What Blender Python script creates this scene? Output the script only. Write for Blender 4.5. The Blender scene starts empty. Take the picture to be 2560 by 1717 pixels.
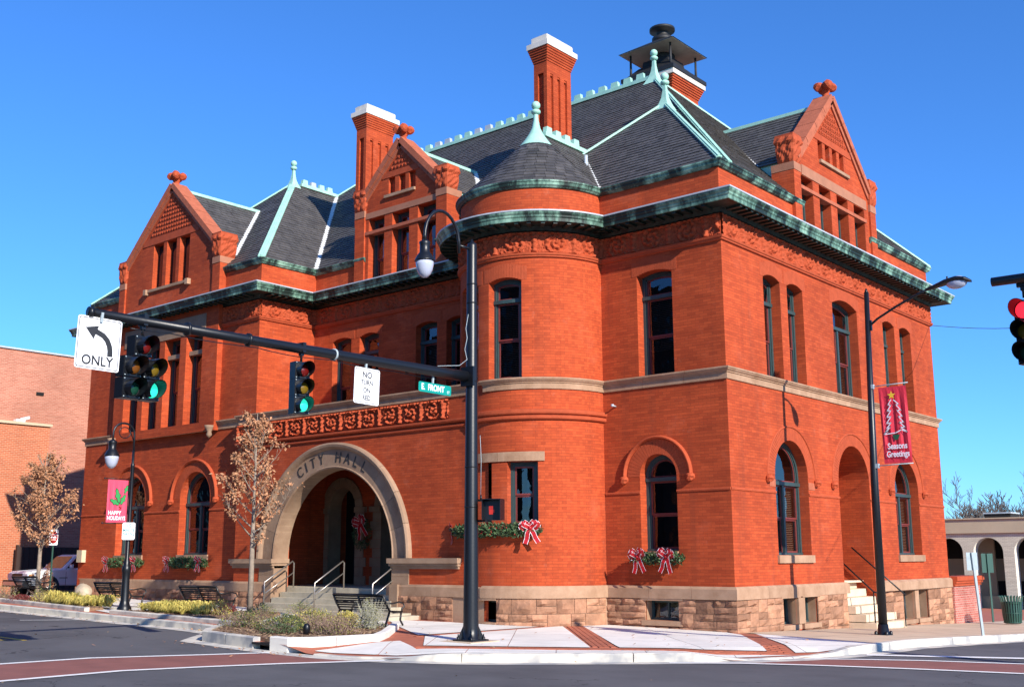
import bpy, bmesh, math, random
from mathutils import Vector, Matrix, noise
from mathutils.geometry import tessellate_polygon
from math import sin, cos, pi, radians, sqrt, atan2, hypot
random.seed(7)
R = random.random
def U(a, b): return a + (b - a) * R()

# ------------------------------------------------------------------ camera, world, sun, exposure
sc = bpy.context.scene
F, PITCH, ROLL, YAW = 2771.503, 0.1907590, -0.0039097, 0.7058440
cd = bpy.data.cameras.new('camera'); cam = bpy.data.objects.new('camera', cd); sc.collection.objects.link(cam)
fw = Vector((-sin(YAW)*cos(PITCH), cos(YAW)*cos(PITCH), sin(PITCH)))
rr = Vector((cos(YAW), sin(YAW), 0)); uu = rr.cross(fw)
r2 = rr*cos(ROLL) + uu*sin(ROLL); u2 = -rr*sin(ROLL) + uu*cos(ROLL)
m = Matrix((r2, u2, -fw)).transposed().to_4x4(); m.translation = Vector((12.7275, -22.6163, 1.65))
cam.matrix_world = m
cd.sensor_width = 36.0; cd.lens = F/2560*36; cd.clip_start = .1; cd.clip_end = 3000
sc.camera = cam
SUN = Vector((-.855, .245, -.457)).normalized()      # direction the light travels
w = bpy.data.worlds.new('World'); sc.world = w; w.use_nodes = True
nt = w.node_tree; bg = nt.nodes['Background']
sky = nt.nodes.new('ShaderNodeTexSky'); sky.sky_type = 'NISHITA'; sky.sun_disc = False
sky.sun_elevation = math.asin(-SUN.z); sky.sun_rotation = atan2(-SUN.x, -SUN.y)
sky.altitude = 0; sky.air_density = 1.0; sky.dust_density = 0.1; sky.ozone_density = 5.0
tint = nt.nodes.new('ShaderNodeMix'); tint.data_type = 'RGBA'; tint.blend_type = 'MULTIPLY'; tint.inputs[0].default_value = 1
tint.inputs[7].default_value = (.44, .84, 1.30, 1)     # deep winter-blue sky
nt.links.new(sky.outputs[0], tint.inputs[6]); nt.links.new(tint.outputs[2], bg.inputs[0]); bg.inputs[1].default_value = 0.122
sd = bpy.data.lights.new('sun', 'SUN'); sd.energy = 5.0; sd.angle = radians(.53); sd.color = (1.0, .93, .82)
so = bpy.data.objects.new('sun', sd); sc.collection.objects.link(so)
so.rotation_euler = SUN.to_track_quat('-Z', 'Y').to_euler(); so.location = (60, -20, 60)
sc.view_settings.view_transform = 'Standard'; sc.view_settings.look = 'None'
sc.view_settings.gamma = 1; sc.view_settings.exposure = 0.55
sc.render.engine = 'CYCLES'
C = sc.collection

# ------------------------------------------------------------------ materials
MATS = {}
def mat(name, col, rough=.6, metal=0, spec=.5, nz=0, nscale=8, bump=0, bscale=30, col2=None, build=None, emit=None, objrand=0):
    m = bpy.data.materials.new(name); m.use_nodes = True; t = m.node_tree; N = t.nodes; L = t.links
    b = N['Principled BSDF']; b.inputs['Roughness'].default_value = rough; b.inputs['Metallic'].default_value = metal
    b.inputs['Specular IOR Level'].default_value = spec; b.inputs['Base Color'].default_value = (*col, 1)
    tc = N.new('ShaderNodeTexCoord')
    if nz or col2:
        n = N.new('ShaderNodeTexNoise'); n.inputs['Scale'].default_value = nscale; n.inputs['Detail'].default_value = 6
        n.inputs['Roughness'].default_value = .65
        L.new(tc.outputs['Object'], n.inputs['Vector'])
        cr = N.new('ShaderNodeValToRGB'); e = cr.color_ramp.elements
        c2 = col2 or tuple(min(1, c*(1+nz)) for c in col); c1 = col if col2 else tuple(c*(1-nz) for c in col)
        e[0].position = .32; e[0].color = (*c1, 1); e[1].position = .68; e[1].color = (*c2, 1)
        L.new(n.outputs['Fac'], cr.inputs['Fac']); L.new(cr.outputs['Color'], b.inputs['Base Color'])
        src = cr.outputs['Color']
        if objrand:
            oi = N.new('ShaderNodeObjectInfo'); hs = N.new('ShaderNodeHueSaturation')
            mr = N.new('ShaderNodeMapRange'); mr.inputs['To Min'].default_value = 1-objrand; mr.inputs['To Max'].default_value = 1+objrand
            L.new(oi.outputs['Random'], mr.inputs['Value']); L.new(mr.outputs['Result'], hs.inputs['Value'])
            L.new(src, hs.inputs['Color']); L.new(hs.outputs['Color'], b.inputs['Base Color'])
    if bump:
        n2 = N.new('ShaderNodeTexNoise'); n2.inputs['Scale'].default_value = bscale; n2.inputs['Detail'].default_value = 5
        L.new(tc.outputs['Object'], n2.inputs['Vector'])
        bp = N.new('ShaderNodeBump'); bp.inputs['Strength'].default_value = bump; bp.inputs['Distance'].default_value = .02
        L.new(n2.outputs['Fac'], bp.inputs['Height']); L.new(bp.outputs['Normal'], b.inputs['Normal'])
    if emit:
        b.inputs['Emission Color'].default_value = (*emit[0], 1); b.inputs['Emission Strength'].default_value = emit[1]
    if build: build(t, N, L, b, tc)
    MATS[name] = m; return m

def brickmat(name, c1, c2, mortar, bw=.2, bh=.068, ms=.0045, fade=None, patch=.35, bump=.35):
    def bd(t, N, L, b, tc):
        br = N.new('ShaderNodeTexBrick'); br.inputs['Scale'].default_value = 1
        br.inputs['Brick Width'].default_value = bw; br.inputs['Row Height'].default_value = bh
        br.inputs['Mortar Size'].default_value = ms; br.inputs['Mortar Smooth'].default_value = .3
        br.inputs['Color1'].default_value = (*c1, 1); br.inputs['Color2'].default_value = (*c2, 1); br.inputs['Mortar'].default_value = (*mortar, 1)
        br.inputs['Bias'].default_value = -.1
        L.new(tc.outputs['UV'], br.inputs['Vector'])
        # long soft course-wise variation
        mp = N.new('ShaderNodeMapping'); mp.inputs['Scale'].default_value = (.7, 14.7, 1); L.new(tc.outputs['UV'], mp.inputs['Vector'])
        n1 = N.new('ShaderNodeTexNoise'); n1.inputs['Scale'].default_value = 1; n1.inputs['Detail'].default_value = 4; L.new(mp.outputs[0], n1.inputs['Vector'])
        r1 = N.new('ShaderNodeMapRange'); r1.inputs['From Min'].default_value = .3; r1.inputs['From Max'].default_value = .7
        r1.inputs['To Min'].default_value = .87; r1.inputs['To Max'].default_value = 1.12; L.new(n1.outputs['Fac'], r1.inputs['Value'])
        n2 = N.new('ShaderNodeTexNoise'); n2.inputs['Scale'].default_value = .45; n2.inputs['Detail'].default_value = 7; n2.inputs['Roughness'].default_value = .6
        L.new(tc.outputs['Object'], n2.inputs['Vector'])
        r2_ = N.new('ShaderNodeMapRange'); r2_.inputs['From Min'].default_value = .3; r2_.inputs['From Max'].default_value = .7
        r2_.inputs['To Min'].default_value = 1-patch*.5; r2_.inputs['To Max'].default_value = 1+patch*.35; L.new(n2.outputs['Fac'], r2_.inputs['Value'])
        mu = N.new('ShaderNodeMath'); mu.operation = 'MULTIPLY'; L.new(r1.outputs[0], mu.inputs[0]); L.new(r2_.outputs[0], mu.inputs[1])
        hs = N.new('ShaderNodeHueSaturation'); L.new(br.outputs['Color'], hs.inputs['Color']); L.new(mu.outputs[0], hs.inputs['Value'])
        out = hs.outputs['Color']
        if fade:
            n3 = N.new('ShaderNodeTexNoise'); n3.inputs['Scale'].default_value = .9; n3.inputs['Detail'].default_value = 8
            n3.inputs['Roughness'].default_value = .7; L.new(tc.outputs['Object'], n3.inputs['Vector'])
            r3 = N.new('ShaderNodeMapRange'); r3.inputs['From Min'].default_value = .56; r3.inputs['From Max'].default_value = .8
            r3.inputs['To Max'].default_value = .5; L.new(n3.outputs['Fac'], r3.inputs['Value'])
            mx = N.new('ShaderNodeMix'); mx.data_type = 'RGBA'; L.new(r3.outputs[0], mx.inputs[0]); L.new(out, mx.inputs[6]); mx.inputs[7].default_value = (*fade, 1)
            out = mx.outputs[2]
        if patch > .4:
            mv = N.new('ShaderNodeMapping'); mv.inputs['Scale'].default_value = (2.6, 2.6, .22); L.new(tc.outputs['Object'], mv.inputs['Vector'])
            n5 = N.new('ShaderNodeTexNoise'); n5.inputs['Scale'].default_value = 1; n5.inputs['Detail'].default_value = 6; L.new(mv.outputs[0], n5.inputs['Vector'])
            r5 = N.new('ShaderNodeMapRange'); r5.inputs['From Min'].default_value = .54; r5.inputs['From Max'].default_value = .74; r5.inputs['To Max'].default_value = .34; L.new(n5.outputs['Fac'], r5.inputs['Value'])
            mx5 = N.new('ShaderNodeMix'); mx5.data_type = 'RGBA'; L.new(r5.outputs[0], mx5.inputs[0]); L.new(out, mx5.inputs[6]); mx5.inputs[7].default_value = (.16, .035, .018, 1); out = mx5.outputs[2]
            n6 = N.new('ShaderNodeTexNoise'); n6.inputs['Scale'].default_value = 2.1; n6.inputs['Detail'].default_value = 9; n6.inputs['Roughness'].default_value = .75; L.new(tc.outputs['Object'], n6.inputs['Vector'])
            r6 = N.new('ShaderNodeMapRange'); r6.inputs['From Min'].default_value = .60; r6.inputs['From Max'].default_value = .82; r6.inputs['To Max'].default_value = .55; L.new(n6.outputs['Fac'], r6.inputs['Value'])
            mx6 = N.new('ShaderNodeMix'); mx6.data_type = 'RGBA'; L.new(r6.outputs[0], mx6.inputs[0]); L.new(out, mx6.inputs[6]); mx6.inputs[7].default_value = (.50, .19, .12, 1); out = mx6.outputs[2]
        L.new(out, b.inputs['Base Color'])
        bp = N.new('ShaderNodeBump'); bp.inputs['Strength'].default_value = bump; bp.inputs['Distance'].default_value = .01; bp.invert = True
        L.new(br.outputs['Fac'], bp.inputs['Height']); L.new(bp.outputs['Normal'], b.inputs['Normal'])
    return mat(name, c1, .85, spec=.25, build=bd)

def streakmat(name, base, dark, lo=.42, hi=.62, sc_=(2.2, 2.2, .5), rough=.55, third=None):
    def bd(t, N, L, b, tc):
        mp = N.new('ShaderNodeMapping'); mp.inputs['Scale'].default_value = sc_; L.new(tc.outputs['Object'], mp.inputs['Vector'])
        n = N.new('ShaderNodeTexNoise'); n.inputs['Scale'].default_value = 1.6; n.inputs['Detail'].default_value = 8; n.inputs['Roughness'].default_value = .7
        L.new(mp.outputs[0], n.inputs['Vector'])
        cr = N.new('ShaderNodeValToRGB'); e = cr.color_ramp.elements
        e[0].position = lo; e[0].color = (*dark, 1); e[1].position = hi; e[1].color = (*base, 1)
        if third: k = e.new((lo+hi)/2); k.color = (*third, 1)
        L.new(n.outputs['Fac'], cr.inputs['Fac']); L.new(cr.outputs['Color'], b.inputs['Base Color'])
    return mat(name, base, rough, spec=.4, build=bd)

brickmat('brick', (.47, .074, .021), (.36, .051, .015), (.24, .040, .016), bw=.22, ms=.004, fade=(.47, .13, .07), bump=.3, patch=.45)
brickmat('brick_pale', (.47, .19, .125), (.38, .13, .082), (.46, .25, .18), bh=.075, ms=.011, patch=.3, bump=.2)
brickmat('brick_orange', (.52, .155, .07), (.42, .11, .05), (.5, .27, .17), bw=.22, bh=.08, ms=.012, patch=.25, bump=.3)
brickmat('brick_cream', (.70, .64, .50), (.63, .57, .44), (.48, .43, .33), bw=.22, bh=.075, ms=.009, patch=.15, bump=.3)
brickmat('brick_dark', (.10, .04, .03), (.07, .03, .025), (.1, .08, .07))
brickmat('brick_lowwall', (.42, .10, .07), (.52, .18, .14), (.45, .3, .25), bw=.2, bh=.07, ms=.009, patch=.5, fade=(.62, .4, .35))
mat('terracotta', (.40, .070, .025), .8, nz=.14, nscale=5, bump=.3, bscale=60, spec=.25)
mat('terracotta_pale', (.40, .115, .06), .8, nz=.16, nscale=5, bump=.3, bscale=50, spec=.25)
mat('sandstone', (.35, .18, .108), .85, nz=.3, nscale=3, bump=.8, bscale=14, spec=.2, objrand=.34)
mat('pink_stone', (.36, .15, .085), .85, nz=.12, nscale=3, bump=.2)
mat('sandstone_smooth', (.30, .175, .105), .8, col2=(.43, .27, .175), nscale=2.6, bump=.15, bscale=40, spec=.25, objrand=.1)
mat('arch_stone', (.25, .155, .10), .8, col2=(.36, .24, .16), nscale=1.6, bump=.2, bscale=25, spec=.25, objrand=.1)
mat('mortar', (.36, .22, .14), .9, nz=.1)
mat('slate', (.066, .060, .056), .55, nz=.35, nscale=2.5, bump=.25, bscale=40, objrand=.3)
mat('slate_bed', (.03, .032, .036), .7, nz=.2)
streakmat('copper', (.36, .62, .50), (.26, .49, .40), .3, .55)
streakmat('copper_streaked', (.27, .45, .34), (.010, .022, .018), .45, .64, (1.2, 1.2, .35), third=(.10, .20, .15))
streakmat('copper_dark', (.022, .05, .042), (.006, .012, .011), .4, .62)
mat('lead', (.42, .46, .50), .45, nz=.12, nscale=2)
mat('lead_white', (.62, .62, .60), .5, nz=.1, nscale=3)
mat('chimney_cap', (.66, .60, .52), .8, nz=.15, nscale=2)
mat('black_metal', (.006, .007, .010), .38, spec=.45, bump=.05, bscale=20)
mat('black_iron', (.012, .010, .010), .4, spec=.5)
mat('soot', (.012, .012, .013), .6, nz=.2)
mat('hood_steel', (.62, .54, .44), .6, col2=(.40, .34, .27), nscale=1.5)
mat('frame_green', (.030, .058, .060), .45, nz=.1)
mat('sash_maroon', (.16, .030, .026), .45, nz=.1)
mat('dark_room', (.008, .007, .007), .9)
mat('blind', (.30, .20, .14), .6)
mat('concrete', (.74, .70, .63), .85, nz=.12, nscale=1.1, bump=.1, bscale=60, objrand=.05)
mat('concrete_tan', (.54, .41, .28), .85, nz=.14, nscale=1.2, bump=.15, bscale=40, objrand=.07)
def kerbd(t, N, L, b, tc):
    n = N.new('ShaderNodeTexNoise'); n.inputs['Scale'].default_value = 2.2; n.inputs['Detail'].default_value = 8; L.new(tc.outputs['Object'], n.inputs['Vector'])
    cr = N.new('ShaderNodeValToRGB'); e = cr.color_ramp.elements; e[0].position = .38; e[0].color = (.34, .33, .32, 1); e[1].position = .56; e[1].color = (.64, .585, .49, 1)
    L.new(n.outputs['Fac'], cr.inputs['Fac']); L.new(cr.outputs['Color'], b.inputs['Base Color'])
mat('kerb_concrete', (.6, .58, .54), .85, build=kerbd)
mat('step_stone', (.42, .37, .28), .85, nz=.18, nscale=2.5, bump=.15)
mat('step_sand', (.66, .52, .36), .85, nz=.1, nscale=3)
mat('paving_brick', (.36, .105, .055), .85, nz=.14, nscale=3, bump=.2, objrand=.14)
def asph(t, N, L, b, tc):
    def noise_(sc_, det, vec=None):
        n = N.new('ShaderNodeTexNoise'); n.inputs['Scale'].default_value = sc_; n.inputs['Detail'].default_value = det; n.inputs['Roughness'].default_value = .65; L.new(vec or tc.outputs['Object'], n.inputs['Vector']); return n
    def math_(op, a, b_=None, c=None):
        m_ = N.new('ShaderNodeMath'); m_.operation = op
        for k, q in enumerate((a, b_, c)):
            if q is None: continue
            if isinstance(q, (int, float)): m_.inputs[k].default_value = q
            else: L.new(q, m_.inputs[k])
        return m_.outputs[0]
    n = noise_(.3, 9); n2 = noise_(95, 3); mp = N.new('ShaderNodeMapping'); mp.inputs['Scale'].default_value = (.12, 1.1, 1); L.new(tc.outputs['Object'], mp.inputs['Vector']); n4 = noise_(1.0, 5, mp.outputs[0])
    v0 = math_('MULTIPLY_ADD', n2.outputs['Fac'], .45, n.outputs['Fac']); v0 = math_('MULTIPLY_ADD', n4.outputs['Fac'], .35, v0)
    cr = N.new('ShaderNodeValToRGB'); e = cr.color_ramp.elements; e[0].position = .62; e[0].color = (.058, .057, .062, 1); e[1].position = 1.15 if False else 1.0; e[1].color = (.115, .112, .118, 1)
    L.new(v0, cr.inputs['Fac'])
    # hairline cracks
    nd = noise_(.8, 4); va = N.new('ShaderNodeVectorMath'); va.operation = 'MULTIPLY_ADD'; L.new(nd.outputs['Color'], va.inputs[0]); va.inputs[1].default_value = (1.6, 1.6, 0); L.new(tc.outputs['Object'], va.inputs[2])
    vo = N.new('ShaderNodeTexVoronoi'); vo.feature = 'DISTANCE_TO_EDGE'; vo.inputs['Scale'].default_value = .22; L.new(va.outputs[0], vo.inputs['Vector'])
    ck = math_('LESS_THAN', vo.outputs['Distance'], .0022); gate = math_('GREATER_THAN', noise_(.25, 2).outputs['Fac'], .50); ck = math_('MULTIPLY', ck, gate)
    sp = math_('GREATER_THAN', noise_(34, 1).outputs['Fac'], .815)
    m1 = N.new('ShaderNodeMix'); m1.data_type = 'RGBA'; L.new(math_('MULTIPLY', ck, .7), m1.inputs[0]); L.new(cr.outputs['Color'], m1.inputs[6]); m1.inputs[7].default_value = (.02, .02, .022, 1)
    m2 = N.new('ShaderNodeMix'); m2.data_type = 'RGBA'; L.new(math_('MULTIPLY', sp, .6), m2.inputs[0]); L.new(m1.outputs[2], m2.inputs[6]); m2.inputs[7].default_value = (.35, .33, .30, 1)
    L.new(m2.outputs[2], b.inputs['Base Color'])
    bp = N.new('ShaderNodeBump'); bp.inputs['Strength'].default_value = .5; bp.inputs['Distance'].default_value = .01; L.new(n2.outputs['Fac'], bp.inputs['Height']); L.new(bp.outputs['Normal'], b.inputs['Normal'])
mat('asphalt', (.08, .08, .085), .9, spec=.25, build=asph)
mat('crosswalk_red', (.235, .085, .065), .85, nz=.14, nscale=2, bump=.2, bscale=80)
mat('road_white', (.80, .78, .75), .8, nz=.08, nscale=6)
mat('road_yellow', (.75, .48, .06), .8, nz=.08)
mat('mulch', (.22, .13, .075), .95, nz=.4, nscale=14, bump=.8, bscale=45)
mat('mulch_light', (.34, .23, .13), .95, nz=.3, nscale=20)
mat('grassland', (.08, .08, .05), .95, nz=.3, nscale=.2)
mat('bark', (.28, .22, .17), .9, nz=.25, nscale=9, bump=.4)
mat('bark_far', (.15, .12, .10), .9, nz=.2)
mat('leaf_brown', (.42, .205, .105), .8, nz=.3, nscale=3)
mat('leaf_green', (.055, .085, .03), .7, nz=.4, nscale=6)
mat('leaf_yellow', (.62, .50, .12), .7, nz=.25, nscale=5)
mat('leaf_yellowgreen', (.24, .24, .05), .7, nz=.35, nscale=5)
mat('leaf_red', (.14, .02, .018), .7, nz=.3)
mat('twig_mauve', (.26, .17, .13), .8, nz=.3)
mat('twig_grey', (.36, .35, .27), .8, nz=.25)
mat('flower_purple', (.16, .08, .42), .6)
mat('pine_green', (.055, .10, .035), .65, nz=.45, nscale=12)
mat('ribbon_red', (.42, .006, .012), .45)
mat('ribbon_white', (.82, .82, .84), .5)
mat('sign_white', (.86, .86, .88), .4)
mat('sign_black', (.012, .012, .014), .5)
mat('sign_green', (.0, .26, .21), .4)
mat('sign_teal_text', (.03, .18, .20), .5)
mat('sign_steel', (.34, .40, .42), .45, nz=.1)
mat('sign_red', (.45, .02, .02), .45)
mat('banner_red', (.66, .03, .055), .6)
mat('banner_rose', (.62, .06, .12), .6)
mat('banner_green', (.03, .28, .07), .6)
mat('banner_darkgreen', (.01, .09, .04), .6)
mat('banner_gold', (.85, .55, .04), .6)
mat('banner_white', (.82, .82, .86), .6)
mat('lens_red', (.12, .006, .005), .25); mat('lens_yellow', (.16, .10, .008), .25); mat('lens_green', (.006, .05, .03), .25); mat('lens_amber', (.15, .05, .007), .25)
mat('lit_green', (.02, .5, .35), .3, emit=((.03, .85, .60), .7))
mat('lit_red', (.6, .02, .03), .3, emit=((1, .02, .04), 1.5))
mat('lit_hand', (.4, .02, .01), .3, emit=((1, .05, .02), .06))
mat('globe', (.42, .45, .56), .15, spec=.6)
mat('truck_white', (.84, .85, .86), .25, spec=.6)
mat('truck_glass', (.012, .014, .02), .06, spec=.8)
mat('rubber', (.02, .02, .02), .8); mat('rim', (.5, .5, .5), .3, metal=.7)
mat('lamp_amber', (.6, .3, .15), .3)
mat('gate_brown', (.035, .016, .012), .7)
mat('bin_green', (.02, .075, .055), .45)
mat('beige_band', (.52, .42, .28), .85, nz=.08, nscale=.7, bump=.2, bscale=60)
mat('reveal_white', (.72, .68, .60), .8)
mat('beige_wall', (.34, .28, .20), .85)
mat('boulder', (.42, .34, .24), .9, nz=.25, nscale=4, bump=.6, bscale=9)
mat('box_beige', (.55, .45, .30), .7)
mat('stainless', (.42, .38, .34), .35, metal=.8)
mat('letter_dark', (.03, .025, .022), .6)
def glassb(t, N, L, b, tc):
    N.remove(b); tr = N.new('ShaderNodeBsdfTransparent'); tr.inputs[0].default_value = (.62, .62, .62, 1)
    gl = N.new('ShaderNodeBsdfGlossy'); gl.inputs['Roughness'].default_value = .02; gl.inputs[0].default_value = (.9, .93, 1, 1)
    n = N.new('ShaderNodeTexNoise'); n.inputs['Scale'].default_value = 1.6; n.inputs['Detail'].default_value = 2; L.new(tc.outputs['Object'], n.inputs['Vector'])
    bp = N.new('ShaderNodeBump'); bp.inputs['Strength'].default_value = .12; bp.inputs['Distance'].default_value = .08; L.new(n.outputs['Fac'], bp.inputs['Height']); L.new(bp.outputs['Normal'], gl.inputs['Normal'])
    fr = N.new('ShaderNodeFresnel'); fr.inputs[0].default_value = 1.55
    mu = N.new('ShaderNodeMath'); mu.operation = 'MULTIPLY_ADD'; L.new(fr.outputs[0], mu.inputs[0]); mu.inputs[1].default_value = 1.4; mu.inputs[2].default_value = .03; mu.use_clamp = True
    mx = N.new('ShaderNodeMixShader'); L.new(mu.outputs[0], mx.inputs[0]); L.new(tr.outputs[0], mx.inputs[1]); L.new(gl.outputs[0], mx.inputs[2])
    L.new(mx.outputs[0], N['Material Output'].inputs[0])
mat('glass', (1, 1, 1), build=glassb)

# ------------------------------------------------------------------ mesh builder
class MB:
    def __init__(s): s.v = []; s.f = []; s.m = []; s.ms = []; s.sm = []
    def mi(s, name):
        if name not in s.ms: s.ms.append(name)
        return s.ms.index(name)
    def face(s, pts, m, smooth=False):
        i = len(s.v); s.v += [tuple(p) for p in pts]; s.f.append(tuple(range(i, i+len(pts)))); s.m.append(s.mi(m)); s.sm.append(smooth)
    def raw(s, vs, fs, m, smooth=False):
        i = len(s.v); s.v += [tuple(p) for p in vs]; k = s.mi(m)
        for f in fs: s.f.append(tuple(i+j for j in f)); s.m.append(k); s.sm.append(smooth)
    def obox(s, c, ax, ay, az, m):      # centre and three half-axis vectors
        c = Vector(c); ax = Vector(ax); ay = Vector(ay); az = Vector(az)
        P = [c+sx*ax+sy*ay+sz*az for sx in (-1, 1) for sy in (-1, 1) for sz in (-1, 1)]
        s.raw(P, [(0, 1, 3, 2), (4, 6, 7, 5), (0, 4, 5, 1), (2, 3, 7, 6), (0, 2, 6, 4), (1, 5, 7, 3)], m)
    def box(s, x0, y0, z0, x1, y1, z1, m):
        s.obox(((x0+x1)/2, (y0+y1)/2, (z0+z1)/2), ((x1-x0)/2, 0, 0), (0, (y1-y0)/2, 0), (0, 0, (z1-z0)/2), m)
    def beam(s, a, b, w_, h, m, up=(0, 0, 1)):
        a = Vector(a); b = Vector(b); d = b-a; l = d.length; d.normalize(); u = Vector(up)
        sd_ = d.cross(u).normalized(); uz = sd_.cross(d).normalized()
        s.obox((a+b)/2, d*l/2, sd_*w_/2, uz*h/2, m)
    def tube(s, path, r, m, n=8, cap=True):
        path = [Vector(p) for p in path]; rs = r if isinstance(r, (list, tuple)) else [r]*len(path)
        ring = []; u = None
        for i, p in enumerate(path):
            d = (path[min(i+1, len(path)-1)]-path[max(i-1, 0)]).normalized()
            if u is None:
                u = d.orthogonal().normalized()
            u = (u-d*u.dot(d)).normalized(); v_ = d.cross(u)
            ring.append([p+(u*cos(2*pi*k/n)+v_*sin(2*pi*k/n))*rs[i] for k in range(n)])
        vs = [q for g in ring for q in g]; fs = []
        for i in range(len(ring)-1):
            for k in range(n): fs.append((i*n+k, i*n+(k+1) % n, (i+1)*n+(k+1) % n, (i+1)*n+k))
        if cap: fs.append(tuple(range(n))[::-1]); fs.append(tuple((len(ring)-1)*n+k for k in range(n)))
        s.raw(vs, fs, m, True)
    def lathe(s, c, prof, m, n=16, axis=None, smooth=True):      # prof [(r, z)]
        c = Vector(c); az = Vector(axis or (0, 0, 1)).normalized(); ux = az.orthogonal().normalized() if axis else Vector((1, 0, 0)); uy = az.cross(ux)
        vs = []; fs = []
        for r_, z in prof:
            for k in range(n): vs.append(c+az*z+(ux*cos(2*pi*k/n)+uy*sin(2*pi*k/n))*max(r_, 1e-4))
        for i in range(len(prof)-1):
            for k in range(n): fs.append((i*n+k, i*n+(k+1) % n, (i+1)*n+(k+1) % n, (i+1)*n+k))
        fs.append(tuple(range(n))[::-1]); fs.append(tuple((len(prof)-1)*n+k for k in range(n)))
        s.raw(vs, fs, m, smooth)
    def data(s, name, weld=False):
        me = bpy.data.meshes.new(name); me.from_pydata(s.v, [], s.f)
        for n_ in s.ms: me.materials.append(MATS[n_])
        me.polygons.foreach_set('material_index', s.m); me.polygons.foreach_set('use_smooth', s.sm)
        uv = me.uv_layers.new(name='UVMap'); buf = [0.0]*(2*len(me.loops))
        for p in me.polygons:
            n_ = p.normal
            if abs(n_.z) < .75:
                h = hypot(n_.x, n_.y) or 1; tx, ty = -n_.y/h, n_.x/h; k = 1/max(.3, sqrt(1-min(.99, n_.z*n_.z)))
                for li in p.loop_indices:
                    co = s.v[me.loops[li].vertex_index]; buf[2*li] = co[0]*tx+co[1]*ty; buf[2*li+1] = co[2]*k
            else:
                for li in p.loop_indices:
                    co = s.v[me.loops[li].vertex_index]; buf[2*li] = co[0]; buf[2*li+1] = co[1]
        uv.data.foreach_set('uv', buf); me.update(); return me
    def build(s, name, parent=None, loc=None, **props):
        o = bpy.data.objects.new(name, s.data(name)); C.objects.link(o)
        if loc is not None: o.location = loc
        if parent is not None: o.parent = parent
        for k, v_ in props.items(): o[k] = v_
        return o

def thing(name, label, cat, loc=(0, 0, 0), group=None, rz=0):
    o = bpy.data.objects.new(name, None); C.objects.link(o); o.location = loc; o.rotation_euler = (0, 0, rz)
    o.empty_display_size = .2; o['label'] = label; o['category'] = cat
    if group: o['group'] = group
    return o
def tag(o, label, cat, group=None):
    o['label'] = label; o['category'] = cat
    if group: o['group'] = group
    return o
def inst(me, name, parent, loc=None, mw=None):
    o = bpy.data.objects.new(name, me); C.objects.link(o); o.parent = parent
    if loc is not None: o.location = loc
    if mw is not None: o.matrix_local = mw
    return o
def dup(root, label, loc=None, rz=None, scale=None):
    r_ = root.copy(); C.objects.link(r_); r_['label'] = label
    if loc is not None: r_.location = loc
    if rz is not None: r_.rotation_euler = (0, 0, rz)
    if scale: r_.scale = scale
    for ch in root.children:
        c_ = ch.copy(); C.objects.link(c_); c_.parent = r_
        for g in ch.children:
            d = g.copy(); C.objects.link(d); d.parent = c_
    return r_
_font = {}
def textmesh(s, size, extrude, m, bold=False):
    cu = bpy.data.curves.new('t', 'FONT'); cu.body = s; cu.size = size; cu.extrude = extrude; cu.align_x = 'CENTER'; cu.align_y = 'CENTER'
    if bold: cu.offset = size*.022
    o = bpy.data.objects.new('t', cu); C.objects.link(o); bpy.context.view_layer.update()
    me = bpy.data.meshes.new_from_object(o.evaluated_get(bpy.context.evaluated_depsgraph_get())); bpy.data.objects.remove(o)
    me.materials.clear(); me.materials.append(MATS[m]); return me
def frame_mat(pos, xax, up, nrm, sx=1, sy=1):
    x = Vector(xax).normalized()*sx; y = Vector(up).normalized()*sy; z = Vector(nrm).normalized()
    m_ = Matrix((x, y, z)).transposed().to_4x4(); m_.translation = Vector(pos); return m_

# ------------------------------------------------------------------ ground
def gz(x, y):
    z = -.0165*min(x, 0) if x > -26 else .429 - (min(-26-x, 5))*.042
    if x < -26: z = .429 - min(-26-x, 5)*.042
    return z - .03*max(0, min(y, 40))
RAMPS = (((-2.75, -8.85), (.08, 1.0)), ((3.15, -3.9), (-.86, .51)))
def ramp(x, y):
    out = 0
    for (cx, cy), (nx, ny) in RAMPS:
        t = (x-cx)*nx+(y-cy)*ny; s_ = abs(-(x-cx)*ny+(y-cy)*nx)
        if t < 1.3 and s_ < 1.75: out = min(out, -.125*min(1, 1-max(0, t)/1.3)*min(1, (1.75-s_)/.7))
    return out
def pz(x, y): return gz(x, y)+ramp(x, y)
def clip(poly, nx, ny, c):       # keep nx*x+ny*y >= c
    out = []
    for i in range(len(poly)):
        a = poly[i]; b = poly[(i+1) % len(poly)]; da = nx*a[0]+ny*a[1]-c; db = nx*b[0]+ny*b[1]-c
        if da >= 0: out.append(a)
        if da*db < 0: t = da/(da-db); out.append((a[0]+(b[0]-a[0])*t, a[1]+(b[1]-a[1])*t))
    return out
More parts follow.
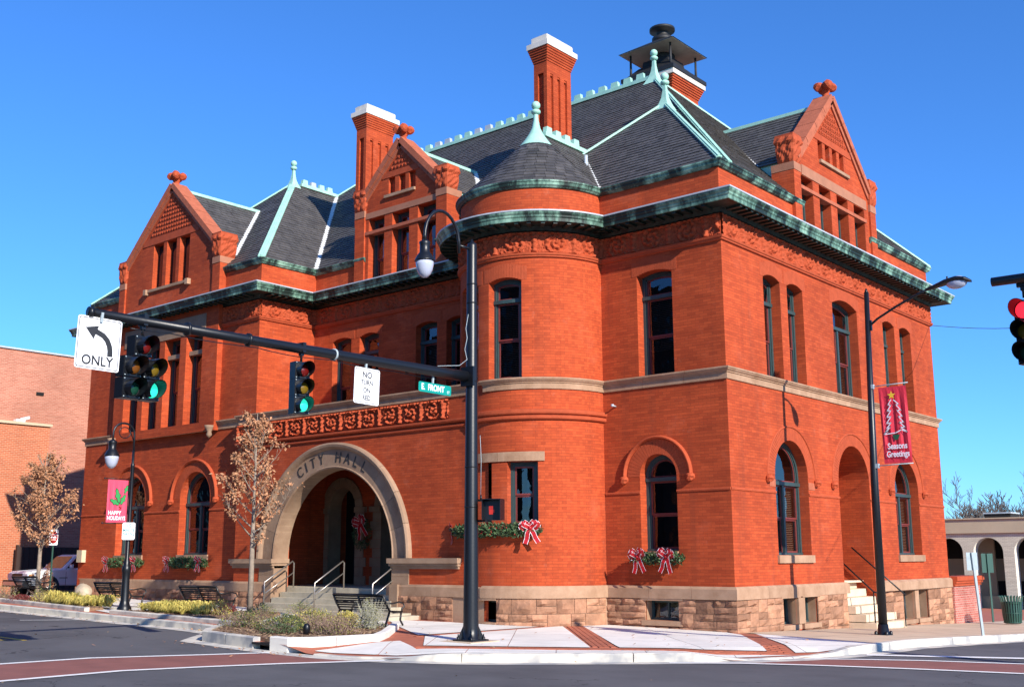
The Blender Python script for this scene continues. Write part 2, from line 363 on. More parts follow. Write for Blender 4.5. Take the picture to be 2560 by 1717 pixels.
def drape(mb, poly, off, m, side=0, walk=False):
    tr = tessellate_polygon([[Vector((p[0], p[1], 0)) for p in poly]])
    xs = [-1e4, -31, -26, 0, 1e4]; ys = [-1e4, 0, 40, 1e4]
    for t in tr:
        tri = [poly[i] for i in t]
        ar = sum(tri[i][0]*tri[(i+1) % 3][1]-tri[(i+1) % 3][0]*tri[i][1] for i in range(3))
        if ar < 0: tri = tri[::-1]
        for i in range(4):
            for j in range(3):
                p = clip(clip(clip(clip(tri, 1, 0, xs[i]), -1, 0, -xs[i+1]), 0, 1, ys[j]), 0, -1, -ys[j+1])
                if len(p) < 3: continue
                near = walk and any(min(q[0] for q in p) < c_[0]+2.6 and max(q[0] for q in p) > c_[0]-2.6 and min(q[1] for q in p) < c_[1]+2.6 and max(q[1] for q in p) > c_[1]-2.6 for c_, n_ in RAMPS)
                if not near: mb.face([(a[0], a[1], gz(a[0]+(1e-6 if i else 0), a[1])+off) for a in p], m); continue
                gx0 = [-1e4]+[-6+.35*k for k in range(36)]+[1e4]; gy0 = [-1e4]+[-10.5+.35*k for k in range(32)]+[1e4]
                for xa, xb in zip(gx0, gx0[1:]):
                    if xb < min(q[0] for q in p) or xa > max(q[0] for q in p): continue
                    col = clip(clip(p, 1, 0, xa), -1, 0, -xb)
                    if len(col) < 3: continue
                    for ya, yb in zip(gy0, gy0[1:]):
                        c2 = clip(clip(col, 0, 1, ya), 0, -1, -yb)
                        if len(c2) >= 3: mb.face([(a[0], a[1], pz(a[0], a[1])+off) for a in c2], m)
    if side:
        for i in range(len(poly)):
            a = poly[i]; b = poly[(i+1) % len(poly)]
            za, zb = gz(*a)+off, gz(*b)+off
            mb.face([(a[0], a[1], za), (b[0], b[1], zb), (b[0], b[1], zb-side), (a[0], a[1], za-side)], m)
def struct(mb, name, parent=None, kind='structure'):
    o = mb.build(name, parent)
    if parent is None or kind == 'stuff': o['kind'] = kind
    return o

mb = MB(); drape(mb, [(-900, -900), (900, -900), (900, 900), (-900, 900)], -.21, 'grassland'); struct(mb, 'ground')
mb = MB(); drape(mb, [(-140, -26), (60, -26), (60, 90), (-140, 90)], -.15, 'asphalt'); struct(mb, 'road')
KERB = [(-80, -5.6), (-40, -6.2), (-20.8, -6.75), (-16.5, -6.9), (-12.9, -7.02), (-10.2, -7.1), (-9.0, -7.3), (-8.3, -8.1), (-7.7, -8.72), (-5.4, -9.0), (-4.5, -9.02), (-3.2, -8.98), (-2.0, -8.62),
        (-.9, -7.95), (.6, -6.6), (1.6, -5.75), (2.6, -4.75), (3.3, -3.5), (3.68, -2.3), (3.85, 0), (4.0, 3), (4.3, 6), (4.5, 12), (4.6, 20), (4.6, 40)]
mb = MB(); drape(mb, KERB+[(-26, 40), (-26, -2.4), (-80, -2.4)], -.014, 'paving_brick', walk=True); pav = struct(mb, 'pavement')
# gutter pan and kerb stones
def offpath(P, d):
    out = []
    for i, p in enumerate(P):
        a = P[max(i-1, 0)]; b = P[min(i+1, len(P)-1)]
        d1 = Vector((p[0]-a[0], p[1]-a[1])) if i else Vector((b[0]-p[0], b[1]-p[1])); d2 = Vector((b[0]-p[0], b[1]-p[1])) if i < len(P)-1 else d1
        d1.normalize(); d2.normalize(); n1 = Vector((d1.y, -d1.x)); n2 = Vector((d2.y, -d2.x)); n = (n1+n2); n.normalize(); k = max(.4, n.dot(n1))
        out.append((p[0]+n.x*d/k, p[1]+n.y*d/k))
    return out
def ribbon_ground(mb, P, d0, d1, off, m):
    A = offpath(P, d0); B = offpath(P, d1)
    for i in range(len(P)-1): drape(mb, [A[i], A[i+1], B[i+1], B[i]], off, m)
mb = MB(); ribbon_ground(mb, KERB[2:], .0, .38, -.143, 'kerb_concrete'); kerb = struct(mb, 'kerb')
def resample(P, step):
    out = [P[0]]; acc = 0
    for a, b in zip(P, P[1:]):
        L_ = hypot(b[0]-a[0], b[1]-a[1]); t = step-acc
        while t < L_:
            out.append((a[0]+(b[0]-a[0])*t/L_, a[1]+(b[1]-a[1])*t/L_)); t += step
        acc = L_-(t-step)
    out.append(P[-1]); return out
def kerb_run(P, parent, w_=.16, top=0.004, bot=-.2, m='kerb_concrete', seg=3.0, gap=.008, name='kerb_stone'):
    S = resample(P, .5); n = max(1, int(seg/.5)); i = 0
    while i < len(S)-1:
        part = S[i:i+n+1]; i += n
        if len(part) < 2: break
        A = offpath(part, 0.0); B = offpath(part, -w_); mb = MB()
        # shrink ends
        def sh(Q):
            a, b = Vector(Q[0]), Vector(Q[1]); Q[0] = tuple(a+(b-a).normalized()*gap); a, b = Vector(Q[-1]), Vector(Q[-2]); Q[-1] = tuple(a+(b-a).normalized()*gap)
        sh(A); sh(B); ch = .018
        Ai = [tuple(Vector(a)+(Vector(b)-Vector(a)).normalized()*ch) for a, b in zip(A, B)]
        z = lambda p, o_: (p[0], p[1], gz(*p)+o_)
        tp = top if callable(top) else (lambda p: top)
        for k in range(len(part)-1):
            t0, t1 = tp(A[k]), tp(A[k+1])
            mb.face([z(A[k], bot), z(A[k+1], bot), z(A[k+1], t1-ch), z(A[k], t0-ch)], m)
            mb.face([z(A[k], t0-ch), z(A[k+1], t1-ch), z(Ai[k+1], t1), z(Ai[k], t0)], m)
            mb.face([z(Ai[k], t0), z(Ai[k+1], t1), z(B[k+1], t1), z(B[k], t0)], m)
            mb.face([z(B[k], t0), z(B[k+1], t1), z(B[k+1], bot), z(B[k], bot)], m)
        for q, s_ in ((0, 1), (-1, -1)):
            t = tp(A[q]); f = [z(A[q], bot), z(A[q], t-ch), z(Ai[q], t), z(B[q], t), z(B[q], bot)]
            mb.face(f if s_ > 0 else f[::-1], m)
        mb.build(name, parent)
def ktop(p): return .004+ramp(*p)
bulb_i = [i for i, p in enumerate(KERB) if p == (-9.0, -7.3)][0]
kerb_run(KERB[1:bulb_i+1], kerb, top=ktop)
kerb_run([(-3.7, -9.0), (-3.2, -8.98)]+KERB[12:], kerb, top=ktop)
# raised planter kerb round the corner bed, with the dark drain gap
BED = [(-9.0, -7.35), (-8.3, -8.1), (-7.7, -8.72), (-6.6, -8.88)]
kerb_run(BED, kerb, top=.07, seg=2.0); kerb_run([(-6.58, -8.88), (-5.5, -9.0)], kerb, top=.07, seg=2)
kerb_run([(-4.95, -9.03), (-4.4, -9.0), (-4.2, -8.75), (-3.85, -7.2), (-4.4, -6.45), (-6.0, -4.62)], kerb, top=.12, seg=1.5, m='concrete')
mb = MB(); mb.box(-5.5, -9.2, -.13, -4.95, -8.6, -.10, 'sign_black'); mb.box(-5.5, -8.75, -.13, -4.95, -8.6, .02, 'sign_black'); mb.box(-5.52, -9.02, .03, -4.93, -8.55, .075, 'black_iron')
o = mb.build('storm_drain'); tag(o, 'dark drain opening in the raised kerb of the corner planting bed', 'drain')
# inner kerb
kerb_run([(-34, -5.1), (-22, -6.05), (-16.3, -6.58)], kerb, w_=.15, top=.10, bot=-.05, seg=2.4)
kerb_run([(-14.95, -6.62), (-12, -6.72), (-8.7, -6.86)], kerb, w_=.15, top=.10, bot=-.05, seg=2.4)

def inpoly(p, poly):
    c_ = False
    for i in range(len(poly)):
        a = poly[i]; b = poly[i-1]
        if (a[1] > p[1]) != (b[1] > p[1]) and p[0] < (b[0]-a[0])*(p[1]-a[1])/(b[1]-a[1])+a[0]: c_ = not c_
    return c_
def clipconvex(poly, cell):      # poly clipped by convex ccw cell
    for i in range(len(cell)):
        a = cell[i]; b = cell[(i+1) % len(cell)]; nx, ny = -(b[1]-a[1]), b[0]-a[0]
        poly = clip(poly, nx, ny, nx*a[0]+ny*a[1])
        if len(poly) < 3: return []
    return poly
def slabs(poly, size, ang, m, off=0.0, gap=.012, name='paving_slab', ox=0, oy=0):
    ca, sa = cos(ang), sin(ang)
    L2 = [((p[0]-ox)*ca+(p[1]-oy)*sa, -(p[0]-ox)*sa+(p[1]-oy)*ca) for p in poly]
    x0 = math.floor(min(p[0] for p in L2)/size[0]); x1 = math.ceil(max(p[0] for p in L2)/size[0])
    y0 = math.floor(min(p[1] for p in L2)/size[1]); y1 = math.ceil(max(p[1] for p in L2)/size[1])
    for i in range(x0, x1):
        for j in range(y0, y1):
            g = gap/2; cell = [(i*size[0]+g, j*size[1]+g), ((i+1)*size[0]-g, j*size[1]+g), ((i+1)*size[0]-g, (j+1)*size[1]-g), (i*size[0]+g, (j+1)*size[1]-g)]
            q = clipconvex(L2, cell)
            if len(q) < 3: continue
            ar = abs(sum(q[k][0]*q[(k+1) % len(q)][1]-q[(k+1) % len(q)][0]*q[k][1] for k in range(len(q)))/2)
            if ar < .01: continue
            q = [(ox+a*ca-b*sa, oy+a*sa+b*ca) for a, b in q]; mb = MB(); drape(mb, q, off, m, 0, True); mb.build(name, pav)
P1 = [(-2.55, -7.3), (-.1, -5.33), (-3.92, -1.28), (-4.05, -5.75)]
P2 = [(-3.78, -.72), (.33, -5.0), (1.62, -4.28), (2.55, -3.45), (.42, -.55), (-.2, -.13), (-3.4, -.13)]
P0 = [(-8.4, -2.75), (-6.1, -4.45), (-4.35, -5.65), (-4.15, -1.9), (-5.3, -2.2), (-6.6, -2.3)]
P3 = [(.55, -.15), (3.0, -3.2), (3.45, -2.5), (3.62, -1.15), (.3, -.02)]
STRIP = [(-3.95, -8.75), (-2.1, -8.42), (-1.0, -7.75), (.5, -6.42), (1.5, -5.55), (2.47, -4.6), (3.1, -3.45), (1.95, -4.75), (.25, -5.85), (-2.25, -7.78), (-3.6, -6.9)]
for poly, sz, an, o_ in ((P1, (1.55, 1.55), radians(38), (-2.5, -7.3)), (P2, (1.5, 1.5), radians(45), (.33, -5)), (P0, (1.9, 1.9), radians(2), (-4, -6)), (P3, (1.6, 1.6), radians(42), (.5, -.1)), (STRIP, (1.6, 1.6), radians(38), (0, -6.5))):
    slabs(poly, sz, an, 'concrete', ox=o_[0], oy=o_[1])
slabs([(3.6, -1.1), (3.70, 0), (3.86, 3), (4.15, 6), (4.35, 12), (4.45, 20), (4.45, 38), (.15, 38), (.15, 0.0), (.3, .02)], (1.9, 1.9), 0, 'concrete_tan', ox=.15)
slabs([(-26, -2.0), (-26, -5.3), (-17, -6.0), (-14.6, -6.6), (-8.9, -6.6), (-7.9, -6.4), (-6.3, -4.6), (-8.3, -2.9), (-8.3, -2.25), (-16, -2.1)], (1.8, 1.8), 0, 'concrete')
# brick paving bands beside the white slabs: individual bricks near the corner
brk = []
bm_ = MB(); bm_.box(-.098, -.048, -.05, .098, .048, 0, 'paving_brick'); bme = bm_.data('paving_brick'); 
def band(P, width, rows, lim=10000):
    S = resample(P, .204); wrow = width/rows
    for i in range(len(S)-1):
        a, b = Vector(S[i]), Vector(S[i+1]); d = (b-a).normalized(); n = Vector((-d.y, d.x)); mid = (a+b)/2
        for k in range(rows):
            p = mid+n*((k+.5-rows/2)*wrow)+d*(.1*(k % 2)-.05); brk.append((p.x, p.y, atan2(d.y, d.x)))
band([(-2.45, -7.55), (.12, -5.55), (1.75, -4.5), (2.8, -3.5)], .3, 3)
band([(.05, -5.1), (-3.75, -1.0)], .45, 4)
band([(2.75, -3.4), (.48, -.35)], .4, 4)
band([(-4.2, -5.85), (-4.03, -1.6)], .1, 1)
stf = MB(); n_ind = 0
for i, (x, y, a) in enumerate(brk):
    if n_ind < 300 and hypot(x-12.7, y+22.6) < 24.5:
        o = inst(bme, 'paving_brick', pav, mw=Matrix.Translation((x, y, pz(x, y)-.002+U(-.002, .002))) @ Matrix.Rotation(a+U(-.02, .02), 4, 'Z')); n_ind += 1
    else:
        M_ = Matrix.Translation((x, y, pz(x, y)-.002)) @ Matrix.Rotation(a, 4, 'Z')
        stf.raw([M_ @ v_.co for v_ in bme.vertices], [tuple(p.vertices) for p in bme.polygons], 'paving_brick')
if stf.v: struct(stf, 'paving_bricks', pav, 'stuff')
# strip between the kerbs on the left, bricks laid as one mass
stf = MB()
S = resample([(-24, -6.25), (-16.5, -6.73), (-9.2, -6.95)], .204)
for i in range(len(S)-1):
    a, b = Vector(S[i]), Vector(S[i+1]); d = (b-a).normalized(); n = Vector((-d.y, d.x))
    for k in range(3):
        p = (a+b)/2+n*(.1*k-.1)+d*(.1*(k % 2)); stf.obox((p.x, p.y, gz(p.x, p.y)-.025), (d.x*.098, d.y*.098, 0), (n.x*.047, n.y*.047, 0), (0, 0, .023+U(-.001, .001)), 'paving_brick')
struct(stf, 'paving_bricks', pav, 'stuff')
# painted markings, each a little above the one below
def mark(name, polys, m, off):
    mb = MB()
    for p in polys: drape(mb, p, off, m)
    return struct(mb, name)
def lane(P, d0, d1):
    A = offpath(P, d0); B = offpath(P, d1); return [[A[i], A[i+1], B[i+1], B[i]] for i in range(len(P)-1)]
XL = [(-4.55, -9.2), (-5.1, -10.4), (-5.95, -12.1), (-6.1, -14), (-6.1, -25.9)]; XR = [(-2.05, -8.75), (-2.9, -10.35), (-3.4, -11.6), (-3.8, -12.8), (-3.8, -14.8), (-3.8, -25.9)]
mark('crosswalk', [XL+XR[::-1]], 'crosswalk_red', -.1445)
mark('crosswalk_line', lane(XL, -.08, .08)+lane(XR, -.08, .08), 'road_white', -.138)
YA = [(2.95, -3.95), (4.0, -3.2), (5.15, -2.65), (6.7, -2.25), (10, -1.9), (59, 3)]; YB = [(1.9, -5.75), (2.9, -5.05), (4.05, -4.6), (5.6, -4.2), (7.2, -3.9), (10, -3.6), (59, 1)]
mark('crosswalk', [YA+YB[::-1]], 'crosswalk_red', -.1445)
mark('crosswalk_line', lane(YA, -.07, .07)+lane(YB, -.08, .08), 'road_white', -.138)
mark('stop_line', lane([(3.9, -2.15), (6.4, -1.15), (12, .4)], -.14, .14), 'road_white', -.138)
mark('parking_line', lane([(-16.1, -8.45), (-15.2, -7.2)], -.05, .05), 'road_white', -.1445)
mark('yellow_line', lane([(-10.2, -11.2), (-60, -10.6)], -.05, .05)+lane([(-10.5, -11.5), (-60, -10.9)], -.05, .05), 'road_yellow', -.1445)

# ------------------------------------------------------------------ wall builder
def MA(y0): return lambda u, z, d: (u, y0-d, z)
def MBx(x0): return lambda u, z, d: (x0+d, u, z)
def MW(x0): return lambda u, z, d: (x0-d, -u, z)
def MN(y0): return lambda u, z, d: (-u, y0+d, z)
TCX, TCY, TR = -5.6, -.05, 2.07
def MT(u, z, d): a = u/TR; return (TCX+(TR+d)*cos(a), TCY+(TR+d)*sin(a), z)
def deg(a): return radians(a)*TR
class Op:
    def __init__(s, u0, u1, zb, zt, kind='flat', rise=.1, D=.3):
        s.u0, s.u1, s.zb, s.zt, s.kind, s.rise, s.D = u0, u1, zb, zt, kind, rise, D; s.c = (u0+u1)/2; s.r = (u1-u0)/2; s.rv = None
    def top(s, u):
        if s.kind == 'flat': return s.zt
        x = min(1, abs(u-s.c)/s.r)
        if s.kind == 'seg': return s.zt+s.rise*(1-x*x)
        return s.zt+s.r*sqrt(max(0, 1-x*x))
    def brk(s):
        if s.kind == 'flat': return [s.u0, s.u1]
        n = 18 if s.kind == 'round' else 8
        return [s.c-s.r*cos(pi*k/n) for k in range(n+1)]
    def path(s, n=None):      # outline from bottom left over the head to bottom right
        pts = [(s.u0, s.zb)]
        if s.kind == 'flat': pts += [(s.u0, s.zt), (s.u1, s.zt)]
        else: pts += [(u, s.top(u)) for u in s.brk()]
        return pts+[(s.u1, s.zb)]
def colwall(mb, M, u0, u1, bot, top, ops=(), step=None, extra=(), m='brick', reveal=None):
    B = bot if callable(bot) else (lambda u: bot); T = top if callable(top) else (lambda u: top)
    us = {round(u0, 5), round(u1, 5)}
    for o in ops:
        for b in o.brk():
            if u0-1e-6 <= b <= u1+1e-6: us.add(round(b, 5))
    for e in extra:
        if u0 < e < u1: us.add(round(e, 5))
    if step:
        n = int((u1-u0)/step)
        for k in range(1, n): us.add(round(u0+(u1-u0)*k/n, 5))
    us = sorted(us); us = [us[0]]+[b for a, b in zip(us, us[1:]) if b-a > 1e-4]
    rv = reveal or m
    def q(a, b, za0, zb0, za1, zb1):
        if za1-za0 < 1e-4 and zb1-zb0 < 1e-4: return
        mb.face([M(a, za0, 0), M(b, zb0, 0), M(b, zb1, 0), M(a, za1, 0)], m)
    for a, b in zip(us, us[1:]):
        mid = (a+b)/2; cov = sorted([o for o in ops if o.u0-1e-6 < mid < o.u1+1e-6], key=lambda o: o.zb)
        pa, pb = B(a), B(b)
        for o in cov:
            q(a, b, pa, pb, o.zb, o.zb)
            rv = o.rv or reveal or m
            mb.face([M(a, o.zb, 0), M(a, o.zb, -o.D), M(b, o.zb, -o.D), M(b, o.zb, 0)][::-1], rv)
            pa, pb = o.top(a), o.top(b)
            mb.face([M(a, pa, 0), M(a, pa, -o.D), M(b, pb, -o.D), M(b, pb, 0)], rv)
        q(a, b, pa, pb, T(a), T(b))
    for o in ops:
        rv = o.rv or reveal or m
        for u, s_ in ((o.u0, 1), (o.u1, -1)):
            z1 = o.top(u)
            if z1-o.zb < 1e-3: continue
            f = [M(u, o.zb, 0), M(u, z1, 0), M(u, z1, -o.D), M(u, o.zb, -o.D)]
            mb.face(f if s_ > 0 else f[::-1], rv)
def strip_along(mb, M, u0, u1, prof, m, step=None):   # prof [(d,z)] swept along u on the wall map
    n = max(1, int((u1-u0)/step)) if step else 1; us = [u0+(u1-u0)*k/n for k in range(n+1)]
    for a, b in zip(us, us[1:]):
        for (d0, z0), (d1, z1) in zip(prof, prof[1:]): mb.face([M(a, z0, d0), M(b, z0, d0), M(b, z1, d1), M(a, z1, d1)], m)
    for u, s_ in ((u0, 1), (u1, -1)):
        f = [M(u, z, d) for d, z in prof]; mb.face(f[::-1] if s_ > 0 else f, m)
def mbox(mb, M, u0, u1, z0, z1, d0, d1, m, n=1):
    for k in range(n):
        a = u0+(u1-u0)*k/n; b = u0+(u1-u0)*(k+1)/n
        P = [M(a, z0, d0), M(b, z0, d0), M(b, z1, d0), M(a, z1, d0), M(a, z0, d1), M(b, z0, d1), M(b, z1, d1), M(a, z1, d1)]
        mb.raw(P, [(0, 3, 2, 1), (4, 5, 6, 7), (0, 1, 5, 4), (2, 3, 7, 6), (0, 4, 7, 3), (1, 2, 6, 5)], m)

hall = thing('city_hall', 'red brick city hall with round corner turret, steep slate roofs and big stone entrance arch', 'city hall', (0, 0, 0))

# ------------------------------------------------------------------ windows
def inset(path, w_):
    out = []
    for i, p in enumerate(path):
        a = path[i-1] if i else None; b = path[i+1] if i < len(path)-1 else None
        d1 = Vector((p[0]-a[0], p[1]-a[1])).normalized() if a else None; d2 = Vector((b[0]-p[0], b[1]-p[1])).normalized() if b else None
        d1 = d1 or d2; d2 = d2 or d1
        n1 = Vector((d1.y, -d1.x)); n2 = Vector((d2.y, -d2.x)); n = (n1+n2)
        if n.length < 1e-6: n = n1
        n.normalize(); k = max(.35, n.dot(n1)); q = Vector(p)+n*w_/k
        if a is None or b is None: q.y = p[1]
        out.append((q.x, q.y))
    return out
def ribbon(mb, M, path, w_, d0, d1, m):
    I = inset(path, w_)
    for i in range(len(path)-1):
        a, b, c, d = path[i], path[i+1], I[i+1], I[i]
        mb.face([M(*a, d1), M(*b, d1), M(*c, d1), M(*d, d1)][::-1], m)
        mb.face([M(*d, d1), M(*c, d1), M(*c, d0), M(*d, d0)][::-1], m)
    return I
def window(M, o, style='sash', d=-.2, transom=None, meet=None, mull=False, blinds=1.0, parent=None):
    """frame is the part; sash, pane and blind are its sub-parts"""
    fr = MB(); path = o.path(); w_ = .055 if o.r < .3 else .075
    I = ribbon(fr, M, path, w_, d-.1, d, 'frame_green')
    I = ribbon(fr, M, I, w_*.55, d-.12, d-.03, 'frame_green')
    iu0, iu1 = I[0][0], I[-1][0]; zb = o.zb
    n = 3 if M is MT else 1
    mbox(fr, M, o.u0, o.u1, zb, zb+.06, d-.1, d+.02, 'frame_green', n)
    if transom: mbox(fr, M, o.u0+.01, o.u1-.01, transom-.045, transom+.045, d-.1, d+.035, 'frame_green', n)
    if mull: mbox(fr, M, o.c-.045, o.c+.045, zb, transom or o.zt, d-.1, d+.01, 'frame_green')
    # dark room behind
    bd_ = d-.75; e = .0
    mbox(fr, M, o.u0-e, o.u1+e, zb-.02, (o.zt if o.kind == 'flat' else o.top(o.c))+.02, bd_-.02, bd_, 'dark_room', n)
    for u in (o.u0, o.u1): fr.face([M(u, zb, d-.1), M(u, o.top(u), d-.1), M(u, o.top(u), bd_), M(u, zb, bd_)], 'dark_room')
    us = [o.u0, o.c, o.u1] if o.kind == 'flat' else o.brk()
    for a, b in zip(us, us[1:]):
        fr.face([M(a, o.top(a), d-.1), M(b, o.top(b), d-.1), M(b, o.top(b), bd_), M(a, o.top(a), bd_)], 'dark_room')
        fr.face([M(a, zb, d-.1), M(b, zb, d-.1), M(b, zb, bd_), M(a, zb, bd_)], 'dark_room')
    f = fr.build('window', parent or hall)
    ztop = transom-.045 if transom else o.zt-w_*1.5; meet_ = meet or (zb+.06+ztop)/2
    bays = [(iu0, o.c-.045), (o.c+.045, iu1)] if mull else [(iu0, iu1)]
    sw = .032 if o.r < .3 else .042
    for a, b in bays:
        for z0, z1, dd in ((zb+.06, meet_, d-.09), (meet_, ztop, d-.06)):
            if z1-z0 < .1: continue
            s_ = MB(); mbox(s_, M, a, a+sw, z0, z1, dd-.02, dd+.02, 'sash_maroon'); mbox(s_, M, b-sw, b, z0, z1, dd-.02, dd+.02, 'sash_maroon')
            mbox(s_, M, a+sw, b-sw, z0, z0+sw, dd-.02, dd+.02, 'sash_maroon', n); mbox(s_, M, a+sw, b-sw, z1-sw, z1, dd-.02, dd+.02, 'sash_maroon', n)
            s_.build('sash', f)
            g = MB()
            for k in range(n):
                x0 = a+sw+(b-a-2*sw)*k/n; x1 = a+sw+(b-a-2*sw)*(k+1)/n
                g.face([M(x0, z0+sw, dd), M(x1, z0+sw, dd), M(x1, z1-sw, dd), M(x0, z1-sw, dd)], 'glass')
            g.build('pane', f)
    if transom:        # the light above the transom follows the head
        g = MB(); pts = [(max(iu0, min(iu1, u)), max(transom+.05, z)) for u, z in I[1:-1]]
        base = [(iu0, transom+.045)]+pts+[(iu1, transom+.045)]
        s_ = MB(); I2 = ribbon(s_, M, base, .035, d-.09, d-.05, 'sash_maroon'); mbox(s_, M, iu0, iu1, transom+.045, transom+.085, d-.09, d-.05, 'sash_maroon', n); s_.build('sash', f)
        g.face([M(u, z, d-.07) for u, z in base][::-1], 'glass'); g.build('pane', f)
    if blinds:
        bl = MB(); zt_ = ztop-.03; z = zt_; stop = zb+.1+(1-blinds)*(ztop-zb)
        while z > stop:
            for a, b in bays:
                bl.face([M(a+.02, z, d-.20), M(b-.02, z, d-.20), M(b-.02, z-.022, d-.155), M(a+.02, z-.022, d-.155)], 'blind')
            z -= .046
        bl.build('blind', f)
    return f

# facade facing the right-hand street (x = 0)
M = MBx(0.0)
UPB = [Op(2.02, 2.92, 6.0, 8.56, 'seg', .10), Op(3.31, 4.21, 6.0, 8.56, 'seg', .10), Op(6.03, 7.67, 6.0, 8.58, 'seg', .17), Op(9.53, 10.42, 6.0, 8.56, 'seg', .10), Op(10.83, 11.72, 6.0, 8.56, 'seg', .10)]
LOB = [Op(2.17, 3.95, 1.69, 3.62, 'round'), Op(9.63, 11.45, 1.69, 3.55, 'round')]
DOOR = Op(5.78, 7.80, -.4, 3.63, 'round', D=1.1)
BSB = [Op(2.17, 2.93, .05, .67, D=.35), Op(3.28, 4.02, .05, .67, D=.35), Op(9.58, 10.42, -.14, .67, D=.35), Op(10.72, 11.52, -.14, .67, D=.35)]
for o in UPB+LOB: o.D = .36
for o in BSB: o.rv = 'sandstone_smooth'
mb = MB(); colwall(mb, M, 0, 13.55, -.6, 10.1, UPB+LOB+[DOOR]+BSB); colwall(mb, M, 0, 4.12, 10.1, 10.95); colwall(mb, M, 9.12, 13.55, 10.1, 10.95); mb.build('wall', hall)
for o in UPB: window(M, o, transom=7.98, mull=False, d=-.26) if o.r < .6 else window(M, o, transom=7.98, mull=True, d=-.26)
for o in LOB: window(M, o, transom=3.45, mull=True, d=-.26)
def bwin(M, o, d=-.22, n=1, parent=None):
    fr = MB(); ribbon(fr, M, o.path(), .05, d-.06, d, 'frame_green'); mbox(fr, M, o.u0, o.u1, o.zb, o.zb+.05, d-.06, d+.01, 'frame_green', n)
    mbox(fr, M, o.u0, o.u1, o.zb, o.zt, d-.22, d-.2, 'dark_room', n)
    mbox(fr, M, o.c-.02, o.c+.02, o.zb, o.zt, d-.05, d-.01, 'frame_green')
    f = fr.build('basement_window', hall); g = MB(); g.face([M(o.u0+.04, o.zb+.04, d-.04), M(o.u1-.04, o.zb+.04, d-.04), M(o.u1-.04, o.zt-.04, d-.04), M(o.u0+.04, o.zt-.04, d-.04)], 'glass'); g.build('pane', f)
for o in BSB: bwin(M, o)
# back of the door porch, side door
mb = MB(); mb.box(-1.12, 5.6, -.5, -1.1, 8.0, 5.0, 'brick'); mb.box(-1.1, 5.78, .95, 0-.35, 7.80, 1.0, 'step_sand'); mb.build('porch_back', hall)
mb = MB(); mb.box(-1.095, 6.0, 1.0, -1.05, 7.6, 3.6, 'sash_maroon'); mb.box(-1.05, 6.1, 1.9, -1.03, 6.75, 3.4, 'dark_room'); mb.box(-1.05, 6.85, 1.9, -1.03, 7.5, 3.4, 'dark_room'); mb.build('side_door', hall)
for k in range(6):
    mb = MB(); z1 = .98-.2*k; mb.box(-1.0+.0, 5.80, z1-.22, -.62+.28*k if k else -.62, 7.78, z1, 'step_sand') if False else mb.box(-.98, 5.79, z1-.2, -.55+.27*k, 7.79, z1-.004*k, 'step_sand'); mb.build('side_step', hall)
mb = MB()
mb.tube([(-.6, 5.95, 1.95), (.7, 5.95, .75), (.92, 5.95, .68), (.95, 5.95, .55)], .022, 'black_iron'); mb.tube([(.7, 5.95, .77), (.7, 5.95, -.2)], .02, 'black_iron'); mb.build('side_handrail', hall); mb = MB(); mb.tube([(-.55, 7.6, 1.9), (.9, 7.6, .62)], .022, 'black_iron'); mb.tube([(.85, 7.6, .66), (.85, 7.6, -.2)], .02, 'black_iron'); mb.build('side_handrail', hall)

# right pavilion front (y = 0)
M = MA(0.0)
o1 = Op(-2.43, -1.40, 6.0, 8.56, 'seg', .09, D=.36); o2 = Op(-2.48, -1.44, 1.79, 3.57, 'round', D=.36); o3 = Op(-2.38, -1.46, .20, .65, D=.35)
o3.rv = 'sandstone_smooth'
mb = MB(); colwall(mb, M, -3.62, 0, -.5, 10.95, [o1, o2, o3]); mb.build('wall', hall)
window(M, o1, transom=8.02, d=-.26, blinds=.7); window(M, o2, transom=3.5, d=-.26, blinds=0); bwin(M, o3)

# turret
TW = [Op(deg(-87.6), deg(-62.1), 6.0, 8.5, 'seg', .09, D=.33), Op(deg(-123.5), deg(-97.9), 6.0, 8.5, 'seg', .09, D=.33), Op(deg(-73), deg(-51.5), 2.42, 3.96, D=.33), Op(deg(-106.5), deg(-85), 2.42, 3.96, D=.33), Op(deg(-112), deg(-80.5), .14, .64, D=.3)]
TW[4].rv = 'sandstone_smooth'
mb = MB(); colwall(mb, MT, deg(-197), deg(3), -.4, 10.95, TW, step=.09); mb.build('turret_wall', hall)
window(MT, TW[0], transom=8.02, d=-.22); window(MT, TW[1], transom=8.02, d=-.22, blinds=0)
window(MT, TW[2], d=-.22, blinds=0, meet=3.15); window(MT, TW[3], d=-.22, blinds=0, meet=3.15); bwin(MT, TW[4], n=6, d=-.2)
mb = MB(); mbox(mb, MT, deg(-111), deg(-80), 3.965, 4.19, -.05, .035, 'sandstone_smooth', 8); mb.build('lintel', hall)
mb = MB(); mbox(mb, MT, deg(-79.7), deg(-47), 3.965, 4.19, -.05, .035, 'sandstone_smooth', 8); mb.build('lintel', hall)
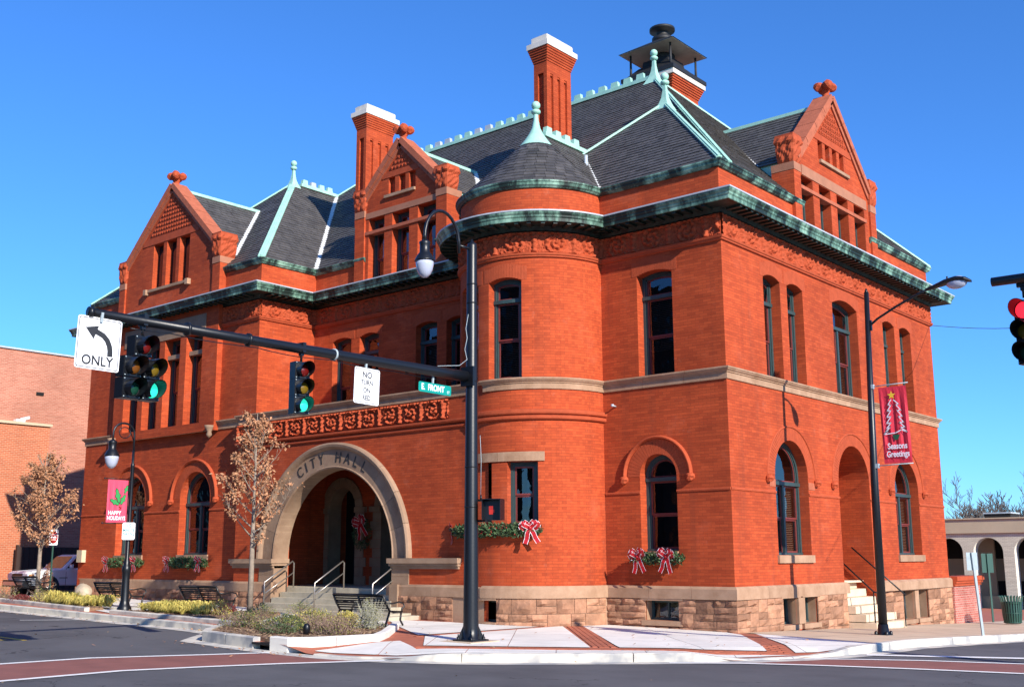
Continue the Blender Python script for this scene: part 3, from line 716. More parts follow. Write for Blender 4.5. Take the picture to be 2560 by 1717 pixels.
# soldier-course arch over the turret window: bricks on end
def rowlock(M, o, h, name='arch_brick', m='terracotta', w_=.075, d=.006, stuff=True):
    mb = MB()
    if o.kind == 'seg':
        n = int((o.u1-o.u0+.3)/w_)
        for k in range(n):
            a = o.u0-.15+(o.u1-o.u0+.3)*k/n; b = a+(o.u1-o.u0+.3)/n-.006; t = o.top(min(o.u1, max(o.u0, (a+b)/2)))
            mbox(mb, M, a, b, t+.004, t+h, -.02, d, m)
    else:
        n = int(pi*(o.r+h/2)/w_)
        for k in range(n):
            a0 = pi-pi*(k+.06)/n; a1 = pi-pi*(k+.94)/n
            P = []
            for dd in (-.02, d):
                for r_, an in ((o.r+.003, a0), (o.r+.003, a1), (o.r+h, a1), (o.r+h, a0)): P.append(M(o.c+r_*cos(an), o.zt+r_*sin(an), dd))
            mb.raw(P, [(0, 3, 2, 1), (4, 5, 6, 7), (0, 1, 5, 4), (2, 3, 7, 6), (0, 4, 7, 3), (1, 2, 6, 5)], m)
    ob = mb.build('arch_bricks', hall); ob['kind'] = 'stuff'
rowlock(MT, TW[0], .36); rowlock(MT, TW[1], .36)
for o in UPB: rowlock(MBx(0), o, .36)
for o in LOB+[DOOR]: rowlock(MBx(0), o, .34)
rowlock(MA(0), o1, .36); rowlock(MA(0), o2, .36)

# main wall behind the entrance bay (y = .49)
M = MA(.49)
RW = [Op(-14.6, -13.7, 6.0, 8.52, 'seg', .09, D=.33), Op(-13.31, -12.42, 6.0, 8.52, 'seg', .09, D=.33), Op(-10.78, -9.89, 6.0, 8.52, 'seg', .09, D=.33), Op(-9.5, -8.6, 6.0, 8.52, 'seg', .09, D=.33)]
mb = MB(); colwall(mb, M, -15.54, -7.45, 5.9, 10.1, RW); colwall(mb, M, -15.54, -13.45, 10.1, 10.95); colwall(mb, M, -9.55, -7.45, 10.1, 10.95); mb.build('wall', hall)
for o in RW: window(M, o, transom=8.02, d=-.22, blinds=.6); rowlock(M, o, .34)
# left pavilion (front y = -1.73) with a shallow central bay (y = -1.9)
M = MA(-1.73)
LA = [Op(-19.45, -17.77, 1.78, 3.60, 'round', D=.36), Op(-23.30, -21.55, 1.78, 3.60, 'round', D=.36)]
mb = MB(); colwall(mb, M, -25.72, -15.54, -.2, 5.9, LA); colwall(mb, M, -25.72, -23.6, 5.9, 10.95); colwall(mb, M, -17.5, -15.54, 5.9, 10.95); mb.build('wall', hall)
for o in LA: window(M, o, transom=3.40, mull=True, d=-.26, blinds=.9); rowlock(M, o, .34)
M = MA(-1.93)
LW = [Op(-22.98, -22.06, 6.0, 9.0, D=.4), Op(-21.76, -20.84, 6.0, 9.0, D=.4), Op(-20.52, -19.60, 6.0, 9.0, D=.4), Op(-19.24, -18.30, 6.0, 9.0, D=.4)]
mb = MB(); colwall(mb, M, -23.62, -17.47, 5.7, 9.9, LW); colwall(mb, MBx(-17.47), -1.93, -1.6, 5.7, 9.9); colwall(mb, MW(-23.62), 1.6, 1.93, 5.7, 9.9); mb.build('bay_wall', hall)
for o in LW: window(M, o, transom=8.4, d=-.3, blinds=.5)
mb = MB(); mbox(mb, M, -23.1, -18.15, 9.003, 9.62, -.05, .02, 'arch_stone'); mb.build('stone_panel', hall)
for o in LW:
    mb = MB(); mbox(mb, M, o.u0+.01, o.u1-.01, 8.33, 8.47, -.28, -.12, 'arch_stone'); mb.build('stone_transom', hall)
for x in (-23.5, -17.62):
    mb = MB(); mb.lathe((x, -1.98, 5.45), [(.02, 0), (.1, .1), (.07, .2), (.15, .32), (.17, .4)], 'arch_stone', 10); mb.build('corbel', hall)
mb = MB(); colwall(mb, MBx(-15.54), -1.73, .49, -.2, 10.95); mb.build('wall', hall)        # its side
mb = MB(); colwall(mb, MW(-25.72), -13.55, 1.73, -.2, 10.95); colwall(mb, MN(13.55), 0, 25.72, -.9, 10.95); mb.build('wall', hall)

# entrance bay (y = -2.03) with the great arch
M = MA(-2.03); ACX, AZ = -11.48, 1.65
AR = Op(ACX-2.49, ACX+2.49, .0, AZ, 'round', D=.5)
AR.brk = lambda: [ACX-2.49*cos(pi*k/40) for k in range(41)]
mb = MB(); colwall(mb, M, -15.93, -5.6, -.2, 5.9, [AR], reveal='arch_stone'); colwall(mb, MW(-15.93), 1.7, 2.03, -.2, 5.9)
mb.box(-15.9, -2.0, 5.90, -5.6, .5, 5.95, 'arch_stone'); mb.build('entrance_wall', hall)
# deck, floor, inner walls
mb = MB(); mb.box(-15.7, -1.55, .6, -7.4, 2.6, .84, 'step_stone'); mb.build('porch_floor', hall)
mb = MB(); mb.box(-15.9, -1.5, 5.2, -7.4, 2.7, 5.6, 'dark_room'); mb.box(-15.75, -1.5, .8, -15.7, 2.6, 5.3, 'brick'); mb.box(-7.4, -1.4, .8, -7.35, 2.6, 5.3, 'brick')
mb.box(-15.7, -1.53, .84, ACX-2.5, -1.5, 5.2, 'brick'); mb.box(ACX+2.5, -1.53, .84, -7.4, -1.5, 5.2, 'brick'); mb.build('porch_side', hall)
MI = MA(1.3)
IN = [Op(-15.5, -14.2, .84, 3.25, 'round', D=.5), Op(-13.0, -11.6, .84, 3.25, 'round', D=.5), Op(-10.5, -9.2, .84, 3.25, 'round', D=.5)]
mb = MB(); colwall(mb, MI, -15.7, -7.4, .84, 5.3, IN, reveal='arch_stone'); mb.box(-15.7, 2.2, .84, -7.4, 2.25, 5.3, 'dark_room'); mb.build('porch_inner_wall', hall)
for o in IN:
    mb = MB(); n = 9
    for k in range(n):
        a0, a1 = pi*k/n+.01, pi*(k+1)/n-.01; P = []
        for dd in (-.02, .05):
            for r_, an in ((o.r, a0), (o.r+.32, a0), (o.r+.32, a1), (o.r, a1)): P.append(MI(o.c+r_*cos(an), o.zt+r_*sin(an), dd))
        mb.raw(P, [(0, 3, 2, 1), (4, 5, 6, 7), (0, 1, 5, 4), (2, 3, 7, 6), (0, 4, 7, 3), (1, 2, 6, 5)], 'arch_stone')
    for u0_, u1_ in ((o.u0-.5, o.u0), (o.u1, o.u1+.5)):
        mbox(mb, MI, u0_, u1_, 3.08, 3.25, -.02, .10, 'arch_stone')
        for q in range(8): mbox(mb, MI, u0_+(.12 if (q % 2) and u0_ < o.u0-.1 else 0), u1_-(.12 if (q % 2) and u0_ > o.u0 else 0), .84+q*.28, .84+q*.28+.272, -.02, .04, 'arch_stone')
    mb.build('inner_arch', hall)
# voussoirs of the great arch: each a stone
NV = 11
for k in range(NV):
    a0 = pi-pi*k/NV; a1 = pi-pi*(k+1)/NV; g = .0016
    prof = [(2.49, -.5), (2.49, .03), (2.53, .055), (2.56, .03), (3.02, .03), (3.05, .09), (3.10, .14), (3.16, .155), (3.21, .12), (3.22, 0)]
    mb = MB(); n = 5; rings = []
    for j in range(n+1):
        a = (a0-g)+(a1-a0+2*g)*j/n; rings.append([M(ACX+r_*cos(a), AZ+r_*sin(a), dd) for r_, dd in prof])
    for j in range(n):
        for i in range(len(prof)-1): mb.face([rings[j][i], rings[j+1][i], rings[j+1][i+1], rings[j][i+1]], 'arch_stone')
    mb.face(rings[0], 'arch_stone'); mb.face(rings[-1][::-1], 'arch_stone'); mb.build('voussoir', hall)
for ch, a in zip('CITYHALL', (119.5, 113.4, 107.0, 99.6, 84.4, 76.6, 69.2, 61.4)):
    a = radians(a); me = textmesh(ch, .40, .006, 'letter_dark'); pos = M(ACX+2.79*cos(a), AZ+2.79*sin(a), .038)
    o = inst(me, 'letter', hall, mw=frame_mat(pos, (sin(a), 0, -cos(a)), (cos(a), 0, sin(a)), (0, -1, 0), .95, 1.05))
# impost blocks and stone jambs
def impost(u0, u1):
    mb = MB(); mbox(mb, M, u0, u1, 1.52, 1.65, -.5, .16, 'arch_stone'); mbox(mb, M, u0+.03, u1-.03, 1.45, 1.517, -.45, .11, 'arch_stone'); mbox(mb, M, u0+.06, u1-.06, 1.38, 1.447, -.45, .06, 'arch_stone'); mb.build('impost', hall)
impost(-16.0, ACX-2.43); impost(ACX+2.43, -6.5)
for u0, u1 in ((-14.66, ACX-2.486), (ACX+2.486, -8.35)):
    for z0, z1 in ((.985, 1.18), (1.185, 1.378)):
        mb = MB(); mbox(mb, M, u0, u1, z0, z1, -.496, .022, 'arch_stone'); mb.build('jamb_stone', hall)
for u, s_ in ((ACX-2.49, 1), (ACX+2.49, -1)):
    mb = MB(); mbox(mb, M, min(u+.006*s_, u-.3*s_), max(u+.006*s_, u-.3*s_), .2, .983, -.497, .1, 'arch_stone'); mb.build('jamb_base', hall)
# entrance steps
for i, (z, y, xl, xr) in enumerate(((.70, -1.85, -13.9, -9.05), (.555, -2.15, -13.9, -8.9), (.41, -2.48, -14.0, -8.55), (.27, -2.82, -14.15, -8.2), (.22, -3.15, -14.3, -7.9))):
    xs = [xl, xl+1.6, xl+3.3, xr]
    for a, b in zip(xs, xs[1:]):
        mb = MB(); mb.box(a+.004, y, -.05, b-.004, -1.5, z, 'step_stone'); mb.build('step', hall)
def rail(x, y0, z0, y1, z1, base0, base1):
    mb = MB(); q = .05
    mb.tube([(x, y0, base0), (x, y0, z0-q), (x, y0-q, z0)]+[(x, y1, z1)]+[(x, y1, base1)], .021, 'stainless')
    mb.tube([(x, y0, z0-.32), (x, y1, z1-.32)], .017, 'stainless'); return mb
mb = rail(-11.25, -1.72, 1.58, -2.75, 1.0, .84, .24); mb.build('handrail', hall)
mb = rail(-13.45, -1.72, 1.58, -2.75, 1.0, .84, .24); mb.build('handrail', hall)
mb = rail(-8.95, -1.72, 1.58, -2.75, 1.0, .84, .24); mb.build('handrail', hall)

# ------------------------------------------------------------------ mouldings that run round the building
def outline(full=True):
    P = [(-25.72, 13.55), (-25.72, -1.73), (-15.54, -1.73), (-15.54, .49), (-7.62, .49)]
    a0, a1 = -194.5, -1.5
    n = 40
    for k in range(n+1): a = radians(a0+(a1-a0)*k/n); P.append((TCX+TR*cos(a), TCY+TR*sin(a)))
    P[4] = (P[5][0]-.02, .49); P += [(-3.52, 0), (0, 0), (0, 13.55), (-25.72, 13.55)]
    return P
def offsetP(P, d):     # outward = right of travel direction
    out = []
    for i, p in enumerate(P):
        a = P[i-1] if i else P[-2]; b = P[i+1] if i < len(P)-1 else P[1]
        d1 = Vector((p[0]-a[0], p[1]-a[1])); d2 = Vector((b[0]-p[0], b[1]-p[1]))
        d1.normalize(); d2.normalize(); n1 = Vector((d1.y, -d1.x)); n2 = Vector((d2.y, -d2.x)); n = n1+n2; n.normalize(); k = max(.5, n.dot(n1))
        out.append((p[0]+n.x*d/k, p[1]+n.y*d/k))
    return out
def sweep(P, prof, m, name, parent=hall, mats=None):
    rows = [offsetP(P, d) for d, z in prof]; mb = MB()
    for i in range(len(P)-1):
        for j in range(len(prof)-1):
            if rows[j][i] == rows[j][i+1]: continue
            mm = mats[j] if mats else m
            mb.face([(*rows[j][i], prof[j][1]), (*rows[j][i+1], prof[j][1]), (*rows[j+1][i+1], prof[j+1][1]), (*rows[j+1][i], prof[j+1][1])], mm)
    return mb.build(name, parent)
OUT = outline()
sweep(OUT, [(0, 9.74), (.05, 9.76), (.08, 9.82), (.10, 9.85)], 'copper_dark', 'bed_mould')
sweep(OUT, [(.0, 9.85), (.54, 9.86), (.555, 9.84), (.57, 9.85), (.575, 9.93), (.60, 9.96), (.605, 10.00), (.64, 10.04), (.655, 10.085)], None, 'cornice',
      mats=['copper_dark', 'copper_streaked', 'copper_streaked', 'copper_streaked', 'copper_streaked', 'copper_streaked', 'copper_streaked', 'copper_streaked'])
sweep(OUT, [(.655, 10.085), (.665, 10.09), (.665, 10.125), (.0, 10.175)], 'lead', 'cornice_flashing')
GP = [(0, 10.90), (.05, 10.905), (.07, 10.93), (.11, 10.96), (.125, 11.02), (.15, 11.04), (.15, 11.075), (.10, 11.085), (-.02, 11.06)]
GM = ['copper_streaked']*6+['lead', 'lead']
def sweep_open(P, prof, name, mats):
    rows = []
    for d, z in prof:
        A_ = [None]*len(P)
        for i, p in enumerate(P):
            a = P[max(i-1, 0)]; b = P[min(i+1, len(P)-1)]
            d1 = Vector((p[0]-a[0], p[1]-a[1])) if i else Vector((b[0]-p[0], b[1]-p[1])); d2 = Vector((b[0]-p[0], b[1]-p[1])) if i < len(P)-1 else d1
            d1.normalize(); d2.normalize(); n1 = Vector((d1.y, -d1.x)); n = n1+Vector((d2.y, -d2.x)); n.normalize(); k = max(.5, n.dot(n1)); A_[i] = (p[0]+n.x*d/k, p[1]+n.y*d/k, z)
        rows.append(A_)
    mb = MB()
    for i in range(len(P)-1):
        for j in range(len(prof)-1): mb.face([rows[j][i], rows[j][i+1], rows[j+1][i+1], rows[j+1][i]], mats[j])
    for i in (0, len(P)-1): mb.face([r_[i] for r_ in rows], mats[0])
    return mb.build(name, hall)
sweep_open([(-25.72, 6), (-25.72, -1.73), (-23.3, -1.73)], GP, 'gutter', GM)
sweep_open([(-17.85, -1.73), (-15.54, -1.73), (-15.54, .49), (-13.05, .49)], GP, 'gutter', GM)
sweep_open([(-9.9, .49), (-7.62, .49)]+OUT[5:46]+[(-3.52, 0), (0, 0), (0, 4.42)], GP, 'gutter', GM)
sweep_open([(0, 8.85), (0, 13.55), (-8, 13.55)], GP, 'gutter', GM)
if 0: sweep(OUT, [(0, 10.90), (.05, 10.905), (.07, 10.93), (.11, 10.96), (.125, 11.02), (.15, 11.04), (.15, 11.075), (.10, 11.085), (-.02, 11.06)], None, 'gutter', mats=['copper_streaked']*6+['lead', 'lead'])
# soffit boards: modillion ribs under the cornice
def walk(P, step):
    acc = 0
    for a, b in zip(P, P[1:]):
        L_ = hypot(b[0]-a[0], b[1]-a[1]); 
        if L_ < 1e-6: continue
        t = step-acc
        while t < L_:
            d = ((b[0]-a[0])/L_, (b[1]-a[1])/L_); yield (a[0]+d[0]*t, a[1]+d[1]*t), d; t += step
        acc = L_-(t-step)
mb = MB()
for (x, y), d in walk(OUT[1:-1], .27):
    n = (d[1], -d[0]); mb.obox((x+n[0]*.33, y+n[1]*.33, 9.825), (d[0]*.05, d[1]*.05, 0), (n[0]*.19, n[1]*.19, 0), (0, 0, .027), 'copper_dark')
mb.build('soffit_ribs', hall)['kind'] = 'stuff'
OUTB = [p for p in OUT]
sweep(OUT, [(0, 9.06), (.05, 9.08), (.05, 9.11), (.075, 9.13), (.085, 9.18), (.0, 9.19)], 'terracotta', 'frieze_mould')
# belt course of tan stone, in lengths
def belt_path(): 
    P = [(-25.72, -1.2), (-25.72, -1.73), (-15.93, -1.73), (-15.93, -2.03), (-5.75, -2.03)]; 
    for k in range(25): a = radians(-92+90*k/24); P.append((TCX+TR*cos(a), TCY+TR*sin(a)))
    return P+[(-3.52, 0), (0, 0), (0, 13.55), (-2, 13.55)]
BP = belt_path(); bprof = [(0, 5.72), (.035, 5.73), (.035, 5.87), (.06, 5.88), (.06, 5.90), (.10, 5.93), (.115, 5.96), (.13, 5.965), (.13, 6.0), (.0, 6.03)]
def sweep_pieces(P, prof, m, name, cuts):
    """one part per stone: cut the path at the given list of index/parameter points"""
    rows = [offsetP(P, d) for d, z in prof]; mb = None
    s = 0; nextc = 0; mb = MB(); seglist = []
    for i in range(len(P)-1):
        L_ = hypot(P[i+1][0]-P[i][0], P[i+1][1]-P[i][1]); n = max(1, round(L_/1.3))
        if L_ < .4: n = 1
        for k in range(n):
            t0, t1 = k/n, (k+1)/n; g = .0025/max(L_, .01) if L_ > .4 else 0
            a0 = t0+(g if k else 0); a1 = t1-(g if k < n-1 else 0)
            for j in range(len(prof)-1):
                A = Vector(rows[j][i]); B_ = Vector(rows[j][i+1]); D_ = Vector(rows[j+1][i]); E_ = Vector(rows[j+1][i+1])
                mb.face([(*A.lerp(B_, a0), prof[j][1]), (*A.lerp(B_, a1), prof[j][1]), (*D_.lerp(E_, a1), prof[j+1][1]), (*D_.lerp(E_, a0), prof[j+1][1])], m)
            s += L_*(t1-t0)
            if s > 1.0: mb.build(name, hall); mb = MB(); s = 0
    if mb.v: mb.build(name, hall)
sweep_pieces(BP, bprof, 'sandstone_smooth', 'belt_stone', None)
# water table
WT = [(-25.72, 2), (-25.72, -1.73), (-15.93, -1.73), (-15.93, -2.03), (ACX-2.49, -2.03)]
wprof = [(.10, .70), (.10, .93), (.05, .985), (0, .99)]
sweep_pieces(WT[1:], [(0, .70)]+wprof, 'sandstone_smooth', 'water_table_stone', None)
WT2 = [(ACX+2.49, -2.03), (-5.75, -2.03)]+BP[5:31]+[(0, 0), (0, 5.78)]
sweep_pieces(WT2, [(0, .70)]+wprof, 'sandstone_smooth', 'water_table_stone', None)
sweep_pieces([(0, 7.80), (0, 13.55)], [(0, .70)]+wprof, 'sandstone_smooth', 'water_table_stone', None)
# thin string course at 3.2 m
def thinstrip(M, u0, u1, ops, z=3.19, name='string_course', step=None):
    cuts = sorted([(o.u0-.0, o.u1+.0) for o in ops]); a = u0
    for c0, c1 in cuts+[(u1, u1)]:
        if c0 > a+.02: mb = MB(); strip_along(mb, M, a, c0, [(0, z-.035), (.022, z-.03), (.03, z), (.022, z+.03), (0, z+.035)], 'terracotta'); mb.build(name, hall)
        a = c1
thinstrip(MBx(0), 0, 13.55, LOB+[DOOR]); thinstrip(MA(0), -3.5, 0, [o2]); thinstrip(MA(-1.73), -25.72, -15.95, LA)
# turret string course (two rolls)
mb = MB(); strip_along(mb, MT, deg(-100), deg(4), [(0, 4.97), (.06, 4.975), (.085, 5.0), (.085, 5.06), (.045, 5.08), (.045, 5.10), (.10, 5.11), (.115, 5.14), (.115, 5.21), (.0, 5.24)], 'terracotta', .1); mb.build('turret_string', hall)
# sills
for o in LOB:
    mb = MB(); mbox(mb, MBx(0), o.u0-.07, o.u1+.06, 1.50, 1.685, -.3, .06, 'sandstone_smooth'); mb.build('sill', hall)
MA_A = MA(0)
for M_, o in ((MA_A, o2), (MA(-1.73), LA[0]), (MA(-1.73), LA[1])):
    mb = MB(); mbox(mb, M_, o.u0+.004, o.u1+(.05 if M_ is not MA_A else -.004), 1.62, 1.785, -.3, .05, 'sandstone_smooth'); mb.build('sill', hall)
# hood moulds with carved stops
def hood(M, c, r_, z0, proj=.09, th=.08):
    mb = MB(); n = 28; pr = [(0, 0), (proj*.7, .01), (proj, .03), (proj, th-.03), (proj*.7, th-.01), (0, th)]; rings = []
    for k in range(n+1):
        a = pi-pi*k/n; rings.append([M(c+(r_+q)*cos(a), z0+(r_+q)*sin(a), d) for d, q in pr])
    for k in range(n):
        for i in range(len(pr)-1): mb.face([rings[k][i], rings[k+1][i], rings[k+1][i+1], rings[k][i+1]], 'terracotta', True)
    f = mb.build('hood_mould', hall)
    for s_ in (-1, 1):
        k_ = MB(); bm = bmesh.new(); bmesh.ops.create_icosphere(bm, subdivisions=2, radius=.105)
        p0 = Vector(M(c+s_*(r_+th/2), z0-.05, .05))
        for v_ in bm.verts:
            n_ = noise.noise(v_.co*22)*.45+1; v_.co = v_.co*n_
        k_.raw([p0+v_.co for v_ in bm.verts], [tuple(v_.index for v_ in f_.verts) for f_ in bm.faces], 'terracotta'); bm.free(); k_.build('hood_stop', f)
hood(MA(0), -1.97, .90, 3.56); hood(MA(-1.73), -18.65, 1.22, 3.56); hood(MA(-1.73), -22.4, 1.22, 3.56)
hood(MBx(0), 3.08, 1.27, 3.56, .035, .06); hood(MBx(0), 6.8, 1.38, 3.56, .035, .06); hood(MBx(0), 10.54, 1.27, 3.56, .035, .06)
for a, b in ((1.87, 2.165), (3.955, 4.3)):
    mb = MB(); mbox(mb, MBx(0), a, b, 3.32, 3.5, -.03, .012, 'terracotta_pale'); mb.build('springer_stone', hall)

# ------------------------------------------------------------------ carved friezes: relief height field
def relief(M, u0, u1, z0, z1, d0, amp, period, name, m='terracotta', res=.024, seed=0, step_w=None):
    nu = int((u1-u0)/res); nv = max(6, int((z1-z0)/res)); vs = []; fs = []; H = z1-z0
    for i in range(nu+1):
        u = u0+(u1-u0)*i/nu
        for j in range(nv+1):
            v_ = j/nv; z = z0+H*v_
            k = math.floor((u-u0)/period); x = ((u-u0)/period-k)-.5; y = (v_-.5)*H/period; r_ = hypot(x*1.0, y)
            th = atan2(y, x)*(1 if k % 2 else -1)
            Rm = min(.42, .46*H/period)
            h = .0
            if r_ < Rm*1.12:
                sp = sin(2*th+r_/Rm*9.5+seed); h = .35+.5*sp*(.5+.5*min(1, r_/Rm*2)); h += .45*math.exp(-(r_/(Rm*.28))**2)
                h += .35*sin(9*th+k)*math.exp(-((r_-Rm*.75)/(Rm*.22))**2)
            else: h = .15+.35*noise.noise(Vector((u*16, z*16, seed)))
            e = abs(abs(x)-.5); 
            if e < .11: w2 = .05+.06*abs(v_-.3); h = max(h, 1.0-(e/w2)**2*.6+.15*sin(v_*26)) if e < w2*1.1 else h
            if v_ > .88: h = max(h, .75+.3*sin(u*2*pi/(period*.16)))
            h += .28*noise.noise(Vector((u*30, z*30, seed+3)))
            if j in (0, nv): h = 0
            vs.append(M(u, z, d0+amp*max(-.2, min(1.15, h))))
    for i in range(nu):
        for j in range(nv): a = i*(nv+1)+j; fs.append((a, a+nv+1, a+nv+2, a+1))
    mb = MB(); mb.raw(vs, fs, m); return mb.build(name, hall)
relief(MBx(0), .0, 13.55, 9.19, 9.74, .0, .07, 1.04, 'frieze')
relief(MT, deg(-168), deg(0), 9.19, 9.74, .0, .07, 1.04, 'frieze')
relief(MA(0), -3.52, .0, 9.19, 9.74, .0, .07, 1.04, 'frieze')
relief(MA(.49), -15.54, -7.6, 9.19, 9.74, .0, .06, 1.04, 'frieze', res=.035)
relief(MA(-1.73), -17.45, -15.54, 9.19, 9.74, .0, .07, 1.0, 'frieze', res=.03); relief(MBx(-15.54), -1.73, .49, 9.19, 9.74, .0, .07, 1.1, 'frieze', res=.028)
relief(MA(-2.03), -15.93, -6.95, 5.18, 5.70, .0, .11, .80, 'entrance_frieze', res=.019, seed=2)
mb = MB(); strip_along(mb, MA(-2.03), -16.02, -6.2, [(0, 5.06), (.06, 5.07), (.10, 5.10), (.10, 5.15), (0, 5.17)], 'terracotta'); mb.build('frieze_mould', hall)
mb = MB(); strip_along(mb, MA(-2.03), -15.7, -6.4, [(0, 4.93), (.03, 4.94), (.05, 4.96), (.05, 4.99), (0, 5.02)], 'terracotta'); mb.build('frieze_mould', hall)

# ------------------------------------------------------------------ rusticated base stones, each its own block
def stone_block(M, u0, u1, z0, z1, parent, n=3, bulge=.075, d0=.05, curved=False):
    mb = MB(); g = .006; u0 += g; u1 -= g; z0 += g; z1 -= g; nu = 4 if curved else 3; nvv = 3; vs = []; sd_ = R()*50
    for i in range(nu+1):
        for j in range(nvv+1):
            u = u0+(u1-u0)*i/nu; z = z0+(z1-z0)*j/nvv; edge = i in (0, nu) or j in (0, nvv)
            d = d0+.012 if edge else d0+bulge*(.55+.9*noise.noise(Vector((u*4, z*5, sd_))))+U(-.006, .012)
            uj = 0 if edge else U(-.02, .02); vs.append(M(u+uj, z+(0 if edge else U(-.015, .015)), d))
    fs = []
    for i in range(nu):
        for j in range(nvv): a = i*(nvv+1)+j; fs.append((a, a+nvv+1, a+nvv+2, a+1))
    mb.raw(vs, fs, 'sandstone')
    for (a, b) in (((u0, z0), (u1, z0)), ((u1, z0), (u1, z1)), ((u1, z1), (u0, z1)), ((u0, z1), (u0, z0))):
        mb.face([M(*a, d0-.03), M(*b, d0-.03), M(*b, d0+.012), M(*a, d0+.012)], 'sandstone')
    mb.build('stone', parent)
def ashlar(M, u0, u1, zb, zt, holes, parent, curved=False):
    """random coursed blocks; holes [(u0,u1,z0,z1)] left free"""
    z = zt; segs_prev = None
    def ok(a, b, c, d): return all(not (a < h[1]-.01 and b > h[0]+.01 and c < h[3]-.01 and d > h[2]+.01) for h in holes)
    hs = sorted({zt, zb}|{h[2] for h in holes if zb < h[2] < zt}|{h[3] for h in holes if zb < h[3] < zt}, reverse=True)
    zs = [zt]
    for a, b in zip(hs, hs[1:]):
        n = max(1, round((a-b)/.17)); 
        for k in range(n): zs.append(a-(a-b)*(k+1)/n)
    used = {}
    rows = list(zip(zs[1:], zs)); occ = [[] for _ in rows]
    for i, (z0, z1) in enumerate(rows):
        u = u0; cuts = sorted({u0, u1}|{max(u0, min(u1, h[0])) for h in holes}|{max(u0, min(u1, h[1])) for h in holes})
        for c0, c1 in zip(cuts, cuts[1:]):
            if c1-c0 < .03 or not ok(c0, c1, z0, z1): continue
            # free intervals in this span, minus blocks hanging from the row above
            free = [(c0, c1)]
            for (a, b) in occ[i]:
                nf = []
                for f0, f1 in free:
                    if b <= f0 or a >= f1: nf.append((f0, f1)); continue
                    if a > f0+.02: nf.append((f0, a))
                    if b < f1-.02: nf.append((b, f1))
                free = nf
            for f0, f1 in free:
                u = f0
                while u < f1-.02:
                    wd = U(.26, .62); 
                    if f1-(u+wd) < .2: wd = f1-u
                    tall = i < len(rows)-1 and R() < .3 and wd > .3 and ok(u, u+wd, rows[i+1][0], z1)
                    zz0 = rows[i+1][0] if tall else z0
                    if tall: occ[i+1].append((u, u+wd))
                    stone_block(M, u, u+wd, zz0, z1, parent, curved=curved); u += wd
bholes = [(o.u0-.0, o.u1+.0, o.zb-.12, o.zt+.1) for o in BSB]
ashlar(MBx(0), -.062, 5.78, -.32, .70, bholes[:2]+[(2.93, 3.28, -.1, .7)], hall); ashlar(MBx(0), 7.80, 13.55, -.45, .70, bholes[2:]+[(10.42, 10.72, -.3, .7)], hall)
ashlar(MA(0), -3.55, .062, -.06, .70, [(o3.u0, o3.u1, .06, .76)], hall)
ashlar(MT, deg(-80.5), deg(-2), -.02, .70, [], hall, True); ashlar(MT, deg(-126), deg(-112), 0, .70, [], hall, True)
ashlar(MA(-2.03), ACX+2.49+.3, -6.75, .05, .70, [], hall); ashlar(MA(-2.03), -15.93, ACX-2.49-.3, .18, .70, [], hall)
ashlar(MA(-1.73), -25.72, -15.95, .25, .70, [], hall)
def one(name, fn):
    mb = MB(); fn(mb); mb.build(name, hall)
for o, M_ in [(b, MBx(0)) for b in BSB]+[(o3, MA(0))]:
    one('basement_sill', lambda mb: mbox(mb, M_, o.u0-.1, o.u1+.1, o.zb-.12, o.zb-.004, -.3, .09, 'sandstone_smooth'))
    one('basement_lintel', lambda mb: mbox(mb, M_, o.u0-.12, o.u1+.12, o.zt+.004, .70, -.05, .085, 'sandstone_smooth'))
one('basement_mullion', lambda mb: mbox(mb, MBx(0), 2.935, 3.275, .055, .668, -.1, .075, 'sandstone_smooth')); one('basement_mullion', lambda mb: mbox(mb, MBx(0), 10.425, 10.715, -.135, .668, -.1, .075, 'sandstone_smooth'))
one('basement_sill', lambda mb: mbox(mb, MT, deg(-112), deg(-80.5), .01, .135, -.1, .09, 'sandstone_smooth', 6)); one('basement_lintel', lambda mb: mbox(mb, MT, deg(-112), deg(-80.5), .645, .70, -.1, .085, 'sandstone_smooth', 6))
for a_, b_ in ((-.046, 2.17), (4.02, 5.78), (7.8, 9.58), (11.52, 13.55)): one('base_bedding', lambda mb: colwall(mb, MBx(.045), a_, b_, -.6, .7, m='mortar'))
for a_, b_ in ((-3.6, -2.38), (-1.46, .046)): one('base_bedding', lambda mb: colwall(mb, MA(.0-.045), a_, b_, -.3, .7, m='mortar'))
one('base_bedding', lambda mb: colwall(mb, lambda u, z, d: MT(u, z, d+.045), deg(-80.4), deg(0), -.2, .7, step=.15, m='mortar'))
one('base_bedding', lambda mb: colwall(mb, lambda u, z, d: MT(u, z, d+.045), deg(-150), deg(-112), -.2, .7, step=.15, m='mortar'))
one('base_bedding', lambda mb: colwall(mb, MA(-2.03-.045), ACX+2.5, -5.7, -.2, .7, m='mortar')); one('base_bedding', lambda mb: colwall(mb, MA(-2.03-.045), -15.93, ACX-2.5, -.2, .7, m='mortar')); one('base_bedding', lambda mb: colwall(mb, MA(-1.73-.045), -25.72, -15.97, -.2, .7, m='mortar'))

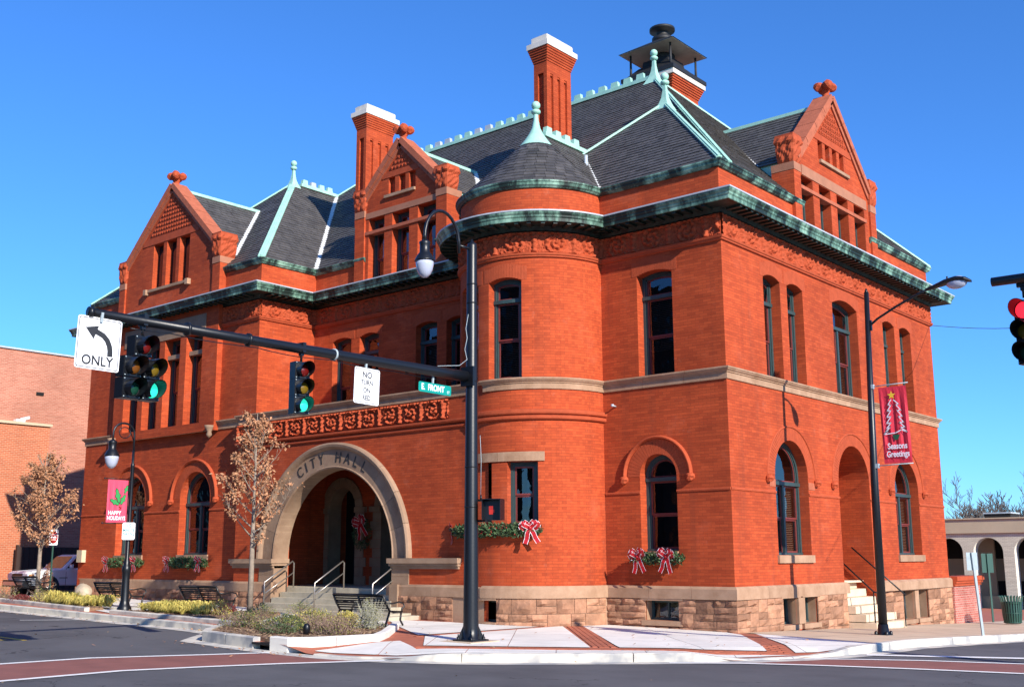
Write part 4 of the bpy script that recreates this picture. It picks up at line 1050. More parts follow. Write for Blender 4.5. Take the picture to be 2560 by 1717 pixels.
# ------------------------------------------------------------------ roofs
K = .955; EZ = 11.05
def mz(y): return EZ+K*(y-.38)
RY = 7.015; RZ = mz(RY); RX1 = -6.2; RX0 = -25.83+6.635
WLz = EZ+K*5.2; WRz = EZ+K*3.9
T1 = Vector((TCX, TCY, 13.2))
planes = {
 'main_front': [(-25.83, .38, EZ), (.11, .38, EZ), (RX1, RY, RZ), (RX0, RY, RZ)],
 'main_right': [(.11, .38, EZ), (.11, 13.65, EZ), (RX1, RY, RZ)],
 'main_back': [(.11, 13.65, EZ), (-25.83, 13.65, EZ), (RX0, RY, RZ), (RX1, RY, RZ)],
 'main_left': [(-25.83, 13.65, EZ), (-25.83, .38, EZ), (RX0, RY, RZ)],
 'lwing_front': [(-25.83, -1.84, EZ), (-15.43, -1.84, EZ), (-20.63, 3.36, WLz)],
 'lwing_right': [(-15.43, -1.84, EZ), (-15.43, .38, EZ), (-20.63, 5.58, WLz), (-20.63, 3.36, WLz)],
 'lwing_left': [(-25.83, .38, EZ), (-25.83, -1.84, EZ), (-20.63, 3.36, WLz), (-20.63, 5.58, WLz)],
 'rwing_front': [(-7.69, -.11, EZ), (.11, -.11, EZ), (-3.79, 3.79, WRz)],
 'rwing_right': [(.11, -.11, EZ), (.11, .38, EZ), (-3.79, 4.28, WRz), (-3.79, 3.79, WRz)],
 'rwing_left': [(-7.69, .38, EZ), (-7.69, -.11, EZ), (-3.79, 3.79, WRz), (-3.79, 4.28, WRz)],
 'turret_right': [(-3.42, TCY, EZ), (-3.42, 2.6, EZ), (TCX, 2.6, 13.2), (TCX, TCY, 13.2)],
 'turret_left': [(-7.78, 2.6, EZ), (-7.78, TCY, EZ), (TCX, TCY, 13.2), (TCX, 2.6, 13.2)],
}
def dormer_planes(tag_, axis, c, plane, hw, ez, rz_, back):
    # axis 'y': ridge runs +y from y=plane to back; axis 'x': ridge runs -x from x=plane to back
    if axis == 'y':
        planes[tag_+'_r'] = [(c+hw, plane, ez), (c+hw, back(ez), ez), (c, back(rz_), rz_), (c, plane, rz_)]
        planes[tag_+'_l'] = [(c-hw, back(ez), ez), (c-hw, plane, ez), (c, plane, rz_), (c, back(rz_), rz_)]
    else:
        planes[tag_+'_n'] = [(back(ez), c-hw, ez), (plane, c-hw, ez), (plane, c, rz_), (back(rz_), c, rz_)]
        planes[tag_+'_f'] = [(plane, c+hw, ez), (back(ez), c+hw, ez), (back(rz_), c, rz_), (plane, c, rz_)]
dormer_planes('dc', 'y', -11.5, .5, 2.0, 12.62, 14.45, lambda z: .38+(z-EZ)/K+.05)
dormer_planes('dl', 'y', -20.55, -1.8, 2.95, 11.55, 14.45, lambda z: -1.84+(z-EZ)/K+.05)
dormer_planes('db', 'x', 6.62, -.05, 2.45, 12.25, 14.6, lambda z: .11-(z-EZ)/K-.05)
def cut(key, axis, a0, a1, lim):
    P = [Vector(p) for p in planes.pop(key)]; nrm = (P[1]-P[0]).cross(P[2]-P[0]).normalized(); P2 = [(p.x, p.y) for p in P]
    if sum(P2[i][0]*P2[(i+1) % len(P2)][1]-P2[(i+1) % len(P2)][0]*P2[i][1] for i in range(len(P2))) < 0: P2 = P2[::-1]
    lift = lambda q: [(x, y, P[0].z-(nrm.x*(x-P[0].x)+nrm.y*(y-P[0].y))/nrm.z) for x, y in q]
    if axis == 'x': parts = [clip(P2, -1, 0, -a0), clip(P2, 1, 0, a1), clip(clip(clip(P2, 1, 0, a0), -1, 0, -a1), 0, 1, lim)]
    else: parts = [clip(P2, 0, -1, -a0), clip(P2, 0, 1, a1), clip(clip(clip(P2, 0, 1, a0), 0, -1, -a1), -1, 0, -lim)]
    for i, q in enumerate(parts):
        if len(q) >= 3: planes[key+str(i)] = lift(q)
cut('main_front', 'x', -13.5, -9.5, 1.3); cut('lwing_front', 'x', -23.5, -17.6, -1.3); cut('main_right', 'y', 4.2, 9.04, -.9)
mb = MB()
for k, p in planes.items(): mb.face(p, 'slate_bed')
# turret cone
n = 40; rc = TR+.12
cone = [(TCX+rc*cos(radians(-185+190*k/n)), TCY+rc*sin(radians(-185+190*k/n)), EZ) for k in range(n+1)]
for a, b in zip(cone, cone[1:]): mb.face([a, b, tuple(T1)], 'slate_bed')
mb.build('roof', hall)
# slates: real courses on every plane
slmb = MB()
def slate_plane(poly, skip=None, ex=.19, sw=.27):
    P = [Vector(p) for p in poly]; nrm = (P[1]-P[0]).cross(P[2]-P[0]).normalized()
    if nrm.z < 0: nrm = -nrm
    ux = Vector((-nrm.y, nrm.x, 0)).normalized(); uy = nrm.cross(ux)
    if uy.z < 0: uy = -uy; ux = -ux
    o_ = P[0]; L2 = [((p-o_).dot(ux), (p-o_).dot(uy)) for p in P]
    ar = sum(L2[i][0]*L2[(i+1) % len(L2)][1]-L2[(i+1) % len(L2)][0]*L2[i][1] for i in range(len(L2)))
    if ar < 0: L2 = L2[::-1]
    x0, x1 = min(p[0] for p in L2), max(p[0] for p in L2); y0, y1 = min(p[1] for p in L2), max(p[1] for p in L2)
    for j in range(int((y1-y0)/ex)+1):
        yy = y0+j*ex; x = x0-(sw/2 if j % 2 else 0)-U(0, .05)
        while x < x1:
            w_ = sw*U(.85, 1.15); lo = yy+U(-.006, .006); cell = [(x+.004, lo), (x+w_-.004, lo), (x+w_-.004, yy+ex+.03), (x+.004, yy+ex+.03)]; x += w_
            q = clip(clip(L2, 1, 0, cell[0][0]), -1, 0, -cell[1][0])
            if len(q) < 3: continue
            q = clip(clip(q, 0, 1, lo), 0, -1, -cell[2][1])
            if len(q) < 3: continue
            th = U(.02, .032)
            f = lambda a: o_+ux*a[0]+uy*a[1]+nrm*(.004+th*(1-(a[1]-lo)/(ex+.05)))
            slmb.face([f(a) for a in q], 'slate')
            low = sorted(q, key=lambda a: a[1])[:2]
            if abs(low[0][1]-low[1][1]) < .004:
                a, b = sorted(low); A, B_ = f(a), f(b); slmb.face([A-nrm*th, B_-nrm*th, B_, A], 'slate')
for k, p in planes.items():
    if k in ('main_back', 'main_left', 'rwing_left', 'lwing_left'): continue
    slate_plane(p)
slmb.build('slates', hall)['kind'] = 'stuff'
# turret slates as single parts
L_ = hypot(rc, 2.15); rows = 17
for j in range(rows):
    t0 = j/rows; r0 = rc*(1-t0); t1 = (j+1.12)/rows; r1 = rc*max(0, 1-t1)
    if r0 < .22: break
    nn = max(5, int(pi*1.05*r0/.27)); off = .5*(j % 2)
    for k in range(nn):
        a0 = radians(-185)+radians(190)*(k+off)/nn+.004/r0; a1 = a0+radians(190)/nn-.008/r0
        if a1 > radians(8): continue
        z0 = EZ+2.15*t0; z1 = EZ+2.15*min(1, t1); th = U(.014, .024)
        if a0 < radians(-150): continue
        mb = MB(); n_ = Vector((cos((a0+a1)/2)*.7, sin((a0+a1)/2)*.7, .71))
        A = [Vector((TCX+r0*cos(a), TCY+r0*sin(a), z0))+n_*th for a in (a0, a1)]; B_ = [Vector((TCX+r1*cos(a), TCY+r1*sin(a), z1))+n_*.004 for a in (a1, a0)]
        mb.face([A[0], A[1], B_[0], B_[1]], 'slate'); mb.face([A[0]-n_*th, A[1]-n_*th, A[1], A[0]], 'slate'); mb.build('slate', hall)
# dormer cheeks
def cheek(pts, m='copper'):
    mb = MB(); mb.face(pts, m); mb.build('dormer_cheek', hall)
bk = lambda z: .38+(z-EZ)/K
for s_ in (-1, 1):
    x = -11.5+s_*1.97; cheek([(x, .5, 11.0), (x, .5, 12.65), (x, bk(12.65)+.1, 12.65)])
    x = -20.55+s_*2.9; cheek([(x, -1.75, 11.0), (x, -1.75, 11.6), (x, -1.84+.6, 11.6)])
    y = 6.62+s_*2.4; cheek([(-.05, y, 11.0), (-.05, y, 12.28), (.11-(12.28-EZ)/K-.1, y, 12.28)])
# hip and ridge flashings
def flash(a, b, m='copper', w_=.14, h=.035, lift=.03):
    mb = MB(); a = Vector(a)+Vector((0, 0, lift)); b = Vector(b)+Vector((0, 0, lift)); mb.beam(a, b, w_, h, m)
    mb.beam(a+Vector((0, 0, .03)), b+Vector((0, 0, .03)), .07, .05, m); mb.build('hip_flashing', hall)
flash((.11, .38, EZ), (RX1, RY, RZ)); flash((.11, 13.65, EZ), (RX1, RY, RZ)); flash((-25.83, .38, EZ), (RX0, RY, RZ)); flash((-25.83, -1.84, EZ), (-20.63, 3.36, WLz)); flash((-15.43, -1.84, EZ), (-20.63, 3.36, WLz), w_=.24)
flash((.11, -.11, EZ), (-3.79, 3.79, WRz), w_=.15); flash((-7.69, -.11, EZ), (-3.79, 3.79, WRz))
def valley(a, b, m='lead_white', w_=.3):
    mb = MB(); mb.beam(Vector(a)+Vector((0, 0, .06)), Vector(b)+Vector((0, 0, .06)), w_, .02, m); mb.build('valley_flashing', hall)
valley((-15.43, .38, EZ), (-20.63, 5.58, WLz)); valley((-3.42, -.0, EZ+.02), (-5.6, 2.15, 13.16), w_=.22)
for s_, c, hw, p0, ez, rz_ in ((1, -11.5, 2.0, .38, 12.62, 14.45), (-1, -11.5, 2.0, .38, 12.62, 14.45), (1, -20.55, 2.95, -1.84, 11.55, 14.45), (-1, -20.55, 2.95, -1.84, 11.55, 14.45)):
    valley((c+s_*hw, p0+(ez-EZ)/K, ez), (c, p0+(rz_-EZ)/K, rz_), w_=.2)
for s_ in (-1, 1): valley((.11-(12.25-EZ)/K, 6.62+s_*2.45, 12.25), (.11-(14.6-EZ)/K, 6.62, 14.6), w_=.2)
for a, b in (((-11.5, .5, 14.47), (-11.5, bk(14.45), 14.47)), ((-20.55, -1.8, 14.47), (-20.55, -1.84+(14.45-EZ)/K, 14.47)), ((0, 6.62, 14.62), (.11-(14.6-EZ)/K, 6.62, 14.62))):
    mb = MB(); mb.beam(a, b, .16, .10, 'copper'); mb.build('ridge_flashing', hall)
def cresting(a, b, step=.46, bw=.24, bh=.20, m='copper'):
    a = Vector(a); b = Vector(b); d = (b-a); L_ = d.length; d.normalize(); mb = MB(); mb.beam(a+Vector((0, 0, .05)), b+Vector((0, 0, .05)), .22, .12, m)
    base = mb.build('ridge_flashing', hall); n = int(L_/step); sd_ = d.cross(Vector((0, 0, 1)))
    for k in range(n):
        c = a+d*(step*(k+.5)); mb = MB(); z0, z1 = .10, .10+bh
        P = [c+d*(sx*w2/2)+sd_*(sy*t)+Vector((0, 0, zz)) for zz, w2, t in ((z0, bw*1.0, .07), (z1, bw*.78, .07)) for sx in (-1, 1) for sy in (-1, 1)]
        mb.raw(P, [(0, 1, 3, 2), (4, 6, 7, 5), (0, 4, 5, 1), (2, 3, 7, 6), (0, 2, 6, 4), (1, 5, 7, 3)], m if R() < .7 else 'lead'); mb.build('cresting_block', base)
cresting((RX0, RY, RZ), (RX1, RY, RZ), .53, .33, .22); cresting((-20.63, 3.7, WLz), (-20.63, 5.55, WLz), .42, .27, .20); cresting((TCX, TCY+.3, 13.2), (TCX, 2.15, 13.2), .42, .27, .20)
def finial(p, n=4, s=1.0, rot=pi/4):
    mb = MB(); prof = [(.62, -.52), (.42, -.26), (.25, 0.0), (.15, .22), (.095, .50), (.08, .72)]
    vs = []; fs = []
    for r_, z in prof:
        for k in range(n): a = rot+2*pi*k/n; vs.append((p[0]+r_*s*cos(a), p[1]+r_*s*sin(a), p[2]+z*s))
    for i in range(len(prof)-1):
        for k in range(n): fs.append((i*n+k, i*n+(k+1) % n, (i+1)*n+(k+1) % n, (i+1)*n+k))
    mb.raw(vs, fs, 'copper', n > 8); f = mb.build('finial', hall)
    b_ = MB(); b_.lathe((p[0], p[1], p[2]+.72*s), [(.07, 0), (.12, .04), (.135, .08), (.12, .12), (.07, .15)], 'copper', 14)
    b_.lathe((p[0], p[1], p[2]+.72*s), [(.05, .15)]+[(.125*sin(pi*k/8)+.001, .27-.125*cos(pi*k/8)) for k in range(9)], 'copper', 14); b_.build('finial_ball', f)
finial((RX1, RY, RZ+.05), s=.84); finial((-3.79, 3.79, WRz+.0), s=.82); finial((-20.63, 3.36, WLz+.0), s=.8); finial((TCX, TCY, 13.15), 24, .80)
mb = MB(); mb.tube([(-4.8, 1.17, 11.6), (-4.8, 1.17, 12.69)], .05, 'lead'); mb.build('vent_pipe', hall)

# ------------------------------------------------------------------ gables
def checker(M, c, zb, apex, k, name='terracotta_tile', size=.155):
    """pierced square tiles set in a triangle"""
    z = zb; row = 0
    while z < apex-.12:
        hw = (apex-z-size)*k
        n = int(hw/size)
        for i in range(-n, n):
            u = c+i*size; mb = MB(); g = .012; t = .014
            mbox(mb, M, u+g, u+size-g, z+g, z+size-g, -.01, t, 'terracotta')
            mbox(mb, M, u+size*.3, u+size*.7, z+size*.3, z+size*.7, t-.002, t+.022, 'terracotta')
            mb.build(name, hall)
        z += size; row += 1
def gable(M, c, base, foot, hw, apex, slots, wins, wall_top_hw, band, winband=None, posts=(.4,), sillz=None, sill_hw=1.0, thick=.42, post_top=0, check=None):
    k = (hw)/(apex-foot)
    top = lambda u: min(apex-.06, apex-.06-abs(u-c)/k)
    lo, hi = c-wall_top_hw, c+wall_top_hw
    tf = lambda u: max(foot-.12, top(u)) if abs(u-c) > hw else top(u)
    mb = MB(); colwall(mb, M, lo, hi, base, tf, slots+wins, extra=(c, c-hw, c+hw))
    # back of the gable above the roof
    colwall(mb, lambda u, z, d: M(u, z, -thick), lo, hi, base, tf, extra=(c, c-hw, c+hw)); g = mb.build('gable_wall', hall)
    for w_ in wins: pass
    for o in slots:
        m2 = MB(); mbox(m2, M, o.u0, o.u1, o.zb, o.zt, -o.D-.02, -o.D+.0, 'dark_room' if o.kind == 'dark' else 'brick'); m2.build('louvre', hall)
    # stone band over the slots
    mb = MB(); z0, z1 = band; mbox(mb, M, c-(apex-z1)*k+.12, c+(apex-z1)*k-.12, z0, z1, -.02, .018, 'terracotta'); mb.build('gable_band', hall)
    if sillz: mb = MB(); mbox(mb, M, c-sill_hw, c+sill_hw, sillz-.09, sillz, -.1, .07, 'sandstone_smooth'); mb.build('sill', hall)
    if winband: mb = MB(); mbox(mb, M, lo+.35, hi-.35, winband[0], winband[1], -.02, .02, 'pink_stone'); mb.build('lintel', hall)
    # copings in four lengths each side
    L_ = hypot(hw, apex-foot)
    for s_ in (-1, 1):
        a = Vector((c, apex)); b = Vector((c+s_*hw*1.03, foot-.03*(apex-foot))); d = (b-a).normalized(); nrm = Vector((-d.y*s_, d.x*s_)) if True else None
        if nrm.y < 0: nrm = -nrm
        for q in range(4):
            p0 = a.lerp(b, q/4+(.003 if q else 0)); p1 = a.lerp(b, (q+1)/4-.003); mb = MB(); P = []
            for dd in (-thick-.04, .11):
                for p, t in ((p0, -.05), (p1, -.05), (p1, .13), (p0, .13)): P.append(M(p.x+nrm.x*t, p.y+nrm.y*t, dd))
            mb.raw(P, [(0, 3, 2, 1), (4, 5, 6, 7), (0, 1, 5, 4), (2, 3, 7, 6), (0, 4, 7, 3), (1, 2, 6, 5)], 'terracotta_pale')
            # lower lit face: thin inner moulding
            P = []
            for dd in (-.02, .05):
                for p, t in ((p0, -.17), (p1, -.17), (p1, -.052), (p0, -.052)): P.append(M(p.x+nrm.x*t, p.y+nrm.y*t, dd))
            mb.raw(P, [(0, 3, 2, 1), (4, 5, 6, 7), (0, 1, 5, 4), (2, 3, 7, 6), (0, 4, 7, 3), (1, 2, 6, 5)], 'terracotta_pale'); mb.build('coping_stone', hall)
    # apex ornament: scrolled capital
    base_p = Vector(M(c, apex+.02, -thick/2+.10)); mb = MB(); mb.lathe(base_p, [(.15, -.12), (.13, .02), (.10, .10), (.10, .16), (.13, .2)], 'terracotta', 12)
    for i in range(4):
        a = pi/4+i*pi/2; q = base_p+Vector((cos(a)*.19, sin(a)*.19, .36)); bm = bmesh.new(); bmesh.ops.create_icosphere(bm, subdivisions=2, radius=.15)
        mb.raw([q+v_.co*(1+.25*noise.noise(v_.co*16+Vector((i*3, 0, 0)))) for v_ in bm.verts], [tuple(v_.index for v_ in f_.verts) for f_ in bm.faces], 'terracotta'); bm.free()
    bm = bmesh.new(); bmesh.ops.create_icosphere(bm, subdivisions=2, radius=.15)
    mb.raw([base_p+Vector((0, 0, .27))+v_.co*(1+.4*noise.noise(v_.co*12)) for v_ in bm.verts], [tuple(v_.index for v_ in f_.verts) for f_ in bm.faces], 'terracotta'); bm.free(); mb.build('gable_finial', hall)
    if check: checker(M, c, check[0], check[1], k)
    return k
def post(M, u0, u1, z0, z1, ztop, dep=.6, front=.06):
    mb = MB(); mbox(mb, M, u0, u1, z0, z1-.22, -dep, front, 'brick'); f = mb.build('kneeler_post', hall)
    mb = MB(); mbox(mb, M, u0-.01, u1+.01, z1-.215, z1, -dep, front+.015, 'pink_stone'); mb.build('kneeler_stone', f)
    # carved block: displaced box
    mb = MB(); n = 9; H = ztop-z1; W_ = u1-u0
    def fld(a, b, s): return .045*(.5+.5*sin(a*14+3*sin(b*9+s)))+.035*noise.noise(Vector((a*9, b*9, s)))
    for (fa, nu) in ((0, 9), (1, 9), (2, 9), (3, 9)):
        vs = []; fs = []
        for i in range(nu+1):
            for j in range(n+1):
                t = i/nu; z = z1+.003+H*j/n; fl = .04*sin(pi*j/n)+(.05 if j > n-3 else 0)
                e = fld(t, j/n, fa) if 0 < i < nu and 0 < j < n else .0
                if fa == 0: vs.append(M(u0-fl+(W_+2*fl)*t, z, front+fl+e))
                elif fa == 1: vs.append(M(u1+fl+e, z, front+fl-(dep*.75+2*fl)*t))
                elif fa == 2: vs.append(M(u1+fl-(W_+2*fl)*t, z, front-dep*.75-fl))
                else: vs.append(M(u0-fl-e, z, front-dep*.75-fl+(dep*.75+2*fl)*t))
        for i in range(nu):
            for j in range(n): a = i*(n+1)+j; fs.append((a, a+n+1, a+n+2, a+1))
        mb.raw(vs, fs, 'terracotta')
    mbox(mb, M, u0-.05, u1+.05, ztop-.02, ztop+.05, -dep*.75+.02, front+.05, 'terracotta'); mb.build('carved_block', f)
def slot(u0, w_, zb, zt, D=.14): return Op(u0, u0+w_, zb, zt, D=D)
# centre dormer
M = MA(.43)
CW = [Op(-12.93, -12.2, 10.15, 12.32, D=.36), Op(-11.84, -11.08, 10.15, 12.32, D=.36), Op(-10.7, -9.93, 10.15, 12.32, D=.36)]
gable(M, -11.5, 10.1, 12.95, 1.72, 14.62, [slot(-12.03, .29, 12.95, 13.5), slot(-11.56, .29, 12.95, 13.5), slot(-11.11, .29, 12.95, 13.5)], CW, 1.95, (13.51, 13.70), winband=(12.33, 12.52), sillz=12.94, sill_hw=.68, check=(13.72, 14.45))
for o in CW: window(M, o, transom=11.86, d=-.26, blinds=0, meet=11.0)
mb = MB(); mbox(mb, M, -13.1, -9.9, 11.80, 11.90, -.2, .035, 'terracotta_pale'); mb.build('stone_transom', hall)
post(M, -13.52, -13.08, 10.1, 12.62, 13.3); post(M, -9.86, -9.42, 10.1, 12.62, 13.3)
# left pavilion gable
M = MA(-1.93)
SL = [slot(-21.58, .62, 10.97, 12.58, .22), slot(-20.75, .6, 10.97, 12.58, .22), slot(-19.95, .6, 10.97, 12.58, .22)]
for s_ in SL: s_.kind = 'flat'
gable(M, -20.55, 9.9, 12.05, 2.72, 14.55, [], SL, 2.95, (12.6, 12.86), sillz=10.96, sill_hw=1.28, check=(12.88, 14.3))
for o in SL:
    m2 = MB(); mbox(m2, M, o.u0, o.u1, o.zb, o.zt, -.24, -.22, 'truck_glass'); m2.build('slot_glass', hall)
for x in (-21.83, -19.27): m2 = MB(); mbox(m2, M, x-.08, x+.08, 10.78, 10.97, -.05, .14, 'sandstone_smooth'); m2.build('sill_end', hall)
post(M, -23.62, -23.25, 9.95, 11.45, 12.22); post(M, -17.86, -17.45, 9.95, 11.45, 12.22, dep=.75)
# gable over the right-hand facade
M = MBx(.04)
BW = [Op(4.4, 5.14, 10.15, 11.87, D=.36), Op(5.54, 6.28, 10.15, 11.87, D=.36), Op(6.69, 7.44, 10.15, 11.87, D=.36), Op(7.86, 8.61, 10.15, 11.87, D=.36)]
gable(M, 6.62, 10.1, 12.35, 2.42, 14.78, [slot(5.62, .29, 12.66, 13.21), slot(6.09, .29, 12.66, 13.21), slot(6.56, .29, 12.66, 13.21), slot(7.04, .29, 12.66, 13.21)], BW, 2.5, (13.22, 13.42), winband=(11.89, 12.18), sillz=12.65, sill_hw=.96, check=(13.44, 14.6))
for o in BW: window(M, o, transom=11.52, d=-.26, blinds=0, meet=10.9)
mb = MB(); mbox(mb, M, 4.3, 8.7, 11.47, 11.57, -.2, .035, 'terracotta_pale'); mb.build('stone_transom', hall)
post(M, 3.9, 4.3, 10.1, 12.1, 12.85); post(M, 8.94, 9.34, 10.1, 12.1, 12.85)

# ------------------------------------------------------------------ chimneys
def chimney(x0, y0, x1, y1, zb, zt):
    """brick stack with recessed panels, corbelled head and white cap"""
    mb = MB(); pt = zt-1.0
    ops = [Op(x0+.16, x1-.13, zb, pt, D=.09)]
    colwall(mb, MA(y0), x0, x1, zb, zt-.62, ops); ox = ops[0]; mb.face([(ox.u0, y0+.09, zb), (ox.u1, y0+.09, zb), (ox.u1, y0+.09, pt), (ox.u0, y0+.09, pt)], 'brick')
    W_ = y1-y0; ops = [Op(y0+W_*a, y0+W_*b, zb, pt, D=.08) for a, b in ((.14, .26), (.43, .55), (.71, .83))]
    colwall(mb, MBx(x1), y0, y1, zb, zt-.62, ops)
    for o in ops: mb.face([(x1-.08, o.u0, zb), (x1-.08, o.u1, zb), (x1-.08, o.u1, pt), (x1-.08, o.u0, pt)], 'brick')
    for o in ops: mbox(mb, MBx(x1), o.u0+.01, o.u1-.01, pt-.06, pt-.002, -.07, -.02, 'brick')
    mb.box(x0, y0+.1, zb, x1-.1, y1, zt-.62, 'brick'); ch_ = mb.build('chimney', hall)
    for k in range(6):
        e = .02+.022*k; mb = MB(); z0 = zt-.62+.075*k; mb.box(x0-e, y0-e, z0+.001, x1+e, y1+e, z0+.073, 'brick'); mb.build('corbel_course', ch_)
    e = .14; mb = MB(); mb.box(x0-e-.02, y0-e-.02, zt-.17, x1+e+.02, y1+e+.02, zt, 'chimney_cap'); mb.box(x0-.05, y0-.05, zt+.001, x1+.05, y1+.05, zt+.22, 'chimney_cap'); mb.box(x0-.03, y0-.03, zt+.221, x1+.03, y1+.03, zt+.25, 'lead'); mb.build('chimney_cap', ch_)
chimney(-16.05, 2.56, -15.53, 3.86, 12.3, 17.43); chimney(-7.79, 2.56, -7.27, 3.78, 12.6, 17.43)
# big stack with the black hood behind the ridge
mb = MB(); mb.box(-7.75, 7.85, 13.5, -6.05, 9.55, 17.3, 'brick'); big = mb.build('chimney', hall)
for k in range(6):
    e = .03*k; mb = MB(); mb.box(-7.75-e, 7.85-e, 17.302+.075*k, -6.05+e, 9.55+e, 17.374+.075*k, 'brick'); mb.build('corbel_course', big)
mb = MB(); mb.box(-7.95, 7.65, 17.76, -5.85, 9.75, 17.93, 'chimney_cap'); mb.build('chimney_cap', big)
cx, cy = -6.9, 8.7
def frus(mb, c, z0, z1, a, b, m): 
    P = [(c[0]+sx*r_, c[1]+sy*r_, z) for r_, z in ((a, z0), (b, z1)) for sx, sy in ((-1, -1), (1, -1), (1, 1), (-1, 1))]
    mb.raw(P, [(0, 3, 2, 1), (4, 5, 6, 7), (0, 1, 5, 4), (1, 2, 6, 5), (2, 3, 7, 6), (3, 0, 4, 7)], m)
mb = MB(); frus(mb, (cx, cy), 17.935, 18.08, 1.08, 1.08, 'soot'); frus(mb, (cx, cy), 18.081, 18.5, 1.0, .62, 'soot'); frus(mb, (cx, cy), 18.5, 18.75, .55, .5, 'soot'); mb.lathe((cx, cy, 18.5), [(.42, 0), (.42, 1.0)], 'soot', 20); mb.build('chimney_base', big)
mb = MB(); frus(mb, (cx, cy), 18.985, 19.0, 1.10, 1.10, 'hood_steel'); frus(mb, (cx, cy), 19.002, 19.5, 1.13, .35, 'soot'); mb.lathe((cx, cy, 19.3), [(.30, 0), (.30, .22), (.37, .25), (.37, .38), (.22, .42), (.22, .62), (.45, .65), (.45, .74), (.3, .80), (.1, .82)], 'soot', 24); mb.build('chimney_hood', big)
for sx in (-1, 1):
    for sy in (-1, 1): mb = MB(); mb.tube([(cx+sx*.82, cy+sy*.82, 17.95), (cx+sx*.82, cy+sy*.82, 19.0)], [.05, .035], 'soot'); mb.build('hood_leg', big)

# small fittings on the wall
mb = MB(); mb.box(-25.55, -1.9, 1.55, -25.2, -1.74, 1.98, 'box_beige'); o = mb.build('meter_box'); tag(o, 'small beige meter box at the far left corner of the brick wall', 'meter box')
mb = MB(); mb.tube([(-3.15, -.0, 5.35), (-3.15, -.12, 5.36)], .02, 'lead'); mb.lathe((-3.15, -.14, 5.36), [(.04, -.03), (.04, .03)], 'lead', 8); mb.build('wall_pin', hall)

# ------------------------------------------------------------------ garlands with bows
def bow(M, u, z, d, parent, s=1.0, ang=0):
    mb = MB()
    def pt(a, b, c): 
        ca, sa = cos(ang), sin(ang); return Vector(M(u+(a*ca-b*sa)*s, z+(a*sa+b*ca)*s, d+c*s))
    def rib(path, w_, taper=1):      # path of (a,b,c) ; ribbon width along depth+vertical
        n = len(path)
        for i in range(n-1):
            p, q = Vector(path[i]), Vector(path[i+1]); t = (q-p).normalized(); sd_ = t.cross(Vector((0, 0, 1))); sd_ = sd_.normalized()*w_/2
            for f0, f1, m in ((-1, -.84, 'ribbon_white'), (-.84, .84, 'ribbon_red'), (.84, 1, 'ribbon_white')):
                sp = sd_; t2 = sd_
                mb.face([pt(*(p+sp*f0)), pt(*(q+t2*f0)), pt(*(q+t2*f1)), pt(*(p+sp*f1))], m)
    for s_ in (-1, 1):
        loop = [(s_*.02, 0, .05), (s_*.09, .10, .10), (s_*.17, .14, .13), (s_*.22, .07, .12), (s_*.20, -.01, .09), (s_*.12, -.03, .05), (s_*.02, -.01, .04)]
        rib(loop, .135)
        loop = [(s_*.02, 0, .06), (s_*.06, .14, .12), (s_*.13, .19, .14), (s_*.16, .11, .16), (s_*.02, .0, .08)]
        rib(loop, .12)
        rib([(s_*.02, -.02, .06), (s_*.08, -.17, .09), (s_*.11, -.30, .07), (s_*.17, -.44, .08)], .125)
    mb.lathe(pt(0, 0, .07), [(.001, -.045), (.04, -.03), (.05, 0), (.04, .03), (.001, .045)], 'ribbon_red', 10)
    return mb.build('bow', parent)
def garland(M, u0, u1, z, label, bows, n=700, hgt=.17, s=1.0, dep=.14):
    t = thing('window_garland', label, 'garland', M((u0+u1)/2, z, .1), 'evergreen garlands on the window sills'); L0 = Vector(M((u0+u1)/2, z, .1))
    mb = MB(); W_ = u1-u0
    for i in range(n):
        u = U(u0, u1); e = 1-(2*(u-u0)/W_-1)**6*.5; a = U(0, 2*pi); rr_ = sqrt(R()); zz = z+sin(a)*hgt*rr_*e; dd = .14+cos(a)*dep*rr_
        p = Vector(M(u, zz, max(.01, dd))); ln = U(.05, .13); dirv = Vector(M(u+U(-1, 1), zz+U(-.7, 1), dd+U(.0, 1)))-Vector(M(u, zz, dd)); dirv.normalize(); sd_ = dirv.cross(Vector((R()-.5, R()-.5, R()-.5))).normalized()*.013
        mb.face([p-sd_, p+dirv*ln*.5-sd_*1.3, p+dirv*ln, p+dirv*ln*.5+sd_*1.3, p+sd_], 'pine_green')
    for i in range(int(n/40)):
        u = U(u0, u1); p = Vector(M(u, z+U(-.1, .1), .24)); mb.lathe(p, [(.001, -.02), (.018, 0), (.001, .02)], 'ribbon_red', 5)
    mb.v = [tuple(Vector(p)-L0) for p in mb.v]; mb.build('foliage', t)
    for bu in bows:
        b_ = bow(M, bu, z+.05, .22, t, s*U(.74, .86), U(-.12, .12)); 
        for v_ in b_.data.vertices: v_.co -= L0
garland(MA(-1.73), -19.65, -17.6, 1.53, 'garland on the arched window nearer the entrance, between two red bows', (-19.6, -17.85), 1500)
garland(MA(-1.73), -23.5, -21.35, 1.53, 'garland on the arched window farthest left, behind the lamp post', (-23.35, -21.6), 1500)
garland(MT, deg(-127), deg(-50), 2.30, 'long garland wrapped round the turret below its two windows', (deg(-124), deg(-56.5)), 2600, .16, 1.05)
garland(MA(0), -2.62, -1.25, 1.62, 'short garland with two large bows under the arched window near the street corner', (-2.42, -1.62), 1100, .14, 1.05)
